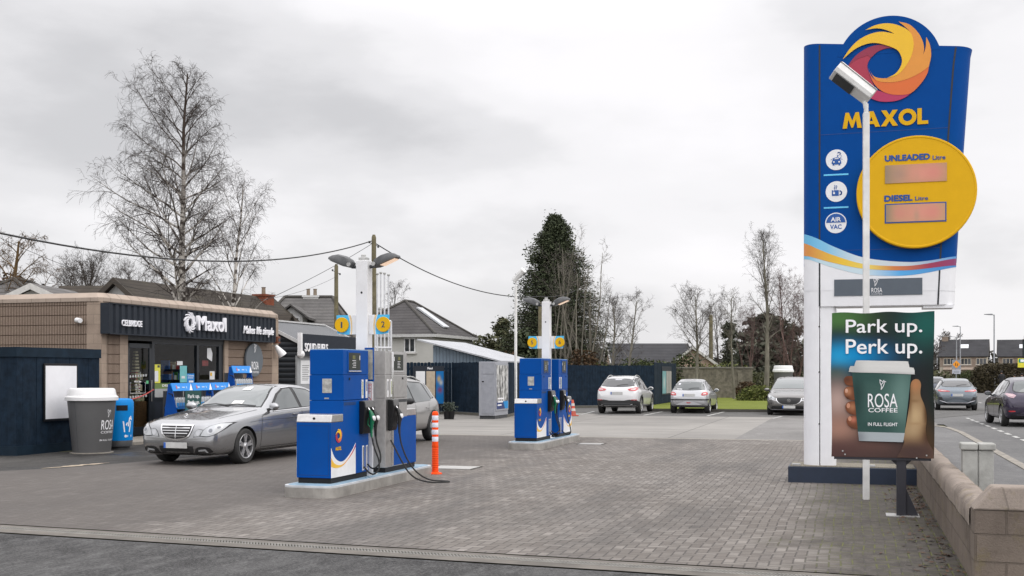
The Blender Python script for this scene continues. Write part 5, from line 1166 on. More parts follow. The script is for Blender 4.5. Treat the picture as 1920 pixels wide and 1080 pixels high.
for sd in ('right', 'left'):
    gline(car, sd, [[(Y(1.36), .30), (Y(1.37), .6), (Y(1.42), .86), (Y(1.62), .93)], [(Y(2.89), .27), (Y(2.90), .6), (Y(2.88), .98)], [(Y(3.9), .62), (Y(3.86), .85), (Y(3.78), .98)], [(Y(1.36), .28), (Y(3.3), .29), (Y(3.45), .40)]], .009)
    gline(car, sd, [[(Y(1.0), .765), (Y(1.35), .79), (Y(2.9), .80), (Y(3.4), .79)]], .006, 'crease_line')
    car.decal(sd, [(Y(1.3), .2), (Y(3.3), .21), (Y(3.3), .25), (Y(1.3), .245)], m_trim, 'sill_trim', .004)
gline(car, 'top', [[(-.62, Y(.42)), (-.70, Y(.9)), (-.735, Y(1.5))], [(.62, Y(.42)), (.70, Y(.9)), (.735, Y(1.5))]], .009)
gline(car, 'front', [[(-.80, .735), (-.78, .77)], [(.8, .735), (.78, .77)]], .008)
car.mirror(Y(1.78), .985, merc_paint, 1.0); car.handles((Y(2.62), Y(3.55)), .875, merc_paint)
# --- a hatchback kit for the other cars ---------------------------------------
def hatch(label, loc, heading, L, W_, Ht, pt, roof=(.30, .62), nose=1.0, wr=.32, wb=None, fo=.86, bot=.21, alloy=None, tail_rake=.55, beltz=.93, rwid=.66, cladding=False, name='parked_car', group=None, spokes=5, hood=None):
    k = Ht/1.5; wb = wb or L*.61; hz = hood or .98*k
    xs = L*.30; r0 = xs+.75; r1 = L-tail_rake-.55
    c = Car(label, loc, heading, L, W_,
      top=[(0, .56*k), (.03, .66*k), (.1, .74*k), (.25, .81*k), (.7, .91*k), (xs-.12, hz), (xs, hz+.04), (xs+.35, 1.23*k), (r0, 1.40*k), (r0+.4, 1.475*k), ((r0+r1)/2+.25, 1.5*k), (r1, 1.475*k), (L-tail_rake, 1.40*k), (L-tail_rake*.52, 1.20*k), (L-tail_rake*.2, 1.02*k), (L-.06, .92*k), (L, .74*k)],
      belt=[(0, .52*k), (.1, .66*k), (.3, .73*k), (.9, .82*k), (xs, .87*k), (L*.6, beltz*k), (L-.5, (beltz+.03)*k), (L-.1, .87*k), (L, .70*k)],
      bot=[(0, .34), (.06, .26), (.25, bot), (.7, bot), (L-.6, bot+.01), (L-.15, bot+.06), (L, .36)],
      hw=[(0, .62), (.02, .69), (.07, .78), (.16, .865), (.3, .93), (.55, .98), (.9, 1.0), (L-.9, 1.0), (L-.4, .975), (L-.16, .93), (L-.05, .86), (L, .76)],
      rw=[(0, .75), (xs-.2, .76), (xs+.1, .74), (r0, rwid+.02), (L*.6, rwid), (L-.6, rwid+.0), (L-.25, rwid+.05), (L, .76)],
      axles=(fo, fo+wb), wr=wr, mats=pt, name=name, group=group, wheel=(wr, .215, wr*.68, spokes, 'single', alloy or m_alloy))
    c.k = k; c.xs = xs; c.r0 = r0; c.r1 = r1; c.W = W_; Yd = lambda d: L/2-d; c.Y = Yd
    b0 = beltz*k
    # side glass
    s1 = [(Yd(xs+.42), .90*k+.015), (Yd(L*.53), b0+.005), (Yd(L*.53+.02), 1.40*k), (Yd(r0+.05), 1.365*k), (Yd(xs+.62), 1.19*k)]
    s2 = [(Yd(L*.53+.07), b0+.005), (Yd(L-.86), b0+.03), (Yd(L-.78), b0+.06), (Yd(L-.95), 1.365*k), (Yd(L*.53+.08), 1.40*k)]
    s3 = [(Yd(L-.74), b0+.07), (Yd(L-.52), b0+.13), (Yd(L-.68), 1.28*k), (Yd(L-.88), 1.36*k)]
    c.both([(Yd(xs+.33), .885*k), (Yd(L*.5), b0-.015), (Yd(L-.5), b0+.09), (Yd(L-.62), 1.30*k), (Yd(L-.95), 1.395*k), (Yd(L*.53), 1.43*k), (Yd(r0), 1.39*k), (Yd(xs+.56), 1.19*k)], m_trim, 'window_surround', .003)
    c.both(s1, m_glass, 'front_side_window', .007); c.both(s2, m_glass, 'rear_side_window', .007); c.both(s3, m_glass, 'quarter_window', .007)
    xw = W_/2
    c.decal('front', smooth_poly([(-.80*xw, hz+.06, 1), (0, hz+.075), (.80*xw, hz+.06, 1), (.72*xw, 1.2*k), (.60*xw, 1.405*k, 1), (0, 1.43*k), (-.60*xw, 1.405*k, 1), (-.72*xw, 1.2*k)], n=4), m_screen_g, 'windscreen', .006)
    for sd in ('right', 'left'):
        gline(c, sd, [[(Yd(xs+.12), .3), (Yd(xs+.08), .6*k), (Yd(xs+.2), .87*k)], [(Yd(L*.53+.04), .3), (Yd(L*.53+.04), b0)], [(Yd(L-1.05), .72*k), (Yd(L-.98), b0)], [(Yd(xs+.1), .30), (Yd(fo+wb-wr-.08), .31)]], .011)
        if cladding:
            c.decal(sd, [(Yd(fo+wr+.02), bot+.0), (Yd(fo+wb-wr-.02), bot), (Yd(fo+wb-wr-.02), bot+.13), (Yd(fo+wr+.02), bot+.13)], m_trim, 'sill_cladding', .006)
            for d in (fo, fo+wb):
                b = B(); c.strip(sd, [(Yd(d)+(wr*1.17)*math.cos(a), wr+.01+(wr*1.17)*math.sin(a)) for a in np.linspace(rad(-5), rad(185), 26)], .075, None, None, .006, b=b); b.obj('arch_cladding', m_trim, c.t, smooth=180)
    c.mirror(Yd(xs+.42), .93*k, m_trim if cladding == 2 else pt, .95); c.handles((Yd(L*.53-.12), Yd(L-1.12)), .80*k, pt)
    return c
def rear_kit(c, glass_pl, lamps, plate_z, bumper=None, extra=(), glass=m_privacy, wiper=True, plate_w=.5, lampm=None):
    rg = c.decal('rear', glass_pl, m_trim, 'rear_window_frame', .003, .06)
    cx = sum(p[0] for p in glass_pl)/len(glass_pl); cz = sum(p[1] for p in glass_pl)/len(glass_pl)
    c.decal('rear', [(x*.955, cz+(z-cz)*.90) for x, z in glass_pl], glass, 'rear_window', .006, .06)
    if wiper:
        zl = min(z for _, z in glass_pl)+.05; c.strip('rear', [(-.02, zl), (.2, zl+.045), (.42, zl+.05)], .022, m_trim, 'rear_wiper', .012)
    for pl in lamps:
        for q in (pl, mir(pl)):
            lo = c.decal('rear', q, lampm or m_tail, 'tail_light', .012, .035)
            ax = sum(p[0] for p in q)/len(q); az = sum(p[1] for p in q)/len(q)
            c.decal('rear', [(ax+(x-ax)*.5, az+(z-az)*.38) for x, z in q], m_tailw, 'lamp_reflector', .016, .04, parent=lo)
    c.plate('rear', plate_z, w=plate_w)
    if bumper:
        xm = min(max(p[0] for p in bumper), c.W*.43); c.decal('rear', [(max(-xm, min(xm, x)), z) for x, z in bumper], m_trim, 'bumper_cladding', .008, .05)
        if max(p[0] for p in bumper) > .85:
            ya = c.Y(c.ax[1]+c.wr*1.1)
            for sd in ('right', 'left'): c.decal(sd, [(ya, .27), (-c.L/2+.035, .30), (-c.L/2+.035, .58), (ya, .50)], m_trim, 'bumper_side', .008, .05)
    for nm, pl, m, off in extra: c.decal('rear', pl, m, nm, off, .05)
sym = lambda half: half+mir(half)                            # right half from top to bottom, mirrored
# grey crossover behind the steel pump
w_ = gp(812, 826); hd2 = -U; sd2 = Vector((-hd2.y, hd2.x)); L2 = 4.1
pc = Vector((w_.x, w_.y))-sd2*(1.76/2-.03)+hd2*(L2/2-(.83+2.59)+L2*0)*-1
pc = Vector((w_.x, w_.y)) - sd2*(1.76/2-.03) - hd2*(L2/2-(.83+2.59))
c = hatch('dusty grey crossover hatchback with roof rails behind the steel pump', (pc.x, pc.y, 0), hd2, L2, 1.76, 1.57, paint('warm_grey_paint', (.36, .35, .34), .6, .32, .5), wr=.335, wb=2.59, fo=.83, bot=.26, cladding=2, tail_rake=.5, name='hatchback_car')
c.rails(c.Y(1.75), c.Y(3.4), .50, 1.55, m_galv)
for sd, sx in (('right', 1), ('left', -1)):
    c.decal(sd, [(c.Y(L2-.09), .80), (c.Y(L2-.24), .82), (c.Y(L2-.27), 1.08), (c.Y(L2-.2), 1.10), (c.Y(L2-.1), 1.0)], m_tail, 'tail_light', .008, .04)
rear_kit(c, sym([(.50, 1.40), (.58, 1.02)]), [], .72, [(-.74, .30), (.74, .30), (.74, .46), (-.74, .46)])
# white crossover, tail towards the camera
def park(px0, px1, pybase, L, W_): 
    y = EYE*F/(pybase-HZ); m_ = at((px0+px1)/2, pybase, y); return Vector((m_.x, m_.y))+U*(L/2)+V*0
pc = park(1115, 1197, 776.5, 4.38, 1.81)
c = hatch('white crossover car with black lower bumper parked by the navy fence', (pc.x, pc.y, 0), U, 4.38, 1.81, 1.58, paint('white_car_paint', (.58, .58, .585), .0, .3, .1), wr=.345, wb=2.65, fo=.90, bot=.25, cladding=True, tail_rake=.62, rwid=.68, name='crossover_car')
c.rails(c.Y(1.9), c.Y(3.6), .56, 1.55, m_galv)
rear_kit(c, smooth_poly([(-.60, 1.445, 1), (0, 1.475), (.60, 1.445, 1), (.70, 1.22), (.66, 1.155, 1), (.4, 1.125), (0, 1.115), (-.4, 1.125), (-.66, 1.155, 1), (-.70, 1.22)], n=4), [[(.44, 1.03), (.50, .965), (.76, .945), (.84, 1.02), (.85, 1.10), (.74, 1.10)]], .86,
  [(-.9, .25), (.9, .25), (.9, .555), (.55, .60), (.3, .56), (-.3, .56), (-.55, .60), (-.9, .555)], extra=[('rear_reflector', [(.60, .575), (.82, .575), (.82, .605), (.60, .605)], m_tail, .012), ('rear_reflector', [(-.82, .575), (-.60, .575), (-.60, .605), (-.82, .605)], m_tail, .012), ('bumper_step', [(-.62, .40), (.62, .40), (.55, .44), (-.55, .44)], m_darkgrey, .012), ('screen_lettering', [(-.14, 1.40), (.14, 1.40), (.14, 1.42), (-.14, 1.42)], m_retro, .011)])
# small silver hatchback
pc = park(1250, 1332, 775.5, 3.84, 1.68)
c = hatch('small silver hatchback with round red lamps parked in the middle bay', (pc.x, pc.y, 0), U, 3.84, 1.66, 1.44, paint('pale_silver_paint', (.46, .465, .48), .5, .3, .15), wr=.295, wb=2.44, fo=.76, bot=.23, tail_rake=.50, rwid=.67, name='hatchback_car')
rear_kit(c, smooth_poly([(-.53, 1.335, 1), (0, 1.365), (.53, 1.335, 1), (.65, 1.04), (.62, .995, 1), (0, .965), (-.62, .995, 1), (-.65, 1.04)], n=4), [smooth_poly([(.53, .765), (.53, .83), (.585, .885), (.68, .905), (.755, .87), (.76, .79), (.66, .755)], n=4)], .77,
  None, glass=m_glass, extra=[('bumper_strip', [(-.80, .555), (.80, .555), (.80, .605), (-.80, .605)], m_trim, .012), ('fog_lamp', smooth_poly([(-.1, .47, 1), (.1, .47, 1), (.06, .435), (-.06, .435)], n=3), m_tail, .012), ('under_valance', [(-.6, .225), (.6, .225), (.6, .29), (-.6, .29)], m_trim, .006), ('window_sticker', [(-.49, 1.005), (-.28, 1.0), (-.28, 1.025), (-.49, 1.03)], m_letter, .01), ('window_sticker', [(-.46, 1.20), (-.38, 1.20), (-.36, 1.25), (-.44, 1.26)], m_retro, .01)])
# dark crossover facing the camera, half behind the sign's leg
yb = EYE*F/(779.5-HZ); m_ = at(1479, 779, yb); pc = Vector((m_.x, m_.y))+U*2.2; mz = paint('dark_grey_car_paint', (.13, .124, .12), .6, .25, .1)
c = hatch('dark grey crossover facing the camera behind the sign leg', (pc.x, pc.y, 0), -U, 4.39, 1.80, 1.54, mz, wr=.345, wb=2.65, fo=.92, bot=.22, cladding=True, rwid=.68, name='crossover_car', hood=.99)
gm_ = smooth_poly([(-.47, .70, 1), (0, .715), (.47, .70, 1), (.44, .58), (.28, .465), (0, .435), (-.28, .465), (-.44, .58)], n=5)
c.decal('front', [(x*1.06, z-.012) for x, z in gm_], m_chrome, 'grille_surround', .006, .05); gg_ = c.decal('front', gm_, m_trim, 'grille', .012, .05)
for sg in (1, -1):
    f = (lambda p: p) if sg > 0 else mir
    h1 = c.decal('front', f(smooth_poly([(.50, .665, 1), (.62, .655), (.74, .68), (.80, .74), (.80, .80, 1), (.66, .765)], n=4)), m_hl, 'headlight', .01, .04); c.decal('front', f(circ(.69, .715, .03, n=12)), m_glass, 'lamp_lens', .016, .04, parent=h1)
    c.strip('front', f([(.44, .60), (.62, .625), (.78, .66)]), .02, m_chrome, 'lamp_brow', .012, parent=h1)
c.decal('front', [(-.7, .27), (.7, .27), (.66, .37), (.3, .40), (-.3, .40), (-.66, .37)], m_trim, 'bumper_intake', .006, .05)
c.strip('front', [(-.72, .25), (0, .245), (.72, .25)], .028, m_retro, 'bumper_chrome', .012); c.plate('front', .345, w=.5)
em = strokes([circ(0, 0, .055, n=20)+[(.055, 0)]], .014)+strokes([[(-.04, .03), (-.018, .02), (0, -.01), (.018, .02), (.04, .03)]], .012)
hit, _ = c.cast('front', 0, .60); flat(em, (0, hit.y+.03, .60), (-1, 0, 0), .004).obj('badge', m_chrome, gg_)
# cars on the road
yb = EYE*F/(770-HZ); m_ = at(1795, 770, yb); pc = Vector((m_.x, m_.y))+U*2.15
c = hatch('pale blue grey hatchback driving away along the road', (pc.x, pc.y, 0), U, 4.31, 1.80, 1.45, paint('blue_grey_paint', (.13, .155, .18), .6, .25, .15), wr=.325, wb=2.65, fo=.88, bot=.2, tail_rake=.75, rwid=.65, name='hatchback_car')
rear_kit(c, smooth_poly([(-.50, 1.33, 1), (0, 1.35), (.50, 1.33, 1), (.63, 1.09), (0, 1.06), (-.63, 1.09)], n=3), [[(.30, .88), (.34, .845), (.70, .85), (.80, .88), (.80, .935), (.62, .935)]], .70,
  [(-.62, .25), (.62, .25), (.55, .38), (-.55, .38)], extra=[('side_vent', [(.56, .42), (.74, .42), (.80, .60), (.66, .62)], m_trim, .008), ('side_vent', mir([(.56, .42), (.74, .42), (.80, .60), (.66, .62)]), m_trim, .008), ('chrome_strip', [(-.45, .345), (.45, .345), (.75, .45), (.72, .46), (.43, .37), (-.43, .37), (-.72, .46), (-.75, .45)], m_retro, .012)])
yb = EYE*F/(801-HZ); m_ = at(1932, 800, yb); pc = Vector((m_.x, m_.y))+U*2.04
c = hatch('dark purple small electric hatchback at the right edge of the road', (pc.x, pc.y, 0), (U+V*-.06).normalized(), 4.08, 1.78, 1.56, paint('purple_paint', (.022, .014, .038), .4, .25, .08), wr=.33, wb=2.59, fo=.85, bot=.2, tail_rake=.6, rwid=.64, name='hatchback_car')
rear_kit(c, smooth_poly([(-.50, 1.44, 1), (0, 1.46), (.50, 1.44, 1), (.60, 1.13), (.4, 1.07, 1), (0, 1.06), (-.4, 1.07, 1), (-.60, 1.13)], n=3), [[(.52, .98), (.60, .90), (.74, .93), (.80, 1.02), (.76, 1.05), (.60, 1.03)]], .62,
  [(-.7, .28), (.7, .28), (.66, .42), (-.66, .42)], glass=m_glass, lampm=mat('pink_lamp', (.45, .30, .34), .12, coat=.6), extra=[('rear_reflector', [(.56, .47), (.74, .47), (.74, .51), (.56, .51)], m_tail, .014), ('rear_reflector', mir([(.56, .47), (.74, .47), (.74, .51), (.56, .51)]), m_tail, .014)])
yb = EYE*F/(752-HZ); m_ = at(1752, 752, yb); pc = Vector((m_.x, m_.y))+U*2.1
c = hatch('dark blue car further along the road ahead of the blue grey hatchback', (pc.x, pc.y, 0), U, 4.3, 1.80, 1.48, paint('navy_car_paint', (.05, .06, .08), .5, .3, .1), name='hatchback_car')
rear_kit(c, sym([(.50, 1.36), (.62, 1.06)]), [[(.55, .86), (.80, .86), (.80, .95), (.55, .95)]], .7)
# ------------------------------------------------------------------ shop
SHO = (-10.01, 27.74)
FY = lambda px: onplane(px, 700, SHO, U)[0]
FZ = lambda px, py: onplane(px, py, SHO, U)[1]
def fluted():
    n = NT('fluted_block'); s = n.sep(n.tc.outputs['Object']); c = n.math('ADD', s[0], s[1])
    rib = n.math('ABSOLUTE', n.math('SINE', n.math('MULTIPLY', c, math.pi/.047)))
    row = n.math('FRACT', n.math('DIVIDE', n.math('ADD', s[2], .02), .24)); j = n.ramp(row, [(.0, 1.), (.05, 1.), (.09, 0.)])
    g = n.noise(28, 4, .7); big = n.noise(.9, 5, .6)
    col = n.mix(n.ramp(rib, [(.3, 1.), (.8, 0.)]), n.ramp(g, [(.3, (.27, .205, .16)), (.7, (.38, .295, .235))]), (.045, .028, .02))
    col = n.mix(n.math('MULTIPLY', n.ramp(big, [(.5, 0.), (.75, 1.)]), .35), col, (.17, .13, .10)); col = n.mix(n.math('MULTIPLY', j, .85), col, (.085, .055, .042))
    n.set(color=col, rough=.95, spec=.2); n.bump(n.math('ADD', n.math('MULTIPLY', rib, 1), n.math('MULTIPLY', n.math('SUBTRACT', 0, j), 1.)), .9, .02); return n.m
m_flute = fluted(); m_tan = blockwall('tan_block', (.36, .285, .225), (.32, .25, .20), .45, .24, .008, bumpy=.3)
m_copestone = mat('shop_coping', (.345, .28, .23), .85, var=.1, scale=2, dirt=.5, dirtc=(.24, .19, .155), bump=.2)
sh = thing('shop', 'single storey tan block shop with navy corrugated fascia and glazed front', 'shop', (SHO[0], SHO[1], 0), RZ)
yD0, yD1, yW1, yP1, yE = FY(240), FY(291), FY(421), FY(428), FY(522)
def bar(b, y0, y1, z0, z1, x0=-.25, x1=0.): b.bx(x0, x1, y0, y1, z0, z1)
b = B(); b.bx(-9, -.42, .0, .25, 0, 3.44); bar(b, FY(200), FY(225), .0, 2.7, -.25, -.004); bar(b, yP1, FY(510), .0, 2.7, -.25, -.004); b.obj('fluted_wall', m_flute, sh)
b = B(); b.bx(-.42, -.0, -.006, .25, 0, 3.44); bar(b, .25, FY(200), 0, 2.7); bar(b, FY(225), yD0, 0, 2.7); bar(b, yW1, yP1, 0, 2.7); bar(b, FY(510), yE, 0, 3.44); b.bx(-9, -.25, yE-.25, yE-.002, 0, 3.44); bar(b, .252, FY(510), 2.701, 3.439, -.25, -.003); b.obj('smooth_wall', m_tan, sh)
# chamfered coping all round
b = B(); prev = None
ring_ = [(-9, -.0), (-.0, -.0), (-.0, yE), (-9, yE)]
def offs(d): return [(-9, -d), (d-.10, -d), (d, -d+.10), (d, yE+d-.1), (d-.1, yE+d), (-9, yE+d)]
for d, z in ((.0, 3.441), (.025, 3.441), (.025, 3.535), (-.12, 3.66), (-.42, 3.66), (-.42, 3.40)):
    row = [b.bm.verts.new((x, y, z)) for x, y in offs(d)]
    if prev:
        for i in range(5): b.bm.faces.new((prev[i], prev[i+1], row[i+1], row[i]))
    prev = row
b.obj('coping', m_copestone, sh)
b = B()
for k in range(22):
    y = .32+k*.42
    if y < yE: b.prism([(.028, y-.004, 3.44), (.028, y+.004, 3.44), (.028, y+.004, 3.534), (.028, y-.004, 3.534)], (.001, 0, 0)); b.prism([(.028, y-.004, 3.537), (.028, y+.004, 3.537), (-.116, y+.004, 3.664), (-.116, y-.004, 3.664)], (.001, 0, .001))
for k in range(20):
    x = -.3-k*.43; b.prism([(x-.004, -.028, 3.44), (x+.004, -.028, 3.44), (x+.004, -.028, 3.534), (x-.004, -.028, 3.534)], (0, -.001, 0))
b.obj('coping_joints', mat('joint_tan', (.13, .10, .08), .9), sh)
b = B(); b.bx(-8.6, -.4, .3, yE-.3, 3.3, 3.42); b.obj('roof', mat('felt_roof', (.08, .08, .08), .9), sh)
# corrugated fascia box
FO = (SHO[0]+V.x*.235, SHO[1]+V.y*.235); f0, f1, fz0, fz1 = onplane(205, 600, FO, U)[0], onplane(514, 600, FO, U)[0], onplane(205, 624, FO, U)[1], onplane(205, 569, FO, U)[1]
b = B(); y = f0+.03; prof_ = []
while y < f1-.1:
    prof_ += [(.235, y), (.235, y+.10), (.195, y+.125), (.195, y+.195), (.235, y+.22)]; y += .245
b.prism([(.0, f0, fz0), (.20, f0, fz0)]+[(x, yy, fz0) for x, yy in prof_]+[(.2, f1, fz0), (.0, f1, fz0)], (0, 0, fz1-fz0)); fa = b.obj('fascia', m_fascia, sh)
b = B(); b.bx(.0, .25, f0-.03, f0, fz0-.02, fz1+.02); b.bx(.0, .25, f1, f1+.03, fz0-.02, fz1+.02); b.bx(.19, .255, f0, f1, fz0-.03, fz0); b.bx(.19, .25, f0, f1, fz1, fz1+.022); b.obj('fascia_trim', m_fascia, fa)
fx_ = .275
SGO = (SHO[0]+V.x*fx_, SHO[1]+V.y*fx_)
FP = lambda px, py: onplane(px, py, SGO, U)
def shoptext(body, a, z, m, ext, bold=0, shear=0, par=fa, plane=fx_, spacing=1):
    p, q = FP(*a), FP(*z); return fit_text(body, p[0], q[0], p[1], q[1], 0, m, par, bold=bold, ext=ext, shear=shear, o=(plane, 0, 0), xd=(0, 1, 0), spacing=spacing)
C2 = lambda cx, cy: (200+cx*.1875, 540+cy*.1875)
m_ltr = mat('raised_letter', (.80, .80, .84), .4, var=.02)
shoptext('CELBRIDGE', C2(152, 378), C2(354, 330), m_ltr, .012, .03); shoptext('Maxol', C2(905, 424), C2(1186, 300), m_ltr, .04, .035)
shoptext('Makes life simple', C2(1366, 478), C2(1670, 398), m_ltr, .012, .02, .35)
p = FP(*C2(824, 346)); r = .5*(FP(*C2(824, 240))[1]-FP(*C2(824, 453))[1])
pls = []
for k in range(11):
    a0 = 2*math.pi*k/11; inner_, outer_ = [], []
    for i in range(9):
        t = i/8; rr_ = r*(.40+.60*t); a = a0+1.25*t; wdt = (.19*(1-t)**.6+.035)*1.1
        inner_.append((rr_*math.cos(a-wdt), rr_*math.sin(a-wdt))); outer_.append((rr_*math.cos(a+wdt), rr_*math.sin(a+wdt)))
    pls.append(inner_+outer_[::-1])
pls = [[(x*.93, y) for x, y in q] for q in pls]
flat(pls, (fx_, p[0], p[1]), (0, 1, 0), .05).obj('swirl_emblem', m_ltr, fa)
# shopfront
m_frame = mat('frame_navy', (.014, .018, .024), .4)
n = NT('shop_glass'); fr = n.N.new('ShaderNodeFresnel'); fr.inputs[0].default_value = 1.5; tr = n.N.new('ShaderNodeBsdfTransparent'); tr.inputs[0].default_value = (.86, .88, .87, 1); gl = n.N.new('ShaderNodeBsdfGlossy'); gl.inputs['Roughness'].default_value = .01; gl.inputs[0].default_value = (.9, .9, .9, 1)
mxs = n.N.new('ShaderNodeMixShader'); geo = n.N.new('ShaderNodeNewGeometry'); n.put(mxs.inputs[0], n.math('MULTIPLY', n.math('SUBTRACT', 1, geo.outputs['Backfacing']), n.math('ADD', n.math('MULTIPLY', fr.outputs[0], .4), .01, clamp=True))); n.L.new(tr.outputs[0], mxs.inputs[1]); n.L.new(gl.outputs[0], mxs.inputs[2]); n.L.new(mxs.outputs[0], n.N['Material Output'].inputs[0]); m_sglass = n.m
zc = 2.52
b = B(); bar(b, yD0, yW1, zc, 2.70, -.22, -.03); b.obj('shutter_box', m_darkgrey, sh)
yM = FY(374)            # mullion between wide and narrow window
b = B(); bar(b, yD0, yD0+.06, 0, zc, -.14, -.06); bar(b, yD1-.06, yD1+.06, 0, zc, -.14, -.055); bar(b, yD1+.06, yM-.05, .96, 1.04, -.14, -.055); bar(b, yM-.05, yM+.06, .09, zc, -.14, -.05); bar(b, yW1-.22, yW1, .09, zc, -.16, -.05); bar(b, yM+.06, yW1-.22, 1.38, 1.5, -.14, -.055); bar(b, yD1+.06, yW1-.22, zc-.06, zc-.001, -.14, -.055); wf = b.obj('shopfront_frame', m_frame, sh)
b = B(); bar(b, yD1+.06, yM-.05, .09, .96, -.12, -.07); bar(b, yM+.06, yW1-.22, .09, 1.38, -.12, -.07); b.obj('lower_panel', mat('panel_dark', (.02, .025, .035), .4), sh)
b = B(); bar(b, yD1+.06, yM-.05, 1.04, zc-.06, -.10, -.094); w1 = b.obj('window', m_sglass, sh); b = B(); bar(b, yM+.06, yW1-.22, 1.5, zc-.06, -.10, -.094); w2 = b.obj('window', m_sglass, sh)
b = B(); bar(b, yD1+.07, yM-.06, 1.045, 1.27, -.093, -.091); b.obj('window_film', mat('grey_film', (.36, .37, .37), .5), w1); b = B(); bar(b, yD1+.07, yM-.06, 1.271, 1.41, -.093, -.091); gb = b.obj('window_film', mat('green_film', (.14, .21, .06), .5), w1)
gl_x = -.088; GO = (SHO[0]+V.x*gl_x, SHO[1]+V.y*gl_x); GP = lambda px, py: onplane(px, py, GO, U)
def glasstext(body, a, z, m, par, bold=0, shear=0): p, q = GP(*a), GP(*z); return fit_text(body, p[0], q[0], p[1], q[1], 0, m, par, bold=bold, ext=.001, shear=shear, o=(gl_x, 0, 0), xd=(0, 1, 0))
glasstext('DELICIOUS', C2(556, 988), C2(740, 962), m_letter, gb, .03)
def pane(a, z, m, par, nm='window_poster', dx=0):
    p, q = GP(*a), GP(*z); b = B(); b.bx(gl_x-.004+dx, gl_x+dx, p[0], q[0], p[1], q[1]); return b.obj(nm, m, par)
m_paper = mat('paper_white', (.66, .67, .68), .6, var=.04)
yp = pane(C2(471, 952), C2(537, 765), mat('poster_yellow', (.62, .60, .07), .5), w1); pane(C2(478, 935), C2(515, 830), m_paper, yp, 'poster_print', .003); pane(C2(508, 795), C2(530, 772), m_darkgrey, yp, 'poster_print', .003)
tp = pane(C2(733, 945), C2(803, 778), mat('poster_teal', (.16, .46, .48), .5), w1); pane(C2(748, 905), C2(782, 880), m_paper, tp, 'poster_print', .003)
bp = pane(C2(805, 950), C2(876, 855), mat('poster_blue', (.02, .22, .58), .5), w1)
glasstext('Christmas', C2(810, 885), C2(872, 866), m_letter, bp, .02); glasstext('already', C2(812, 908), C2(868, 890), m_letter, bp, .02); pane(C2(822, 945), C2(866, 925), m_letter, bp, 'poster_print', .003)
pane(C2(705, 770), C2(760, 732), m_paper, w1, 'window_notice'); pp = pane(C2(1030, 915), C2(1080, 832), m_paper, w2, 'window_notice'); pane(C2(1036, 880), C2(1052, 845), m_yellow, pp, 'notice_print', .003)
p, q, r_, s_ = GP(*C2(1005, 602)), GP(*C2(1040, 600)), GP(*C2(1056, 650)), GP(*C2(1052, 735)); e_ = GP(*C2(1003, 700))
b = B(); b.prism([(gl_x, *x) for x in (p, q, r_, s_, e_)], (.004, 0, 0)); b.obj('hanging_notice', m_paper, w2)
pane(C2(975, 780), C2(1035, 725), mat('red_goods', (.3, .03, .03), .5, var=.5), w2, 'window_notice', -.06)
# glass door standing slightly open
dr = B(); y0, y1 = yD0+.07, yD1-.07
for a in ((y0, y0+.07, .09, 2.45), (y1-.11, y1, .09, 2.45), (y0, y1, 2.33, 2.45), (y0, y1, .09, .30)): dr.bx(-.10, -.05, *a)
do = dr.obj('door', m_frame, sh, bevel=.004); b = B(); b.bx(-.078, -.072, y0+.07, y1-.11, .30, 2.33); dg_ = b.obj('door_glass', m_sglass, do)
b = B(); b.tube([(-.02, y1-.055, .95), (-.02, y1-.055, 1.5)], .014, 8); b.obj('door_handle', m_steel, do)
dots = []
for cz in (1.60, 1.07):
    for i in range(7): dots.append(circ(y0+.13+i*(y1-y0-.25)/7, cz+.005*i, .036, n=14))
flat(dots, (-.071, 0, 0), (0, 1, 0), .001).obj('manifestation_dots', mat('frosted', (.42, .43, .43), .6), dg_)
bs = strokes([[(y0+.12, 1.17), (y1-.26, 1.17), (y1-.26, 1.44), (y1-.30, 1.44)], [(y0+.12, 1.17), (y0+.12, 1.44), (y0+.16, 1.44)]], .008)
flat(bs, (-.071, 0, 0), (0, 1, 0), .001).obj('hours_border', m_letter, dg_)
for i, (tx, w, h, z, sh_) in enumerate((("We're Open", .30, .08, 1.43, .35), ('6.30am - 10pm', .26, .04, 1.365, .2), ('MON - FRI', .18, .035, 1.31, 0), ('7am - 10pm', .23, .04, 1.25, .2), ('SAT - SUN', .17, .035, 1.20, 0))):
    yc = (y0+.12+y1-.26)/2; fit_text(tx, yc-w/2, yc+w/2, z, z+h*.8, 0, m_letter, dg_, bold=.015, ext=.001, shear=sh_, o=(-.071, 0, 0), xd=(0, 1, 0))
b = B(); b.bx(-.07, -.066, y1-.23, y1-.13, 1.41, 1.49); b.obj('push_sticker', mat('sticker_green', (.12, .45, .22), .5), dg_); 
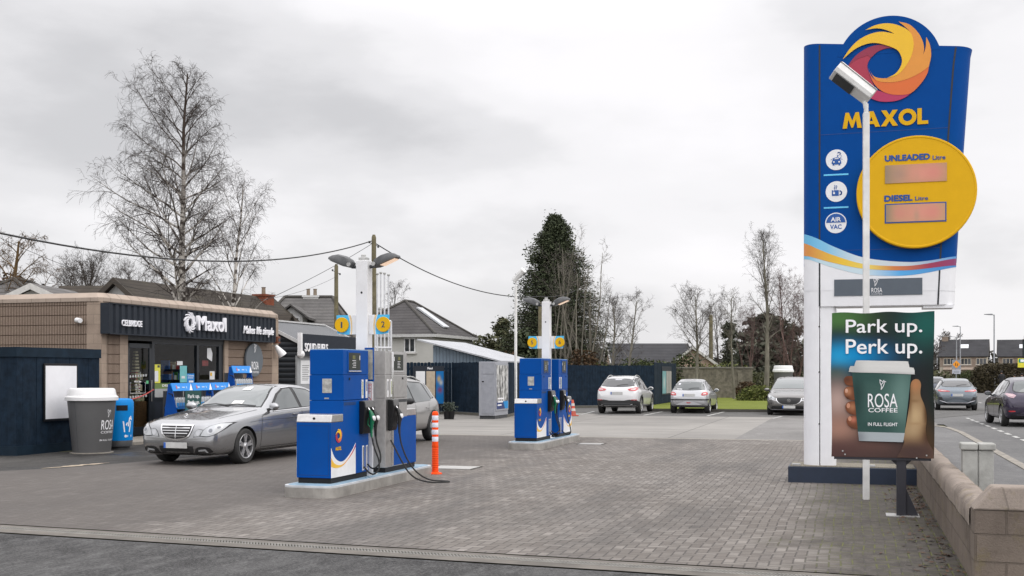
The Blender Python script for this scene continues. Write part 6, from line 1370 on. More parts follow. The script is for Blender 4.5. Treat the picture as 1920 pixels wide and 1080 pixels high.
# dim room behind the glass
m_room = mat('room_wall', (.16, .13, .10), .9); b = B(); b.bx(-5.1, -5.0, .3, yE-.3, 0, 3.2); b.bx(-5, -.26, .26, .3, 0, 3.2); b.bx(-5, -.26, yE-.3, yE-.26, 0, 3.2); b.bx(-5, -.26, .3, yE-.3, 3.15, 3.2); b.bx(-5, -.16, .3, yE-.3, .05, .08); b.obj('interior', m_room, sh)
random.seed(11)
gm = [mat('goods_%s' % k, c, .5, var=.3, scale=20) for k, c in (('red', (.5, .05, .05)), ('green', (.10, .30, .08)), ('cream', (.7, .6, .4)), ('blue', (.08, .2, .55)), ('white', (.75, .75, .72)), ('brown', (.30, .17, .09)))]
for i, (xx, ya, yb_, zt, lab) in enumerate(((-1.1, FY(322), FY(338), 1.75, 'dark shelf of packets behind the wide shop window'), (-1.0, FY(376), FY(402), 1.95, 'dark shelf of coloured cartons behind the narrow shop window'), (-2.6, FY(246), FY(285), 1.9, 'shelf of goods seen through the glass shop door'))):
    t = thing('shop_shelf', lab, 'shelf', (SHO[0], SHO[1], 0), RZ)
    b = B(); b.bx(xx-.42, xx-.4, ya, yb_, .08, zt)
    z = .3
    while z < zt: b.bx(xx-.4, xx, ya, yb_, z-.015, z); z += .3
    b.obj('shelving', m_darkgrey, t)
    bb = [B() for _ in gm]; z = .3
    while z < zt-.05:
        y = ya+.02
        while y < yb_-.1: w = random.uniform(.05, .14); random.choice(bb).bx(xx-.3, xx-.03, y, y+w-.008, z+.001, z+random.uniform(.12, .25)); y += w
        z += .3
    for q, m in zip(bb, gm): tag(q.obj('goods', m, t), kind='stuff')
t = thing('display_tower', 'tall tapering tower of stacked goods behind the wide shop window', 'display', (SHO[0]+V.x*-.9+U.x*FY(309), SHO[1]+V.y*-.9+U.y*FY(309), .08), RZ)
b = B()
for k in range(16): w = .30-.012*k; b.box((0, 0, .9+k*.085), (w*.6, w, .05), rz=.1*(k % 2))
b.obj('stacked_goods', gm[2], t); b = B(); b.bx(-.2, .2, -.2, .2, 0, .85); b.obj('stand', gm[5], t)
b = B(); b.bx(-.9, -.6, .1, .4, 1, 2); b.bm.clear(); b.bx(-2.2, -2.12, FY(345), FY(366), 1.4, 2.45); po = b.obj('wall_picture', mat('picture_brown', (.12, .07, .04), .5, var=.6, scale=4), sh)
# fittings on the front: round coffee sign, floodlight, box, camera
RO = (SHO[0]+V.x*.06, SHO[1]+V.y*.06); rp = onplane(475.5, 675, RO, U)
t = thing('round_coffee_sign', 'round grey coffee sign with bird mark on the shop wall', 'sign', (SHO[0]+V.x*.03+U.x*rp[0], SHO[1]+V.y*.03+U.y*rp[0], rp[1]), RZ)
b = B(); b.prism([(0, y, z) for y, z in circ(0, 0, .51, n=56)], (.07, 0, 0)); b.obj('disc', mat('slate_disc', (.10, .115, .13), .45, var=.05), t, bevel=.008)
bird((.075, .03, .23), (0, 1, 0), .26, .017, m_letter, t); fit_text('ROSA', -.19, .23, -.29, -.05, 0, m_letter, t, o=(.074, 0, 0), xd=(0, 1, 0)); fit_text('COFFEE', -.19, .23, -.40, -.34, 0, m_letter, t, o=(.074, 0, 0), xd=(0, 1, 0))
t = thing('wall_floodlight', 'white cone floodlight on the shop wall beside the round coffee sign', 'floodlight', (SHO[0]+U.x*FY(512), SHO[1]+U.y*FY(512), FZ(512, 652)), RZ)
b = B(); b.tube([(0, -.05, .06), (.1, 0, .08), (.16, .03, .02)], .018, 8); b.obj('arm', m_galv, t, smooth=50); b = B(); b.tube([(.10, -.02, .06), (.14, 0, .0), (.26, .1, -.2), (.28, .12, -.24)], [.05, .075, .13, .135], 18); b.obj('shade', m_white, t, smooth=50)
t = thing('alarm_box', 'small rust brown box at the end of the shop fascia', 'box', (SHO[0]+U.x*FY(514.5), SHO[1]+U.y*FY(514.5), FZ(514, 638)), RZ); b = B(); b.bx(.0, .16, -.08, .1, -.1, .12); b.obj('box', mat('rust_box', (.16, .055, .03), .7, var=.4), t, bevel=.01); b = B(); b.bx(.16, .175, -.04, .06, -.05, .06); b.obj('grille', m_darkgrey, t)
cp = onplane(150, 602, SHO, -V); P0 = (SHO[0]-V.x*cp[0], SHO[1]-V.y*cp[0], cp[1])
t = thing('security_camera', 'white bullet security camera on the left shop wall', 'camera', P0, RZ)
b = B(); b.tube([(-.04, 0, .02), (-.04, -.09, .02)], .055, 16); b.obj('mount', m_white, t, smooth=40); b = B(); b.tube([(-.02, -.10, .02), (.16, -.20, .0)], .062, 18); cb_ = b.obj('camera_body', m_white, t, smooth=40, bevel=.008)
b = B(); b.tube([(-.02, -.1, .02), (-.045, -.086, .023)], .05, 14); b.obj('lens', m_black, cb_)
# screenwash racks with their bottles
m_rblue = mat('rack_blue', (.0, .07, .35), .4); m_header = grad('rack_header', [(0, (.0, .10, .5)), (.5, (.01, .22, .66)), (1, (.01, .3, .75))], -.5, .5)
m_bottle = mat('bottle_silver', (.34, .36, .38), .3, var=.15); m_blabel = mat('bottle_label', (.03, .26, .6), .4); m_bneck = mat('bottle_dark', (.05, .05, .055), .4)
bproto = None
def bottle(p, lab):
    global bproto
    if bproto is None:
        t = thing('screenwash_bottle', lab, 'bottle', p, RZ, 'screenwash bottles on the racks')
        b = B(); prev = None
        for z, w, d in ((0, .06, .045), (.19, .06, .045), (.225, .045, .035), (.25, .02, .02)):
            row = [b.bm.verts.new((d*math.copysign(abs(math.cos(a))**.6, math.cos(a)), w*math.copysign(abs(math.sin(a))**.6, math.sin(a)), z)) for a in np.linspace(0, 2*math.pi, 13)[:-1]]
            if prev:
                for i in range(12): b.bm.faces.new((prev[i], prev[(i+1) % 12], row[(i+1) % 12], row[i]))
            else: b.bm.faces.new(row[::-1])
            prev = row
        b.bm.faces.new(prev); b.tube([(0, -.05, .17), (0, -.085, .2), (0, -.06, .26)], .012, 6); b.obj('bottle_body', m_bottle, t, smooth=50)
        b = B(); b.bx(.03, .049, -.045, .05, .03, .12); b.obj('label', m_blabel, t); b = B(); b.lathe([(.02, .25), (.02, .285), (.001, .288)], 12); b.obj('cap', m_bneck, t)
        bproto = t; return t
    return copy_thing(bproto, p)
def rack(y0, y1, H, lab, X=.95, grp='blue screenwash racks'):
    o = (SHO[0]+V.x*X+U.x*(y0+y1)/2, SHO[1]+V.y*X+U.y*(y0+y1)/2, .07); w = (y1-y0)/2
    t = thing('screenwash_rack', lab, 'display rack', o, RZ, grp)
    b = B(); hm = grad('rack_header_%d' % int(y0*100), [(0, (.0, .10, .5)), (.6, (.01, .24, .68)), (.8, (.01, .3, .75)), (1, (.02, .34, .78))], -w, w)
    n_ = hm.node_tree; 
    b.prism([(.02, -w, H-.21), (.09, -w, H-.20), (.02, -w, H), (-.0, -w, H)], (0, 2*w, 0)); hd_ = b.obj('header_board', m_header, t, bevel=.004)
    M0 = Vector((.078, 0, H-.165))
    d_ = .028; zz = lambda f: (.09-.07*f+.003, H-.20+.20*f)
    b = B(); q = [zz(.06), zz(.94)]; b.prism([(q[0][0], w-.16, q[0][1]), (q[0][0], w-.02, q[0][1]), (q[1][0], w-.02, q[1][1])], (.002, 0, .001)); b.obj('header_flash', m_letter, hd_)
    b = B()
    for yy, wd, f0, f1 in ((-w*.50, .10, .34, .54), (-w*.05, .13, .38, .52), (w*.38, .03, .30, .58)): b.prism([(zz(f0)[0], yy, zz(f0)[1]), (zz(f0)[0], yy+wd, zz(f0)[1]), (zz(f1)[0], yy+wd, zz(f1)[1]), (zz(f1)[0], yy, zz(f1)[1])], (.002, 0, .001))
    b.obj('header_print', mat('pale_print', (.42, .56, .75), .5), hd_)
    b = B(); b.prism([(zz(.25)[0]+.001, -w*.62, zz(.25)[1]), (zz(.25)[0]+.001, -w*.54, zz(.25)[1]), (zz(.7)[0]+.001, -w*.54, zz(.7)[1]), (zz(.7)[0]+.001, -w*.62, zz(.7)[1])], (.002, 0, .001)); b.obj('emblem_print', mat('print_red', (.6, .12, .08), .5), hd_)
    for s in (-1, 1):
        b = B(); b.prism([(-.25, s*w, 0), (.30, s*w, 0), (.28, s*w, .25), (.07, s*w, H-.20), (.0, s*w, H-.02), (-.06, s*w, H-.02), (-.22, s*w, .2)], (0, -s*.02, 0)); sf = b.obj('side_frame', m_rblue, t)
        if s < 0: emblem((.10, -w-.012, .36), (1, 0, 0), .14, sf, .002)
    b = B(); b.tube([(.02, -w-.1, H-.26), (.07, -w-.02, H-.28), (.08, -w, H-.34)], .016, 8); b.obj('push_handle', m_black, t)
    for z, dep in ((H-.62, .22), (H-1.05, .26), (.12, .3)):
        if z > .1: b = B(); b.bx(-.18, dep-.02, -w+.02, w-.02, z-.02, z); b.bx(dep-.02, dep, -w+.02, w-.02, z-.04, z+.04); b.obj('shelf', mat('shelf_blue', (.0, .16, .55), .45), t)
    b = B(); b.bx(-.22, -.2, -w+.02, w-.02, .1, H-.2); b.obj('back_panel', m_darkgrey, t)
    n_b = int((2*w-.08)/.128)
    for z in (H-.62, H-1.05):
        for i in range(n_b):
            if z > .1: yb = -w+.1+i*.128; bottle((o[0]+V.x*.12+U.x*yb, o[1]+V.y*.12+U.y*yb, o[2]+z+.001), 'silver screenwash bottle with blue label standing on a blue rack shelf by the shop')
    return t
RX = .95; RKO = (SHO[0]+V.x*RX, SHO[1]+V.y*RX); RYf = lambda px: onplane(px, 700, RKO, U)[0]
rack(RYf(319), RYf(356.5), 1.36, 'blue screenwash rack nearest the shop door'); rack(RYf(357.5), RYf(393), 1.36, 'middle one of the three low blue screenwash racks'); rack(RYf(394), RYf(428), 1.36, 'blue screenwash rack half hidden by the silver saloon windscreen')
rack(RYf(433), RYf(468), 1.82, 'tall blue screenwash rack in front of the round coffee sign', X=.95)
pp = onplane(363, 700, (SHO[0]+V.x*1.5, SHO[1]+V.y*1.5), U)[0]
t = thing('small_sign_board', 'small green Park up board leaning in front of the screenwash racks', 'sign board', (SHO[0]+V.x*1.5+U.x*pp, SHO[1]+V.y*1.5+U.y*pp, .0), RZ)
b = B(); b.bx(-.02, .0, -.36, .36, .35, 1.24); bd = b.obj('board', blobs('small_poster', (.035, .085, .08), [(0, .55, .8, .2, (.06, .30, .45), .9)], ax=(1, 2)), t); b = B(); b.bx(-.06, -.02, -.3, -.26, .0, 1.1); b.bx(-.06, -.02, .26, .3, .0, 1.1); b.obj('legs', m_black, t)
fit_text('Park up.', -.26, .28, 1.02, 1.15, 0, m_letter, bd, bold=.012, ext=.002, o=(.001, 0, 0), xd=(0, 1, 0)); fit_text('Perk up.', -.26, .28, .87, 1.0, 0, m_letter, bd, bold=.012, ext=.002, o=(.001, 0, 0), xd=(0, 1, 0))
# navy plank enclosure left of the shop with its blank board
EC = (-10.09, 23.16); t = thing('plank_enclosure', 'dark navy timber plank enclosure at the left edge', 'enclosure', (EC[0], EC[1], 0), RZ)
random.seed(3); b = B(); y = .0
while y < 2.62: w = random.uniform(.17, .24); b.bx(-.02, .0+random.uniform(-.004, .004), y+.003, min(y+w, 2.67)-.003, .02, 2.10); y += w
x = 0.
while x > -3.4: w = random.uniform(.17, .24); b.bx(x-w+.003, x-.003, -.0+random.uniform(-.004, .004), .02, .02, 2.10); x -= w
b.bx(-3.4, -.03, 2.64, 2.66, .02, 2.1); b.obj('planks', m_navy, t)
for q in ((.004, .03, -.03, 2.69, 2.02, 2.22), (-3.4, .003, -.031, -.006, 2.02, 2.219), (.004, .03, -.03, 2.68, .0, .19), (-3.4, .003, -.031, -.006, .0, .189)): b = B(); b.bx(*q); b.obj('rail', mat('navy_rail', (.008, .018, .030), .65, var=.25, scale=4, spec=.15), t)
BO = (EC[0]+V.x*.05, EC[1]+V.y*.05); a, e = onplane(85, 786, BO, U), onplane(143, 682, BO, U)
t = thing('blank_board', 'blank white framed board on the navy plank enclosure', 'notice board', (EC[0], EC[1], 0), RZ)
b = B(); b.bx(.03, .055, a[0]-.04, e[0]+.04, a[1]-.05, e[1]+.0); b.obj('frame', m_black, t, bevel=.004); b = B(); b.bx(.052, .062, a[0], e[0], a[1], e[1]-.05); b.obj('board', mat('board_white', (.72, .72, .74), .35, var=.03), t)
# giant coffee cup bin
m_cup = mat('cup_grey', (.095, .095, .097), .5, var=.08, scale=2, dirt=.2, dirtc=(.09, .09, .085)); m_lid = mat('cup_lid', (.72, .72, .72), .4, var=.03, dirt=.15, dirtc=(.45, .44, .42))
def cup(p, rz, lab, S_=1., hz=1.):
    t = thing('coffee_cup_bin', lab, 'cup shaped bin', p, rz, None)
    b = B(); b.lathe([(.38, 0), (.385, .02), (.49, 1.12), (.47, 1.12)], 64); bo = b.obj('cup_body', m_cup, t, smooth=50)
    b = B(); b.lathe([(.50, 1.105), (.535, 1.11), (.538, 1.18), (.52, 1.20), (.50, 1.21), (.475, 1.33), (.46, 1.355), (.43, 1.365), (.42, 1.34), (.001, 1.335)], 64); b.obj('cup_lid', m_lid, t, smooth=35)
    b = B(); b.lathe([(.30, -.0), (.44, 0), (.44, .015), (.36, .02)], 40); b.obj('floor_ring', m_conc, t)
    # print wrapped round the cone
    def wrap(me, size_m, ang, z0):
        bb = B().add(me, size_m); 
        for v in bb.bm.verts:
            x, z, e = v.co.x, v.co.y+z0, v.co.z; r = .385+.105*(z-.02)/1.1+.0025+max(0, e); a = ang+x/r; v.co = Vector((r*math.sin(a), -r*math.cos(a), z))
        return bb
    def wt(body, w, h, z, ang):
        me = text_mesh(body, 1, .0, 1, 0, 'LEFT'); xs = [v.co.x for v in me.vertices]; ys = [v.co.y for v in me.vertices]
        bb = wrap(me, Matrix.Translation((-w/2, 0, 0)) @ Matrix.Diagonal((w/(max(xs)-min(xs)), h/(max(ys)-min(ys)), .0015, 1)) @ Matrix.Translation((-min(xs), -min(ys), 0)), ang, z); bb.obj('lettering', m_letter, bo)
    wt('ROSA', .36, .20, .50, rad(50)); wt('COFFEE', .36, .05, .42, rad(50)); wt('IN FULL FLIGHT', .38, .035, .26, rad(50))
    bb = B()
    for pl in strokes([[((x-.3)*.16, y*.16) for x, y in l] for l in BIRD], .008): bb.poly([(x, y, .0) for x, y in pl])
    tmp = bpy.data.meshes.new('t'); bb.bm.to_mesh(tmp); bb.bm.free(); wrap(tmp, Matrix.Identity(4), rad(50), .76).obj('bird_mark', m_letter, bo)
    b = B(); pts = [((.385+.105*(z-.02)/1.1+.001)*math.sin(rad(-42)), -(.385+.105*(z-.02)/1.1+.001)*math.cos(rad(-42)), z) for z in (.02, 1.1)]; b.tube(pts, .004, 6); b.obj('seam', m_darkgrey, bo)
    t.scale = (S_, S_, S_*hz); return t
p = gp(160, 851); cup(Vector((p.x, p.y+.36, 0)), rad(19), 'giant grey takeaway coffee cup with white lid beside the navy enclosure')
p = at(1468.5, 700, 66); cup(Vector((p.x, p.y, .1)), 0, 'giant grey takeaway coffee cup far behind the dark grey crossover', 1.12, 1.33)
# blue litter bin
p = gp(217, 843.5); t = thing('litter_bin', 'bright blue round litter bin with tidy logo beside the giant cup', 'bin', Vector((p.x, p.y+.25, 0)), 0); m_bin = mat('bin_blue', (.0, .20, .56), .45, var=.05, spec=.2)
b = B(); b.lathe([(.22, 0), (.22, .06), (.27, .07), (.275, .19), (.27, .20)], 48); b.obj('bin_base', m_darkgrey, t, smooth=35)
b = B(); b.lathe([(.275, .201), (.30, .9), (.298, 1.04), (.27, 1.10), (.2, 1.125), (.001, 1.13)], 48); bb_ = b.obj('bin_body', m_bin, t, smooth=35)
def on_bin(polys, ang, z0, m, nm, lift=.003):
    b = B()
    for pl in polys:
        vs = []
        for x, z in pl: r = .275+.025*((z+z0)-.2)/.7+lift; r = min(r, .301+lift); a = ang+x/r; vs.append((r*math.sin(a), -r*math.cos(a), z+z0))
        b.poly(vs)
    bmesh.ops.triangulate(b.bm, faces=b.bm.faces[:]); return b.obj(nm, m, bb_)
on_bin([[(x0, .0), (x0+.05, .0), (x0+.05, .12), (x0, .12)] for x0 in (-.13, -.08, -.03, .02, .07)], rad(30), .86, m_black, 'aperture', .004)
on_bin(strokes([[(-.12, .22), (-.09, 0), (.03, 0), (.06, .22)], [(-.05, .14), (-.03, .19)], [(.0, .12), (.03, .3), (.09, .26), (.06, .33)]], .028), rad(58), .40, m_letter, 'litter_mark'); on_bin([circ(-.06, 0, .03, n=16), [(-.02, -.02), (.1, -.02), (.1, .02), (-.02, .02)]], rad(58), .30, m_letter, 'small_mark')
# red rope between bin and shop door
A, Q = at(243, 750, 25.2), at(288, 730.5, 29.5); b = B(); b.tube([A, A.lerp(Q, .33)+Vector((0, 0, -.03)), A.lerp(Q, .66)+Vector((0, 0, -.03)), Q], .014, 6); tag(b.obj('rope', mat('rope_red', (.4, .05, .04), .7)), 'red rope tied between the litter bin and the shop door', 'rope')
# ------------------------------------------------------------------ solid fuel shed
def corrug(name, c, axis, pitch, rough=.5, metal=.0, depth=.5):
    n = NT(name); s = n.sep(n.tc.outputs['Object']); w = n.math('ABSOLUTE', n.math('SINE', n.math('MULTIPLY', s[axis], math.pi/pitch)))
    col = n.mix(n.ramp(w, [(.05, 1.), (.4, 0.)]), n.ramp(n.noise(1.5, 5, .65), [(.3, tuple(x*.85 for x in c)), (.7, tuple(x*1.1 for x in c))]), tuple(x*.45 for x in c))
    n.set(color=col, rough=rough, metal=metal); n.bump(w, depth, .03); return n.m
t = thing('fuel_shed', 'dark clad shed with grey ribbed roof and solid fuels board beside the shop', 'shed', (SHO[0], SHO[1], 0), RZ)
ya, yb = 10.2, 14.95
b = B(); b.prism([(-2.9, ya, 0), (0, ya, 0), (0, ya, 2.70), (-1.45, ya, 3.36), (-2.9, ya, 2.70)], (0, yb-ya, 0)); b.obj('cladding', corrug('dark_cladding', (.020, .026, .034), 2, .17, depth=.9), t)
for sx in (0, 1):
    e = .1 if not sx else -3.0
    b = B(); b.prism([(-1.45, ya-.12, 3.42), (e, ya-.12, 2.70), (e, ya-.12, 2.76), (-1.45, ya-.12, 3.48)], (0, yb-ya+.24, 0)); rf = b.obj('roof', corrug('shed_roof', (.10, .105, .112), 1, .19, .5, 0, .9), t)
    b = B(); b.prism([(-1.45, ya-.14, 3.39), (e, ya-.14, 2.66), (e, ya-.14, 2.78), (-1.45, ya-.14, 3.50)], (0, -.03, 0)); b.obj('verge', mat('verge_white', (.5, .5, .5), .6), rf); b = B(); b.prism([(-1.45, yb+.14, 3.44), (e, yb+.14, 2.70), (e, yb+.14, 2.80), (-1.45, yb+.14, 3.53)], (0, .05, 0)); b.obj('verge', mat('verge_white', (.5, .5, .5), .6), rf)
b = B(); b.bx(-1.55, -1.35, ya-.12, yb+.12, 3.46, 3.515); b.obj('ridge', MATS['verge_white'], t)
SB = (SHO[0]+V.x*.22, SHO[1]+V.y*.22); q0, q1 = onplane(567, 664, SB, U), onplane(668.5, 634, SB, U)
b = B(); b.bx(.12, .22, q0[0], q1[0], q0[1]-.05, q1[1]+.02); sb = b.obj('sign_board', m_fascia, t); b = B(); b.bx(.11, .23, q0[0]-.13, q0[0]-.005, q0[1]-.05, q1[1]+.05); b.obj('board_end', m_white, sb)
p, q = onplane(571, 659, SB, U), onplane(614, 646.5, SB, U); fit_text('SOLID FUELS', p[0], q[0], p[1], q[1]+.02, 0, m_letter, sb, bold=.02, ext=.02, o=(.222, 0, 0), xd=(0, 1, 0))
DO_ = (SHO[0]+V.x*.06, SHO[1]+V.y*.06); q0, q1 = onplane(557, 742, DO_, U), onplane(600, 668, DO_, U)
b = B(); b.bx(.0, .07, q0[0], q1[0], .05, q1[1]); db = b.obj('door', mat('door_grey', (.28, .29, .30), .5), t); q2, q3 = onplane(563, 720, DO_, U), onplane(581, 676, DO_, U); b = B(); b.bx(.071, .08, q2[0], q3[0], q2[1], q3[1]); pr = b.obj('price_list', m_paper, db)
b = B()
for i in range(9): zz_ = q3[1]-.18-.06*i; b.bx(.0805, .0815, q2[0]+.09, q3[0]-.08-.05*(i % 3), zz_, zz_+.018)
b.obj('list_lines', m_darkgrey, pr)
q4 = onplane(559, 664, DO_, U)
b = B(); bmesh.ops.create_uvsphere(b.bm, u_segments=14, v_segments=10, radius=.13, matrix=Matrix.Translation((.16, q4[0], q4[1]))); b.obj('lamp', m_white, t, smooth=60)
# vent pipes
for i, (px, py, y) in enumerate(((707.5, 515, 38), (714, 513, 38.2), (721, 514, 38.4), (728.5, 517, 38.6))):
    p = at(px, py, y); t = thing('vent_pipe', ['tall white tank vent pipe, leftmost of the row', 'tall white tank vent pipe, second from the left of the row', 'tall white tank vent pipe, third from the left of the row', 'tall white tank vent pipe, rightmost and shortest of the row'][i], 'vent pipe', (p.x, p.y, 0), 0, 'white tank vent pipes')
    b = B(); b.tube([(0, 0, 0), (0, 0, p.z)], .028, 10); b.obj('pipe', mat('vent_white', (.55, .56, .58), .5), t, smooth=50); b = B(); b.lathe([(.03, p.z-.02), (.05, p.z+.02), (.05, p.z+.05), (.001, p.z+.06)], 14); b.obj('vent_cap', m_galv, t)
A, Q = at(704, 652, 38.0), at(733, 652, 38.7); t = thing('pipe_bracket', 'white metal frame clamping the four vent pipes', 'bracket', A, 0)
for z in (0, .9, -.9): b = B(); b.tube([Vector((0, -.05, z)), Q-A+Vector((0, -.05, z))], .035, 8); b.obj('clamp_bar', MATS['vent_white'], t)
b = B(); b.tube([Vector((0, 0, .9)), Vector((0, 0, -A.z))], .04, 8); b.obj('upright', MATS['vent_white'], t); b = B(); b.tube([Q-A+Vector((0, 0, .9)), Q-A+Vector((0, 0, -A.z))], .04, 8); b.obj('upright', MATS['vent_white'], t)
# ------------------------------------------------------------------ navy fences
def fence(A, Q, z, lab, wavy=False, zb=.12):
    A, Q = Vector((A.x, A.y, 0)), Vector((Q.x, Q.y, 0)); d = Q-A; L = d.length; t = thing('plank_fence', lab, 'fence', A, math.atan2(d.y, d.x)); b = B(); x = 0
    while x < L-.02:
        w = min(.145, L-x); h = z+random.uniform(-.012, .012)
        if wavy: b.prism([(x+.004, 0, zb), (x+w-.004, 0, zb), (x+w-.004, 0, h-.03), (x+w*.75, 0, h), (x+w*.25, 0, h), (x+.004, 0, h-.03)], (0, .02, 0))
        else: b.bx(x+.003, x+w-.003, random.uniform(-.004, .004), .022, zb, h)
        x += w
    b.obj('planks', m_navy, t)
    for zz in (.4, z-.3): b = B(); b.bx(0, L, .023, .07, zz, zz+.08); b.obj('rail', m_navy, t)
    b = B(); b.bx(0, L, .0, .05, 0, zb-.01); b.obj('gravel_board', mat('gravel_board', (.10, .095, .08), .9), t); return t
random.seed(8)
P1, P2, P3 = at(762, 777, 46.5), at(847, 776, 47), at(904, 779, 44.8)
fence(P1, P2, 2.13, 'navy plank fence behind the three part notice board', True); fence(P2, P3, 2.13, 'navy plank fence left of the grey vending cabinet', True)
fence(at(951, 780, 43.5), at(990, 780, 49), 2.1, 'short navy plank fence behind the far pump island', False)
fence(at(1046, 780, 54.6), at(1226.5, 780, 56.8), 2.08, 'long navy plank fence behind the white crossover', True)
fence(at(1226.8, 780, 56.85), at(1268, 780, 63.5), 2.22, 'taller navy fence return carrying a small notice board', False)
# notice board in three parts
A = at(775, 700, 46.2); d = (P2-P1).normalized(); t = thing('notice_board', 'black framed three panel notice board on the navy fence', 'notice board', (A.x, A.y-.05, 0), math.atan2(d.y, d.x)); k = 46.2/F
zt = EYE+(700-687)*k; zb_ = EYE-(757-700)*k
b = B(); b.bx(0, 59*k, .0, .06, zb_-.03, zt+.02); b.obj('frame', m_fascia, t); fit_text('Maxol', 27*k, 37*k, zt-.12, zt-.03, -.002, m_letter, t, bold=.03)
zt2 = EYE+(700-696)*k
for a, e, m in ((5, 22.5, m_paper), (25, 41.5, mat('poster_beige', (.42, .35, .26), .5, var=.15)), (43.5, 58, blobs('poster_meal', (.01, .14, .38), [(49*k, 1.45, .07, .12, (.5, .35, .08), .9), (53*k, 1.30, .07, .1, (.45, .45, .4), .9), (51*k, 1.0, .1, .12, (.22, .03, .05), .8)]))): b = B(); b.bx(a*k, e*k, -.006, .0, zb_, zt2); pn = b.obj('poster_panel', m, t)
A = at(1241, 700, 59.0); d = V*0+U; t = thing('notice_board', 'small black framed two panel notice board on the fence return by the middle bay', 'notice board', (A.x-.0, A.y-.1, 0), math.pi/2+RZ)
b = B(); b.bx(0, 3.2, .0, .07, .55, 2.05); b.obj('frame', m_fascia, t); b = B(); b.bx(.1, 1.3, -.008, .0, .62, 1.8); b.obj('poster_panel', blobs('poster_teal2', (.15, .30, .32), [(.7, 1.2, .3, .3, (.4, .45, .45), .9)]), t); b = B(); b.bx(1.4, 2.2, -.008, 0, .62, 1.8); b.bx(2.3, 3.1, -.008, 0, .62, 1.8); b.obj('poster_panel', mat('poster_greyed', (.30, .29, .28), .5), t)
# grey vending cabinet with a picture front
C = at(927.5, 780, 41.7); t = thing('vending_cabinet', 'grey metal cabinet with black and white picture front against the navy fence', 'cabinet', (C.x, C.y, 0), RZ); m_cab = mat('cabinet_grey', (.30, .31, .34), .45, var=.06, dirt=.15, dirtc=(.18, .18, .18))
b = B(); b.bx(-.62, .0, .03, 1.68, .12, 2.11); b.obj('casing', m_cab, t, bevel=.01); b = B(); b.bx(-.6, -.02, .08, 1.63, .0, .12); b.obj('foot', m_darkgrey, t)
b = B(); b.bx(-.50, -.03, .012, .03, .2, 1.62); b.bx(-.50, -.03, .012, .03, 1.66, 2.07); dd = b.obj('door', mat('cabinet_door', (.27, .28, .31), .45), t); b = B(); b.bx(-.49, -.42, -.005, .012, 1.36, 1.40); b.obj('door_handle', m_black, dd)
n = NT('picture_print'); s = n.sep(n.tc.outputs['Object']); gq = n.noise(4.5, 6, .72, n.vec((1, 1, .6))); low_ = n.ramp(s[2], [(.62, 1.), (.66, 0.)]); gy = n.ramp(gq, [(.38, (.05, .05, .05)), (.5, (.28, .28, .27)), (.58, (.62, .62, .6))]); bl = n.ramp(n.math('ADD', n.math('MULTIPLY', s[1], .4), n.math('MULTIPLY', s[2], .3)), [(.55, (.03, .05, .16)), (.6, (.02, .26, .6))])
n.set(color=n.mix(low_, gy, bl), rough=.3); b = B(); b.bx(.0, .03, .08, 1.63, .3, 2.04); fr_ = b.obj('picture_frame', m_cab, t); b = B(); b.bx(.031, .036, .15, 1.56, .36, 1.98); pic = b.obj('picture', n.m, fr_)
for i, w in enumerate((.8, .65, .5)): b = B(); b.bx(.037, .039, .25, .25+w, .72-.12*i, .77-.12*i); b.obj('print_line', m_letter, pic)
# boots of potted plants by the fence
for i, (px, lab) in enumerate(((838, 'dark shrub in black pot by the fence, nearest the grey crossover'), (846, 'dark shrub in black pot by the fence, right one of the pair'))):
    p = gp(px, 786); t = thing('potted_plant', lab, 'plant', p, 0, 'potted plants by the fence'); b = B(); b.lathe([(.10, 0), (.14, .3), (.12, .3), (.001, .27)], 14); b.obj('pot', m_black, t); b = B()
    for k in range(160):
        d = Vector((random.gauss(0, .09), random.gauss(0, .09), random.uniform(.25, .62))); a = Vector((random.gauss(0, 1), random.gauss(0, 1), random.gauss(0, 1))).normalized()*.035; c_ = a.orthogonal().normalized()*.03; b.poly([d-a, d+c_, d+a, d-c_])
    b.obj('leaves', mat('pot_leaf', (.02, .03, .018), .7, var=.4), t, recalc=False)
# pale corrugated shed with a single pitch behind the fence
t = thing('corrugated_shed', 'pale grey corrugated shed with single slope roof behind the navy fence', 'shed', at(803, 700, 49).xy.to_3d(), RZ); a0 = at(784, 637, 48.0); a1 = at(943, 678, 47.0)
o = Vector(t.location); inv = lambda p: ((p-o).dot(V.to_3d()), (p-o).dot(U.to_3d()), p.z)
A0, A1 = inv(a0), inv(a1)
b = B(); xa, xb = A0[0], A1[0]; za, zb2 = A0[2], A1[2]
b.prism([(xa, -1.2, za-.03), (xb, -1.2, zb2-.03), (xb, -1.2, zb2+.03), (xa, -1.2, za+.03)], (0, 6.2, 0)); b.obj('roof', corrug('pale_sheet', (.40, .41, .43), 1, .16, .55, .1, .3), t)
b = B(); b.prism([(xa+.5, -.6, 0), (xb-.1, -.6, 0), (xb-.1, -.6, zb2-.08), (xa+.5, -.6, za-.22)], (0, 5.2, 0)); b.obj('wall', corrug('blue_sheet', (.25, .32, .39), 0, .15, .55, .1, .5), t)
# second floodlight mast beyond the fence
mast(at(967, 700, 44.2).xy.to_3d(), 'far white floodlight mast rising behind the navy fence', RZ+math.pi*.9, 5.3)
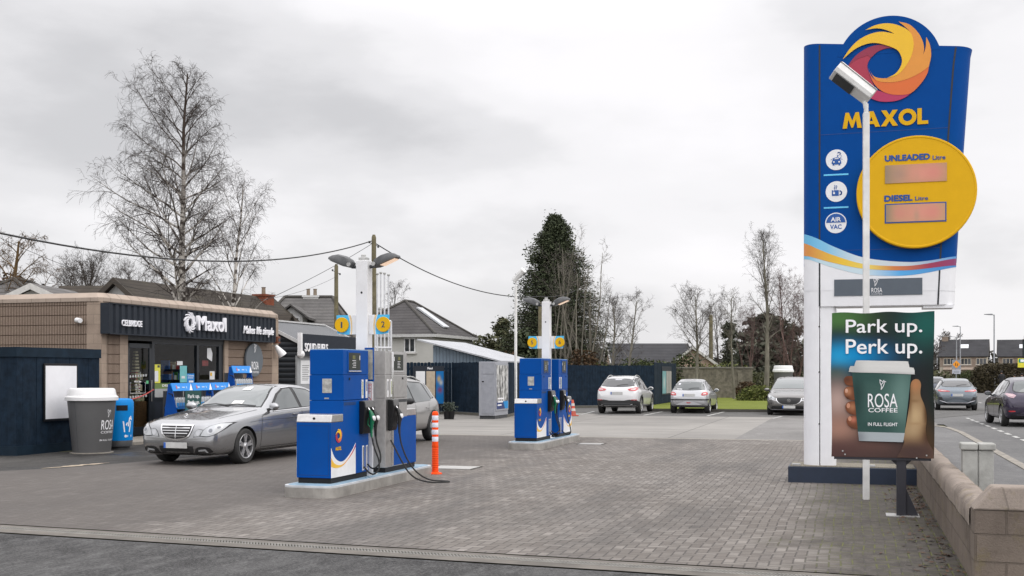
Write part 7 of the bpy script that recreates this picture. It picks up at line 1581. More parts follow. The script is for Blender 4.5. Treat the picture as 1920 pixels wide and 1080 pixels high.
# rendered boundary wall at the back of the bays
m_bw = mat('rendered_wall', (.155, .14, .11), .95, var=.45, scale=4, dirt=.8, dirtc=(.06, .055, .042), bump=.6, bscale=18)
A, Q = at(1262, 700, 74), at(1411, 700, 73); d = Q-A; t = thing('boundary_wall', 'long stained rendered wall behind the grass verge', 'wall', (A.x, A.y, 0), math.atan2(d.y, d.x)); b = B(); b.bx(0, d.length, 0, .3, -.05, 2.0); b.obj('wall_body', m_bw, t); b = B(); b.bx(-.05, d.length+.05, -.06, .36, 2.0, 2.1); b.obj('coping', mat('wall_coping', (.17, .16, .14), .9, var=.3), t); b = B(); b.bx(d.length*.5, d.length, -.06, 0, -.05, .55); b.bx(d.length*.82, d.length, -.1, -.06, -.05, 1.9); b.obj('buttress', m_bw, t)
# ------------------------------------------------------------------ utility poles and wires
m_pole = mat('pole_wood', (.12, .105, .06), .9, var=.35, scale=3, bump=.4)
def upole(px, y, top, lab, r=.11):
    p = at(px, top, y); t = thing('utility_pole', lab, 'utility pole', (p.x, p.y, 0)); b = B(); b.tube([(0, 0, 0), (0, 0, p.z-.12), (0, 0, p.z)], [r*1.25, r*.95, r*.55], 12); b.obj('pole', m_pole, t, smooth=50)
    b = B(); b.tube([(-.22, -.02, p.z-.35), (.22, -.02, p.z-.55)], .02, 6); b.box((-.2, 0, p.z-.34), (.08, .08, .1)); b.box((.2, 0, p.z-.55), (.08, .08, .1)); b.obj('insulator', m_darkgrey, t); return p
T1 = upole(701, 52, 440, 'tall wooden utility pole with wires rising behind the near white column'); T2 = upole(630.5, 62, 495, 'wooden utility pole left of the number 1 disc'); T3 = upole(1012.5, 66, 566, 'wooden utility pole behind the far white column'); T4 = upole(1333, 95, 590, 'dark wooden utility pole beyond the boundary wall', .16)
def wire(pts, r, lab): b = B(); b.tube(pts, r, 5); tag(b.obj('overhead_wire', mat('wire', (.02, .02, .02), .6), smooth=180), lab, 'wire')
def span(ctrl, n=8): return [at(px, py, y) for px, py, y in [tuple(np.array(a)*(1-k/n)+np.array(c)*k/n) for a, c in zip(ctrl, ctrl[1:]) for k in range(n)]+[ctrl[-1]]]
def sagspan(p, q, sag, n=24): p, q = Vector(p), Vector(q); return [p.lerp(q, i/n)-Vector((0, 0, sag*4*(i/n)*(1-i/n))) for i in range(n+1)]
L0 = at(-120, 410, 26); wire(sagspan(L0, at(696, 452, 52), .95), .026, 'thick twisted overhead wire sagging from the left to the tall utility pole')
wire(sagspan(at(705, 457, 52), at(1012, 556, 66), .75), .026, 'thick twisted overhead wire running right from the tall pole to the pole behind the conifer')
wire(sagspan(at(1012, 556, 66), at(1078, 545, 74), .15), .024, 'short overhead wire passing in front of the dark conifer')
wire(sagspan(at(696, 458, 52), at(500, 562, 46), .1), .012, 'thin service wire dropping left from the tall pole to the houses')
wire(sagspan(at(628, 520, 62), at(0, 446, 34), 1.6), .008, 'thin overhead wire from the left edge to the pole by the number 1 disc')
# ------------------------------------------------------------------ houses beyond
def tiles(name, c, moss=.25, gauge=.16):
    n = NT(name); s = n.sep(n.tc.outputs['Object']); row = n.math('FRACT', n.math('DIVIDE', s[2], gauge)); e = n.ramp(row, [(0., 1.), (.14, .6), (.3, 0.)])
    k = n.math('FLOOR', n.math('DIVIDE', s[2], gauge)); cc = n.math('FRACT', n.math('ADD', n.math('DIVIDE', n.math('ADD', s[0], n.math('MULTIPLY', s[1], .7)), .3), n.math('MULTIPLY', k, .5)))
    je = n.math('MULTIPLY', n.ramp(cc, [(0., 1.), (.1, 0.)]), .35)
    big = n.noise(.7, 6, .66); col = n.ramp(big, [(.3, tuple(x*.7 for x in c)), (.7, tuple(x*1.25 for x in c))])
    col = n.mix(n.math('MULTIPLY', n.ramp(n.noise(1.3, 6, .7), [(.55, 0.), (.75, 1.)]), moss), col, (.09, .085, .045))
    col = n.mix(n.math('MAXIMUM', n.math('MULTIPLY', e, .75), je), col, tuple(x*.3 for x in c)); n.set(color=col, rough=.85, spec=.3); n.bump(row, .8, .04); return n.m
m_tile = tiles('dark_tiles', (.12, .115, .112), .25, .19); m_tile2 = tiles('brown_tiles', (.050, .042, .034), .4); m_slate = tiles('slate', (.040, .040, .044), .1, .25)
m_rend = mat('render_grey', (.46, .455, .43), .9, var=.06, scale=1, dirt=.2, dirtc=(.25, .25, .23)); m_rwhite = mat('render_white', (.56, .56, .55), .9, var=.06, dirt=.2, dirtc=(.35, .35, .33)); m_pink = mat('render_pink', (.42, .31, .25), .9, var=.06); m_barge = mat('barge_white', (.55, .54, .52), .6); m_brown = mat('barge_brown', (.05, .04, .03), .7)
m_brick = blockwall('red_brick', (.24, .075, .04), (.18, .055, .03), .23, .075, .01); m_win = NT('house_window'); m_win = m_win.set(color=(.03, .035, .04), rough=.05, spec=.8); m_upvc = mat('window_white', (.62, .62, .62), .5)
def house_window(par, x, y, z, w, h, face='y', bars=1, m=None):
    """window set in a wall whose outward side is -y (or +x / -x)"""
    def bx(b, a0, a1, d0, d1, z0, z1):
        if face == 'y': b.bx(x+a0, x+a1, y-d1, y-d0, z+z0, z+z1)
        elif face == 'x': b.bx(x+d0, x+d1, y+a0, y+a1, z+z0, z+z1)
        else: b.bx(x-d1, x-d0, y+a0, y+a1, z+z0, z+z1)
    b = B(); f = .07
    for a in ((-w/2, w/2, .0, .05, 0, f), (-w/2, w/2, .0, .05, h-f, h), (-w/2, -w/2+f, .001, .049, f, h-f), (w/2-f, w/2, .001, .049, f, h-f)): bx(b, *a)
    for i in range(bars): c_ = -w/2+w*(i+1)/(bars+1); bx(b, c_-f/2, c_+f/2, .002, .048, f, h-f)
    o = b.obj('window', m or m_upvc, par); b = B(); bx(b, -w/2+f*.5, w/2-f*.5, .003, .02, f*.5, h-f*.5); b.obj('pane', m_win, o); b = B(); bx(b, -w/2-.08, w/2+.08, .0, .12, -.08, -.005); b.obj('sill', m_barge, o)
def gable(label, p, rz, w, d, eave, ridge, wall, roof, barge=None, ov=.3, name='house', par=None, cat='house', x0=0, y0=0, z0=0):
    """ridge along local x; front wall on y0, local origin at the front left corner"""
    t = par or thing(name, label, cat, p, rz)
    b = B(); b.prism([(x0, y0, z0), (x0, y0+d, z0), (x0, y0+d, eave), (x0, y0+d/2, ridge-.06), (x0, y0, eave)], (w, 0, 0)); wl = b.obj('wall', wall, t)
    s = (ridge-eave)/(d/2); k = .14
    b = B()
    for sg, ya in ((1, y0-ov), (-1, y0+d+ov)):
        b.prism([(x0-ov, ya, eave-s*ov), (x0-ov, y0+d/2, ridge), (x0-ov, y0+d/2, ridge+k), (x0-ov, ya, eave-s*ov+k)], (w+2*ov, 0, 0))
    rf = b.obj('roof', roof, t)
    if barge:
        for xe in (x0-ov-.04, x0+w+ov):
            b = B()
            for ya in (y0-ov-.02, y0+d+ov+.02): b.prism([(xe, ya, eave-s*ov-.12), (xe, y0+d/2, ridge-.12), (xe, y0+d/2, ridge+k+.02), (xe, ya, eave-s*ov+k+.02)], (.04, 0, 0))
            b.obj('bargeboard', barge, rf)
    return t, wl, rf
def hip(label, p, rz, w, d, eave, ridge, wall, roof, ov=.35, name='house', hipl=None):
    t = thing(name, label, 'house', p, rz); b = B(); b.bx(0, w, 0, d, 0, eave); wl = b.obj('wall', wall, t)
    al = w >= d; m_ = min(w, d)/2; h1 = hipl or m_
    e = [(-ov, -ov), (w+ov, -ov), (w+ov, d+ov), (-ov, d+ov)]; r = [(h1, d/2), (w-h1, d/2)] if al else [(w/2, h1), (w/2, d-h1)]
    b = B(); ev = [b.bm.verts.new((x, y, eave)) for x, y in e]; rv = [b.bm.verts.new((x, y, ridge)) for x, y in r]
    fs = ((ev[0], ev[1], rv[1], rv[0]), (ev[1], ev[2], rv[1]), (ev[2], ev[3], rv[0], rv[1]), (ev[3], ev[0], rv[0])) if al else ((ev[0], ev[1], rv[0]), (ev[1], ev[2], rv[1], rv[0]), (ev[2], ev[3], rv[1]), (ev[3], ev[0], rv[0], rv[1]))
    for f in fs: b.bm.faces.new(f)
    b.bm.faces.new(ev[::-1]); rf = b.obj('roof', roof, t)
    b = B()
    for q in ((0, 0), (1, 1), (2, 1), (3, 0)) if al else ((0, 0), (1, 0), (2, 1), (3, 1)): b.tube([(*e[q[0]], eave+.03), (*r[q[1]], ridge+.03)], .09, 6)
    b.tube([(*r[0], ridge+.03), (*r[1], ridge+.03)], .09, 6); b.obj('ridge_tiles', mat('ridge_tile', (.06, .056, .05), .85, var=.3), rf)
    b = B(); b.bx(-ov-.06, w+ov+.06, -ov-.08, -ov, eave-.16, eave+.02); b.bx(w+ov, w+ov+.08, -ov, d+ov, eave-.16, eave+.02); b.obj('gutter', mat('gutter', (.45, .45, .44), .5), rf)
    return t, wl, rf
def chimney(par, x, y, z0, z1, w, m, pots=2):
    b = B(); b.bx(x-w/2, x+w/2, y-w*.4, y+w*.4, z0, z1); b.bx(x-w/2-.05, x+w/2+.05, y-w*.4-.05, y+w*.4+.05, z1, z1+.1); c = b.obj('chimney', m, par)
    for i in range(pots): b = B(); b.lathe([(.11, z1+.1), (.10, z1+.45), (.13, z1+.5)], 12, (x+(i-(pots-1)/2)*.4, y, 0)); b.obj('chimney_pot', mat('chimney_pot', (.20, .16, .12), .8), c)
ZY = lambda py, y: EYE-(py-HZ)/F*y
# bungalow at the far left
p = at(-150, 700, 47); wv = at(95, 700, 47).x-p.x
t, wl, rf = hip('low bungalow with dark tiles and white front gable at the far left', (p.x, p.y, 0), 0, wv, 7, 3.9, ZY(526.5, 50.5), m_rwhite, m_tile)
gm1 = at(62, 700, 46).x-p.x; gx0, gx1 = gm1-1.9, gm1+1.9
b = B(); zg = ZY(533, 46); xm = (gx0+gx1)/2; b.prism([(gx0, -1, 0), (gx1, -1, 0), (gx1, -1, zg-1.1), (xm, -1, zg-.2), (gx0, -1, zg-1.1)], (0, 3.6, 0)); b.obj('front_gable', m_rwhite, t)
b = B()
for xa in (gx0-.3, gx1+.3): b.prism([(xa, -1.25, zg-1.12), (xm, -1.25, zg-.1), (xm, -1.25, zg+.04), (xa, -1.25, zg-.98)], (0, 4.6, 0))
g2 = b.obj('gable_roof', m_tile, t); b = B()
for xa in (gx0-.3, gx1+.3): b.prism([(xa, -1.29, zg-1.24), (xm, -1.29, zg-.22), (xm, -1.29, zg+.03), (xa, -1.29, zg-.99)], (0, .038, 0))
b.obj('bargeboard', m_barge, g2)
p = at(75, 700, 52); gable('lower brown tiled house roof between the bungalow and the shop coping', (p.x, p.y, 0), 0, 1.9, 6, 3.6, ZY(541, 55), m_rwhite, m_tile2)
# long house behind the shop
p = at(222, 700, 50); ru = math.atan2(U.y, U.x); t, wl, rf = gable('long house with mossy brown tiled roof and gabled dormers behind the shop', (p.x+V.x*3.4, p.y+V.y*3.4, 0), ru, 13.6, 6.8, 2.9, ZY(523, 50)-.1, m_rwhite, m_tile2, m_brown, .35)
for lx in (6.2, 9.6):
    b = B(); b.prism([(lx-.85, .25, 2.9), (lx+.85, .25, 2.9), (lx+.85, .25, 3.7), (lx, .25, 4.6), (lx-.85, .25, 3.7)], (0, 2.0, 0)); dm = b.obj('dormer', m_rwhite, t)
    b = B()
    for sg in (-1, 1): b.prism([(lx+sg*1.15, -.05, 3.4), (lx, -.05, 4.62), (lx, -.05, 4.74), (lx+sg*1.15, -.05, 3.52)], (0, 2.6, 0))
    b.obj('dormer_roof', m_tile2, dm)
chimney(t, 12.5, 3.2, 3.5, ZY(556, 62), .95, m_brick, 1)
# dark tiled house with dormer
p = at(470, 700, 64); t, wl, rf = hip('house with broad dark tiled roof and white dormer right of the shop', (p.x, p.y, 0), 0, at(656, 700, 64).x-p.x, 5.3, ZY(640, 63.6), ZY(557, 66.6), m_rwhite, m_tile, hipl=1.4)
dx = at(541, 700, 62.6).x-p.x; zb_, zt = ZY(612, 62.6), ZY(572, 62.6)
b = B(); b.prism([(dx-.62, -.6, zb_-.4), (dx+.62, -.6, zb_-.4), (dx+.62, -.6, zt-.55), (dx, -.6, zt-.05), (dx-.62, -.6, zt-.55)], (0, 3.2, 0)); dm = b.obj('dormer', m_rwhite, t)
b = B()
for sg in (-1, 1): b.prism([(dx+sg*1.05, -.9, zt-.78), (dx, -.9, zt), (dx, -.9, zt+.1), (dx+sg*1.05, -.9, zt-.66)], (0, 3.6, 0))
b.obj('dormer_roof', m_tile, dm); house_window(t, dx, -.6, zb_, .95, .56)
chimney(t, at(585, 700, 67).x-p.x, 2.9, 4, ZY(558, 67), .9, m_rwhite, 2)
# grey hipped house
c0_ = at(812, 700, 70); W4 = 6.2; o_ = c0_-(V*W4).to_3d(); t, wl, rf = hip('grey rendered house with dark hipped roof and solar panel in the middle distance', (o_.x, o_.y, 0), RZ, W4, 7.6, ZY(627, 70), ZY(564, 73.7), m_rend, tiles('charcoal_tiles', (.07, .066, .066), .2, .19), ov=.25)
wx = (at(775, 700, 71)-o_).dot(V.to_3d()); house_window(t, wx, 0, ZY(661, 70.6), .75, .9)
e0, r0 = Vector((W4+.25, 3.4, ZY(627, 70))), Vector((W4/2, 3.4, ZY(564, 73.7))); nrm = (e0-r0).cross(Vector((0, 1, 0))).normalized(); nrm = nrm if nrm.z > 0 else -nrm
q = [e0.lerp(r0, .22), e0.lerp(r0, .78)]; b = B(); b.prism([q[0]+Vector((0, -.3, 0))+nrm*.04, q[0]+Vector((0, .75, 0))+nrm*.04, q[1]+Vector((0, .75, 0))+nrm*.04, q[1]+Vector((0, -.3, 0))+nrm*.04], nrm*.1); b.obj('solar_panel', mat('solar_pale', (.50, .52, .54), .15, var=.05), rf)
chimney(t, .9, 3.5, 4, ZY(577, 73), .8, m_rend, 1); house_window(t, W4, 3.4, 2.6, .8, .9, 'x')
# pink bungalow in the middle
p = at(1150, 700, 92); t, wl, rf = gable('pink bungalow with long dark roof and pale edged gable beyond the fence', (p.x, p.y, 0), 0, at(1300, 700, 92).x-p.x, 8, 2.4, ZY(647, 96), m_pink, m_slate, m_barge, .2)
gx0, gx1, gm0 = at(1258, 700, 91).x-p.x, at(1343, 700, 91).x-p.x, at(1297, 700, 91).x-p.x; zg = ZY(652, 91); ze = ZY(684, 91)
b = B(); b.prism([(gx0, -1.2, 0), (gx1, -1.2, 0), (gx1, -1.2, ze), (gm0, -1.2, zg-.15), (gx0, -1.2, ze)], (0, 5, 0)); b.obj('front_gable', m_pink, t); b = B()
for xa in (gx0-.25, gx1+.25): b.prism([(xa, -1.45, ze-.2), (gm0, -1.45, zg), (gm0, -1.45, zg+.12), (xa, -1.45, ze-.08)], (0, 5.5, 0))
g2 = b.obj('gable_roof', m_slate, t); b = B()
for xa in (gx0-.25, gx1+.25): b.prism([(xa, -1.5, ze-.3), (gm0, -1.5, zg-.1), (gm0, -1.5, zg+.14), (xa, -1.5, ze-.06)], (0, .045, 0))
b.obj('bargeboard', m_barge, g2)
p = at(1120, 700, 118); gable('low dark roofed house far behind the pink bungalow', (p.x, p.y, 0), 0, 6, 8, 2.6, 4.2, m_rend, m_slate, None)
# terrace across the road
m_stone = mat('street_stone', (.44, .40, .33), .9, var=.12, scale=2); m_beige = blockwall('street_brick', (.30, .24, .195), (.26, .205, .165), .23, .075)
for i, (px0, px1, lab) in enumerate(((1762, 1850, 'distant two storey house with dark slate roof, left of the tall street lamp'), (1872, 1962, 'distant two storey house with dark slate roof, right of the tall street lamp'))):
    Y0 = 188; p = at(px0, 700, Y0); w = (px1-px0)/F*Y0; t, wl, rf = gable(lab, (p.x, p.y, 0), rad(-24), w*.93, 8.5, 4.5, 7.2, m_stone, m_slate, m_brown, .25)
    b = B(); b.bx(.05, w*.9, -.02, 0, 2.7, 4.4); b.obj('brick_band', m_beige, t)
    for fx in (.18, .52, .82): house_window(t, w*fx, -.02, 3.1, 1.6, 1.05, 'y', 2, mat('window_cream', (.5, .45, .36), .6)); house_window(t, w*fx*.97, 0, .9, 1.5, 1.2, 'y', 1, MATS['window_cream'])
    b = B(); q = [(w*.40, 1.9, 5.75), (w*.56, 1.9, 5.75), (w*.56, 2.9, 6.38), (w*.40, 2.9, 6.38)]; b.prism(q, (0, -.05, .12)); b.obj('rooflight', mat('rooflight', (.6, .62, .65), .2), rf)
    if i == 0: chimney(t, .6, 4.2, 4.5, 7.9, 1.0, m_beige, 0)
    b = B(); b.bx(w*.1, w*.85, -2.2, -.03, 0, 2.2); b.prism([(w*.08, -2.4, 2.2), (w*.87, -2.4, 2.2), (w*.87, -.03, 2.6), (w*.08, -.03, 2.6)], (0, 0, .12)); b.obj('porch', m_beige, t)
# ------------------------------------------------------------------ trees
class Tw:
    def __init__(s): s.v = []; s.f = []
    def tube(s, P, R, n):
        prev = None
        for i, p in enumerate(P):
            d = P[min(i+1, len(P)-1)]-P[max(i-1, 0)]; d = d.normalized() if d.length > 1e-6 else Vector((0, 0, 1))
            a = d.cross(Vector((.37, .91, .17))).normalized(); b_ = d.cross(a); k = len(s.v)
            for j in range(n): an = 2*math.pi*j/n; s.v.append(p+(a*math.cos(an)+b_*math.sin(an))*R[i])
            if prev is not None:
                for j in range(n): s.f.append((prev+j, prev+(j+1) % n, k+(j+1) % n, k+j))
            prev = k
    def obj(s, name, m, par):
        me = bpy.data.meshes.new(name); me.from_pydata(s.v, [], s.f); me.polygons.foreach_set('use_smooth', [True]*len(me.polygons)); return link(name, me, m, par)
def bark(name, c, birch=False):
    n = NT(name)
    if birch:
        s = n.sep(n.tc.outputs['Object']); pz = n.noise(1.7, 5, .6, n.vec((1.2, 1.2, 2.6))); up = n.math('ADD', n.math('MULTIPLY', s[2], .050), n.math('MULTIPLY', n.noise(.8, 3), .35)); col = n.mix(n.ramp(pz, [(.50, 0.), (.58, 1.)]), (.52, .49, .45), (.045, .036, .030)); col = n.mix(n.ramp(up, [(.5, 0.), (.75, 1.)]), col, (.05, .036, .028))
    else: col = n.ramp(n.noise(3, 5, .7, n.vec((2, 2, .6))), [(.3, tuple(x*.6 for x in c)), (.7, tuple(x*1.4 for x in c))])
    n.set(color=col, rough=.9, spec=.2); return n.m
def bare_tree(label, p, H, Wd, seed, r0, base=.25, nprim=26, up=50, profile='cone', twig=.011, sub=9, tw=5, droop=.35, m_tr=None, m_tw=None, lean=0, group=None, stems=1, fork=.0):
    rn = random.Random(seed); t = thing('bare_tree', label, 'tree', p, 0, group); asym = .2 if H > 12 else 0; T, C = Tw(), Tw()
    prof = {'cone': lambda u: min(1, (u+.25)*2.2)*(1-u)**.62*1.12+.05, 'round': lambda u: math.sqrt(max(.02, 1-(2*u-.9)**2*.85)), 'vase': lambda u: .35+.65*u if u < .75 else 1.0-(u-.75)*2.2, 'wide': lambda u: (1-u)**.45}[profile]
    def curve(o, d, L, n, bend, wob):
        P = [o.copy()]; d = d.normalized()
        for i in range(n): d = (d+Vector((rn.gauss(0, wob), rn.gauss(0, wob), rn.gauss(0, wob)+bend/n))).normalized(); P.append(P[-1]+d*(L/n))
        return P
    def branch(o, d, L, r, lvl, bend):
        n = (7, 5, 4, 3)[lvl]; P = curve(o, d, L, n, bend, (.08, .10, .13, .17)[lvl]); R = [max(twig*.4, r*(1-.88*i/n)) for i in range(n+1)]
        (T if lvl == 0 else C).tube(P, R, (5, 4, 3, 3)[lvl])
        if lvl >= 3: return
        cnt = (sub, tw, 3)[lvl]; cnt = max(3, int(cnt*min(1, L/(1.7, .8, .3)[lvl])))
        for k in range(cnt):
            f = rn.uniform(.16 if lvl == 0 else .1, .97); i = min(int(f*n), n-1); q = P[i].lerp(P[i+1], f*n-i); dd = (P[i+1]-P[i]).normalized(); sd = dd.orthogonal().normalized(); sd = Matrix.Rotation(rn.uniform(0, 6.28), 3, dd) @ sd
            ang = rn.uniform(.45, 1.0); nd = dd*math.cos(ang)+sd*math.sin(ang); nd.z += (.25, .0, -droop*.5)[lvl]
            ll = L*(1-.5*f)*rn.uniform(.36, .66) if lvl < 2 else L*rn.uniform(.4, .9)
            branch(q, nd, max(ll, .18), max(R[i]*.5, twig*(1, .8, .62)[lvl]), lvl+1, (.2, -droop, -droop*1.3)[lvl])
    for sidx in range(stems):
        d0 = Vector((lean, 0, 1)) if stems == 1 else Vector((math.cos(sidx*6.283/stems+seed)*.24, math.sin(sidx*6.283/stems+seed)*.24, 1)); Hs = H*(1 if sidx == 0 else rn.uniform(.75, .97)); n = 12
        P = curve(Vector((0, 0, 0)), d0, Hs, n, .3 if stems > 1 else .0, .03 if stems == 1 else .05); k = Hs/max(P[-1].z, .1); P = [Vector((q.x, q.y, q.z*k)) for q in P]; rs = r0*(1 if stems == 1 else .7); R = [rs*(1.35 if i == 0 else 1)*(1-.90*(i/n)**.9)+twig for i in range(n+1)]; T.tube(P, R, 10)
        for j in range(nprim//stems):
            u = (j+rn.random()*.7)/(nprim//stems); h = base+(1-base)*u; i = min(int(h*n), n-1); q = P[i].lerp(P[i+1], h*n-i); az = j*2.399+rn.uniform(-.5, .5)+sidx; e = rad(up+rn.uniform(-12, 12)+18*u); L = Wd/2*prof(u)/max(.35, math.cos(e*.85))*rn.uniform(.75, 1.08)*(1-asym*math.cos(az)); L = min(L, (H*1.03-q.z)/max(.25, math.sin(e))+.25)
            branch(q, Vector((math.cos(az)*math.cos(e), math.sin(az)*math.cos(e), math.sin(e))), max(L, .35), max(R[i]*.42, twig*1.6), 0, .1)
    T.obj('trunk', m_tr, t); C.obj('crown', m_tw, t); return t
b_birch = bark('birch_bark', None, True); b_grey = bark('grey_bark', (.16, .148, .12)); b_brown = bark('brown_bark', (.13, .085, .04)); b_red = bark('red_bark', (.115, .075, .065)); b_dark = bark('dark_bark', (.045, .038, .032))
tw_dark = mat('twig_dark', (.055, .045, .040), .9); tw_grey = mat('twig_grey', (.13, .115, .098), .9); tw_red = mat('twig_red', (.085, .052, .048), .9); tw_brown = mat('twig_brown', (.10, .065, .035), .9)
def T_(px, y, z=0): q = at(px, 700, y); return (q.x, q.y, z)
bare_tree('tall bare silver birch rising behind the shop', T_(336, 43.5), ZY(128, 43.5), 6.1, 21, .20, .30, 52, 34, 'cone', .0075, 12, 6, .5, b_birch, tw_dark)
bare_tree('smaller bare birch right of the tall birch behind the shop', T_(423, 46), ZY(335, 46), 5.0, 8, .125, .28, 18, 50, 'cone', .007, 9, 6, .55, b_birch, tw_dark)
bare_tree('crooked brown bare willow at the far left edge', T_(4, 50), ZY(452, 50), 5.2, 4, .26, .45, 14, 30, 'wide', .013, 8, 6, .7, b_brown, tw_brown)
gd = 'bare round trees on the left skyline'
for px, y, top, w, sd, lab in ((147, 85, 490, 6.5, 31, 'round bare tree, tallest of the group on the left skyline'), (112, 92, 512, 5, 32, 'round bare tree at the left of the skyline group'), (192, 90, 507, 6.5, 33, 'round bare tree at the right of the skyline group'), (262, 95, 510, 7, 34, 'round bare tree half hidden by the long house roof')):
    bare_tree(lab, T_(px, y), ZY(top, y), w, sd, .22, .35, 18, 48, 'round', .012, 8, 5, .1, b_dark, tw_dark, group=gd)
bare_tree('small bare tree showing above the grey hipped house chimney', T_(741, 82), ZY(540, 82), 2.6, 41, .12, .4, 14, 50, 'round', .010, 7, 5, .3, b_dark, tw_dark)
bare_tree('small bare hawthorn left one of the pair beyond the long navy fence', T_(1146, 64), ZY(572, 64), 3.6, 51, .10, .28, 18, 48, 'round', .0075, 8, 5, .1, b_grey, tw_dark)
bare_tree('small bare forked tree right one of the pair beyond the long navy fence', T_(1177, 62), ZY(565, 62), 3.8, 56, .10, .38, 14, 45, 'vase', .0075, 8, 4, .1, b_grey, tw_dark)
bare_tree('bare spreading tree in front of the boundary wall behind the silver hatchback', T_(1305, 66), ZY(556, 66), 4.2, 57, .12, .35, 20, 40, 'round', .0075, 9, 5, .15, b_grey, tw_dark, lean=-.03)
bare_tree('slender bare sapling standing against the boundary wall', T_(1377, 70), ZY(560, 70), 2.2, 61, .08, .42, 14, 52, 'round', .011, 6, 4, .1, b_grey, tw_grey)
bare_tree('tall bare tree on the verge left of the price sign', T_(1436, 68), ZY(455, 68), 4.6, 66, .17, .36, 20, 60, 'vase', .0075, 9, 5, .1, b_grey, tw_dark)
for px, y, top, w, sd, lab in ((1490, 76, 540, 4.6, 71, 'reddish bare birch close to the price sign leg'), (1468, 84, 520, 4.4, 72, 'reddish bare birch with wispy top behind the verge'), (1518, 82, 560, 5, 73, 'reddish bare birch partly hidden by the price sign'), (1400, 100, 585, 6.5, 74, 'reddish bare thicket tree left of the verge tree'), (1350, 105, 580, 4.5, 75, 'thin bare tree beside the dark utility pole')):
    bare_tree(lab, T_(px, y), ZY(top, y), w, sd, .10, .12, 15, 55, 'round', .0085, 8, 6, .3, b_red if px != 1350 else b_dark, tw_red if px != 1350 else tw_dark, stems=3 if px in (1490, 1400) else 1, group='reddish winter trees' if px != 1350 else None)
for px, y, top, w, sd, lab in ((1052, 68, 448, 3.4, 81, 'tall bare many stemmed tree in front of the dark conifer'), (1086, 66, 470, 3.6, 82, 'bare many stemmed tree at the right edge of the dark conifer'), (1110, 70, 540, 3.4, 83, 'low bare tree right of the dark conifer')):
    bare_tree(lab, T_(px, y), ZY(top, y), w, sd, .09, .1, 15, 68, 'cone', .0075, 7, 4, .0, b_grey, tw_grey, stems=4, group='bare trees at the conifer')
bare_tree('bare tree rising over the distant terrace roof', T_(1781, 215), ZY(630, 215), 5, 91, .2, .3, 14, 50, 'round', .05, 6, 4, .1, b_dark, tw_dark)
bare_tree('bare tree left of the terrace behind the poster', T_(1748, 150), ZY(640, 150), 5, 92, .2, .3, 14, 50, 'round', .04, 6, 4, .1, b_dark, tw_dark)
def leafmat(name, a, c):
    n = NT(name); g = n.N.new('ShaderNodeNewGeometry'); n.set(color=n.mix(g.outputs['Random Per Island'], a, c), rough=.75, spec=.25); return n.m
lf_con = leafmat('conifer_leaf', (.018, .026, .013), (.068, .082, .042)); lf_hedge = leafmat('hedge_leaf', (.018, .026, .010), (.07, .085, .028)); lf_olive = leafmat('olive_leaf', (.04, .046, .022), (.13, .13, .07)); lf_brown = leafmat('brown_leaf', (.03, .02, .012), (.10, .06, .03)); lf_bright = leafmat('bright_leaf', (.04, .06, .01), (.16, .17, .05)); lf_dark = leafmat('dark_leaf', (.035, .040, .03), (.10, .105, .075))
def quads(pts, size, rn, m, name, par):
    v, f = [], []
    for q in pts:
        a = Vector((rn.gauss(0, 1), rn.gauss(0, 1), rn.gauss(0, .6))).normalized(); b_ = a.orthogonal().normalized(); b_ = Matrix.Rotation(rn.uniform(0, 6.28), 3, a) @ b_; s = size*rn.uniform(.6, 1.4); k = len(v)
        c_ = b_.cross(a)*.0+a; v += [q-c_*s, q+b_*s*.45, q+c_*s, q-b_*s*.45]; f.append((k, k+1, k+2, k+3))
    me = bpy.data.meshes.new(name); me.from_pydata(v, [], f); return link(name, me, m, par)
def conifer(label, p, H, Wd, seed, n=15000, leaf=.17, skirt=.03, m=None, name='conifer_tree', power=.8, trunk=True):
    rn = random.Random(seed); t = thing(name, label, 'tree', p); T = Tw(); T.tube([Vector((0, 0, 0)), Vector((.1, 0, H*.5)), Vector((0, .1, H*.97))], [.28, .2, .03], 8); pts = []
    nb = int(n/42)
    for i in range(nb):
        u = rn.random()**1.25; h = H*(skirt+(1-skirt)*u); az = rn.uniform(0, 6.28); lob = .82+.2*math.sin(az*3+seed)+.1*math.sin(h*2.3+az); R = Wd/2*((1-u)**power)*(.55+.45*min(1, u*6+.5))*lob*rn.uniform(.72, 1.1)+.12
        tip = Vector((math.cos(az)*R, math.sin(az)*R, h+R*.10)); root = Vector((0, 0, h+R*.05)); T.tube([root, root.lerp(tip, .6)+Vector((0, 0, .05)), tip], [.035, .02, .008], 3)
        for k in range(42): f = rn.random()**.5; q = root.lerp(tip, f); sp = .10+.2*(1-f)+.045*R; pts.append(q+Vector((rn.gauss(0, sp), rn.gauss(0, sp), rn.gauss(-.08*f, sp*.75))))
    T.obj('trunk', b_dark, t); quads(pts, leaf, rn, m or lf_con, 'crown', t); return t
conifer('tall dark ragged conifer behind the far pump island', T_(1040, 78), ZY(408, 78), 9.8, 3, 90000, .085, .02, power=.66)
conifer('slim ivy clad dark tree beyond the boundary wall', T_(1368, 88), ZY(608, 88), 1.25, 7, 3000, .14, .02, lf_dark, power=.3)
conifer('dark spreading evergreen behind the reddish trees', T_(1436, 125), ZY(592, 125), 13, 9, 9000, .35, .15, lf_dark, power=.45)
conifer('round topped evergreen left of the far floodlight mast', T_(943, 84), ZY(600, 84), 2.6, 12, 5000, .16, .1, lf_olive, power=.45)
conifer('low dark evergreen beneath the conifer on its left side', T_(985, 74), ZY(625, 74), 2.6, 13, 4000, .17, .1, lf_con, power=.4)
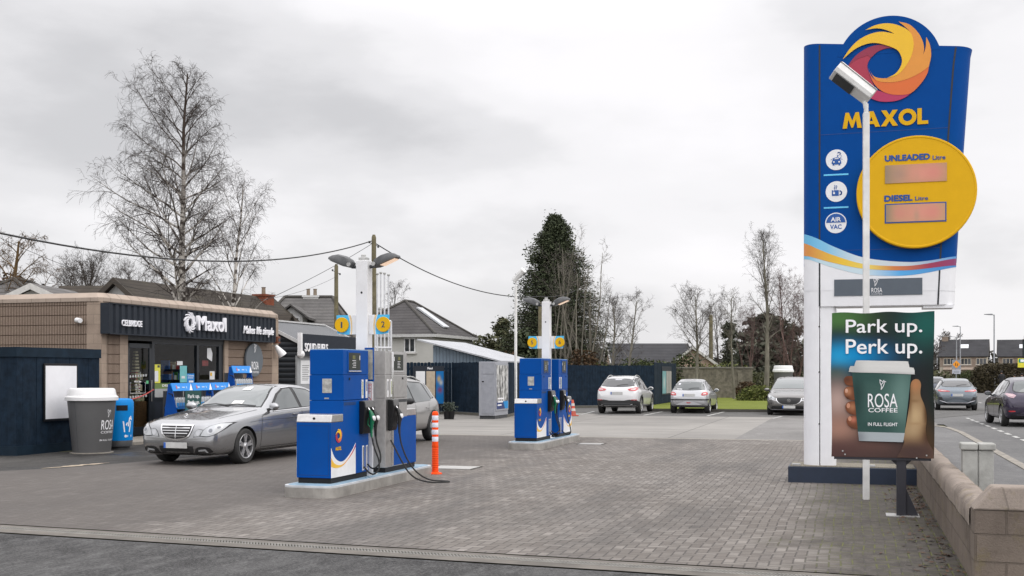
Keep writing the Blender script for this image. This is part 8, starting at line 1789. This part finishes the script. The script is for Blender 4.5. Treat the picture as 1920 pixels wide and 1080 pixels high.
def hedge(label, p, sx, sy, sz, seed, n, leaf, m, name='hedge', cat='hedge', z0=0, group=None, rz=0, box=.5):
    rn = random.Random(seed); t = thing(name, label, cat, p, rz, group); pts = []
    while len(pts) < n:
        a = Vector((rn.uniform(-1, 1), rn.uniform(-1, 1), rn.uniform(0, 1))); r = (abs(a.x)**(2+box*6)+abs(a.y)**(2+box*6)+a.z**(2+box*6)); lump = 1+.25*mnoise.noise(Vector((a.x*2.2+seed, a.y*2.2, a.z*2)))
        if r < lump and (r > .35 or rn.random() < .25): pts.append(Vector((a.x*sx/2, a.y*sy/2, z0+a.z*sz+rn.gauss(0, leaf*.5))))
    quads(pts, leaf, rn, m, 'foliage', t); T = Tw()
    for i in range(10): x = rn.uniform(-.4, .4)*sx; T.tube([Vector((x, rn.uniform(-.2, .2)*sy, 0)), Vector((x+rn.gauss(0, .1), 0, z0+sz*.8))], [.04, .015], 4)
    T.obj('stems', b_dark, t); return t
hedge('olive green evergreen hedge left of the far floodlight mast', T_(915, 80), 5.4, 3, ZY(628, 80), 3, 5200, .16, lf_olive, box=.2)
hedge('brown beech shrub at the foot of the far floodlight mast', T_(953, 60), 1.2, 1, ZY(660, 60), 4, 900, .10, lf_brown, 'shrub', 'shrub', box=.2)
for i, (px, y, w, top, m, lab) in enumerate(((1118, 66, 3.2, 682, lf_bright, 'low yellow green hedge along the long navy fence, left part'), (1192, 70, 2.6, 672, lf_hedge, 'green shrub above the long navy fence'), (1232, 74, 3.6, 676, lf_hedge, 'green hedge at the right end of the long navy fence'), (1287, 80, 2.4, 662, lf_hedge, 'dark green shrub in front of the pink gable'), (1345, 84, 6, 681, lf_bright, 'yellow green hedge above the boundary wall'), (1095, 66, 2.0, 655, lf_brown, 'brown winter shrub at the foot of the bare trees'), (1250, 88, 3.5, 680, lf_olive, 'olive shrub before the pink bungalow roof'))):
    hedge(lab, T_(px, y), w, 1.6, ZY(top, y), 20+i, 1700, .11, m, 'shrub' if 'shrub' in lab else 'hedge', 'shrub' if 'shrub' in lab else 'hedge', box=.3)
hedge('clipped green hedge beyond the boundary wall end', T_(1432, 78), 3.0, 2, ZY(699, 78), 41, 2600, .10, lf_olive); hedge('spreading variegated shrub at the foot of the verge tree', T_(1421, 66), 2.6, 1.6, .95, 42, 2600, .08, lf_bright, 'shrub', 'shrub', box=.1); hedge('brown leafless shrub beside the wall end', T_(1400, 71), 1.6, 1.2, 1.2, 43, 1500, .07, lf_brown, 'shrub', 'shrub', box=.1)
hedge('brown hedge behind the left shop wall trees', T_(25, 62), 5.5, 2, ZY(515, 62), 44, 2600, .16, lf_brown, box=.2)
hedge('long olive hedge behind the tall price sign', T_(1640, 84), 12, 2.2, 2.0, 46, 5000, .14, lf_olive)
# street side planting
hedge('long dark brown hedge along the far footway', T_(1893, 98), 6.2, 2.6, 2.5, 51, 14000, .095, leafmat('beech_leaf', (.022, .018, .010), (.085, .07, .038)), box=.7); hedge('domed dark bush by the road before the terrace', T_(1820, 120), 4.6, 4, 1.95, 52, 6000, .10, lf_hedge, 'bush', 'bush', box=.1); hedge('small clipped green bush beside the long hedge', T_(1843, 106), 1.9, 1.6, 1.4, 53, 2600, .085, leafmat('clip_leaf', (.03, .035, .015), (.09, .085, .04)), 'bush', 'bush', box=.2)
# far wooded skyline
rn = random.Random(77); pts = []
for i in range(15000):
    a = rn.uniform(-.62, .62); y = rn.uniform(230, 300); x = a*y; hmax = 5.2+2.6*mnoise.noise(Vector((x*.05, 2, 0)))+1.4*mnoise.noise(Vector((x*.17, 5, 0))); pts.append(Vector((x, y, rn.random()**.7*hmax)))
tag(quads(pts, .95, rn, leafmat('far_leaf', (.03, .03, .026), (.075, .07, .06)), 'far_wood', None), 'far off winter woodland along the skyline', 'woodland', kind='stuff')
# ------------------------------------------------------------------ street furniture
m_lampcol = mat('street_lamp_grey', (.26, .27, .29), .5, metal=.3)
def lamp(px, y, top, arm, lab, r=.075):
    p = at(px, top, y); t = thing('street_lamp', lab, 'street lamp', (p.x, p.y, 0), 0, 'street lamps along the road'); H = p.z
    b = B(); b.tube([(0, 0, 0), (0, 0, 1.2), (0, 0, 1.25), (0, 0, H)], [r*1.3, r*1.3, r, r*.65], 10); b.obj('column', m_lampcol, t, smooth=50); b = B(); b.tube([(0, 0, H-.08), (arm*.5, 0, H), (arm, 0, H+.03)], .04, 6); b.obj('arm', m_lampcol, t); b = B(); s = 1 if arm > 0 else -1; b.prism([(arm-s*.1, -.14, H-.05), (arm+s*.6, -.12, H+.0), (arm+s*.6, -.12, H+.06), (arm-s*.1, -.14, H+.1)], (0, .26, 0)); b.obj('lantern', m_lampcol, t, bevel=.02)
lamp(1864, 106, 590, -.3, 'tallest street lamp standing before the long hedge'); lamp(1800.5, 150, 612, -.4, 'street lamp rising beside the yellow school sign'); lamp(1793.5, 180, 631, -2.2, 'street lamp with long arm reaching left over the school sign', .1); lamp(1812, 205, 644, -2.2, 'street lamp with arm reaching left, before the terrace roof', .1); lamp(1831, 215, 645.5, .5, 'street lamp above the domed bush', .1); lamp(1843, 240, 656, .5, 'small distant street lamp at the terrace gable', .1); lamp(1887, 235, 659, .4, 'small distant street lamp before the right hand terrace house', .1); lamp(1757, 235, 647, .1, 'faint distant street lamp at the left end of the terrace', .1)
def plateobj(name, x0, x1, z0, z1, m, par, y=-.03, th=.02): b = B(); b.bx(x0, x1, y, y+th, z0, z1); return b.obj(name, m, par)
p = at(1793, 700, 95); k = 95/F; t = thing('warning_sign', 'grey board with orange school children diamond above a white plate by the road', 'road sign', (p.x, p.y, 0)); b = B(); b.tube([(0, .02, 0), (0, .02, 2.7)], .045, 8); b.obj('post', m_lampcol, t)
bd = plateobj('board', -.36, .36, ZY(692, 95), ZY(675, 95), mat('board_grey', (.22, .25, .29), .5), t); zc_ = ZY(683.2, 95)
flat([[(0, -.33), (.33, 0), (0, .33), (-.33, 0)]], (0, -.034, zc_), (1, 0, 0), .004).obj('orange_diamond', mat('diamond_orange', (.75, .28, .01), .5), bd)
flat([circ(-.07, .09, .035, n=10), [(-.11, -.1), (-.03, -.1), (-.05, .05), (-.09, .05)], circ(.07, .05, .03, n=10), [(.03, -.12), (.11, -.12), (.09, .02), (.05, .02)]], (0, -.039, zc_), (1, 0, 0), .003).obj('children_symbol', m_black, bd)
wp = plateobj('white_plate', -.34, .34, ZY(701, 95), ZY(693, 95), mat('plate_pale', (.42, .44, .50), .5), t); b = B()
for i in range(3): b.bx(-.24, .24, -.034, -.03, 1.86-.07*i, 1.88-.07*i)
b.obj('plate_print', m_darkgrey, wp)
p = at(1922, 700, 58); t = thing('bus_stop_sign', 'yellow and green bus stop flag on a pole at the right edge', 'bus stop sign', (p.x, p.y, 0)); b = B(); b.tube([(0, .03, 0), (0, .03, 3.6)], .045, 8); b.obj('pole', m_black, t); fl = plateobj('flag', -.38, .06, ZY(689, 58), ZY(672, 58), mat('flag_yellow', (.66, .60, .04), .5), t); plateobj('green_panel', -.34, .04, ZY(680, 58), ZY(673, 58), mat('flag_green', (.0, .24, .15), .5), fl, -.034, .004)
flat([[(-.09, -.06), (.09, -.06), (.09, .07), (-.09, .07)]], (-.16, -.036, ZY(676.5, 58)), (1, 0, 0), .002).obj('bus_symbol', m_letter, fl)
p = at(1926, 700, 52); t = thing('shelter_panel', 'dark framed upright panel cut by the right edge of the view', 'panel', (p.x, p.y, 0)); plateobj('frame', -.22, .5, ZY(671, 52), ZY(636, 52), m_black, t); plateobj('panel_face', -.16, .44, ZY(668, 52), ZY(639, 52), mat('panel_teal', (.05, .12, .13), .5), t, -.034, .004); b = B(); b.tube([(.14, 0, 0), (.14, 0, ZY(671, 52))], .06, 8); b.obj('post', m_black, t)
# ------------------------------------------------------------------ people on the far footway
def person(p, rz, h, label, cloth, trouser, hair, step=.16, bag=None):
    t = thing('person', label, 'person', p, rz, None); s = h/1.75
    bm = bmesh.new(); lay = bm.verts.layers.skin.verify(); J = {}
    def j(n_, x, y, z, r, par=None, r2=None):
        v = bm.verts.new((x*s, y*s, z*s)); v[lay].radius = (r*s, (r2 or r)*s); J[n_] = v
        if par: bm.edges.new((J[par], v))
        return v
    v = j('pelvis', 0, 0, .95, .15, None, .11); v[lay].use_root = True; j('waist', 0, 0, 1.10, .14, 'pelvis', .10); j('chest', 0, 0, 1.32, .17, 'waist', .115); j('neck0', 0, 0, 1.46, .07, 'chest'); j('neck', 0, .01, 1.53, .055, 'neck0'); j('head', 0, .02, 1.63, .085, 'neck', .10); j('crown', 0, .02, 1.715, .065, 'head', .075)
    j('nose', 0, .115, 1.61, .015, 'head')
    for sx, q in ((1, 1), (-1, -1)):
        k = str(sx); j('hip'+k, sx*.10, 0, .90, .10, 'pelvis'); j('knee'+k, sx*.10, q*step*.5, .50, .065, 'hip'+k); j('ankle'+k, sx*.10, q*step, .09, .045, 'knee'+k); j('toe'+k, sx*.11, q*step+.15, .04, .042, 'ankle'+k, .03)
        j('sh'+k, sx*.20, 0, 1.42, .065, 'chest'); j('el'+k, sx*.25, -q*step*.4, 1.14, .05, 'sh'+k); j('wr'+k, sx*.24, -q*step*.5+.08, .90, .032, 'el'+k); j('palm'+k, sx*.235, -q*step*.5+.10, .83, .035, 'wr'+k, .02)
        for f_ in range(4): j('f%d' % f_+k, sx*(.235-.004*f_), -q*step*.5+.075+.022*f_, .755-.008*(f_ in (1, 2)), .009, 'palm'+k)
        j('th'+k, sx*.215, -q*step*.5+.14, .80, .010, 'palm'+k)
    me = bpy.data.meshes.new('body'); bm.to_mesh(me); bm.free(); o = link('body', me, None, t); md = o.modifiers.new('skin', 'SKIN'); md.use_smooth_shade = True; o.modifiers.new('sub', 'SUBSURF').levels = 1; o.modifiers['sub'].render_levels = 1
    n = o.data.materials; n.clear(); mt = NT('person_'+label[:14]); sp = mt.sep(mt.tc.outputs['Object']); col = mt.mix(mt.math('GREATER_THAN', sp[2], 1.52*s), mt.mix(mt.math('GREATER_THAN', sp[2], .9*s), trouser, cloth), (.36, .20, .14)); mt.set(color=col, rough=.8); n.append(mt.m)
    b = B(); b.lathe([(.17, .80), (.185, .95), (.165, 1.12), (.195, 1.30), (.18, 1.43), (.09, 1.50)], 16); b.bm.transform(Matrix.Diagonal((s*1.1, s*.78, s, 1))); b.obj('coat', mat('coat_'+label[:14], cloth, .85), t, smooth=60)
    b = B(); bmesh.ops.create_uvsphere(b.bm, u_segments=14, v_segments=10, radius=1, matrix=Matrix.Translation((0, .0, 1.67*s)) @ Matrix.Diagonal((.098*s, .105*s, .10*s, 1))); b.obj('hair', mat('hair_'+label[:14], hair, .8), t, smooth=60)
    if bag: bg = thing('backpack', 'white and grey backpack worn by the walker at the right edge', 'backpack', (p[0], p[1]-.2, p[2]), rz); b = B(); b.bx(-.17, .17, -.1, .12, 1.02*s, 1.44*s); b.obj('bag_body', mat('bag_white', bag, .8), bg, bevel=.05); b = B(); b.bx(-.12, .12, -.14, -.1, 1.06*s, 1.24*s); b.obj('bag_pocket', m_darkgrey, bg, bevel=.02)
dk = (.012, .012, .014)
person(T_(1878, 96, .09), 0, 1.80, 'person in dark hooded clothes walking away before the long hedge', dk, (.015, .015, .018), dk, .2)
person(T_(1902.5, 92, .09), .2, 1.50, 'person in black seen between two others over the purple car', (.01, .01, .01), (.012, .012, .014), (.015, .012, .01), .15)
person(T_(1916, 86, .09), -.1, 1.60, 'person in black with a pale backpack at the right edge', dk, dk, (.02, .015, .012), .15, (.6, .6, .62))
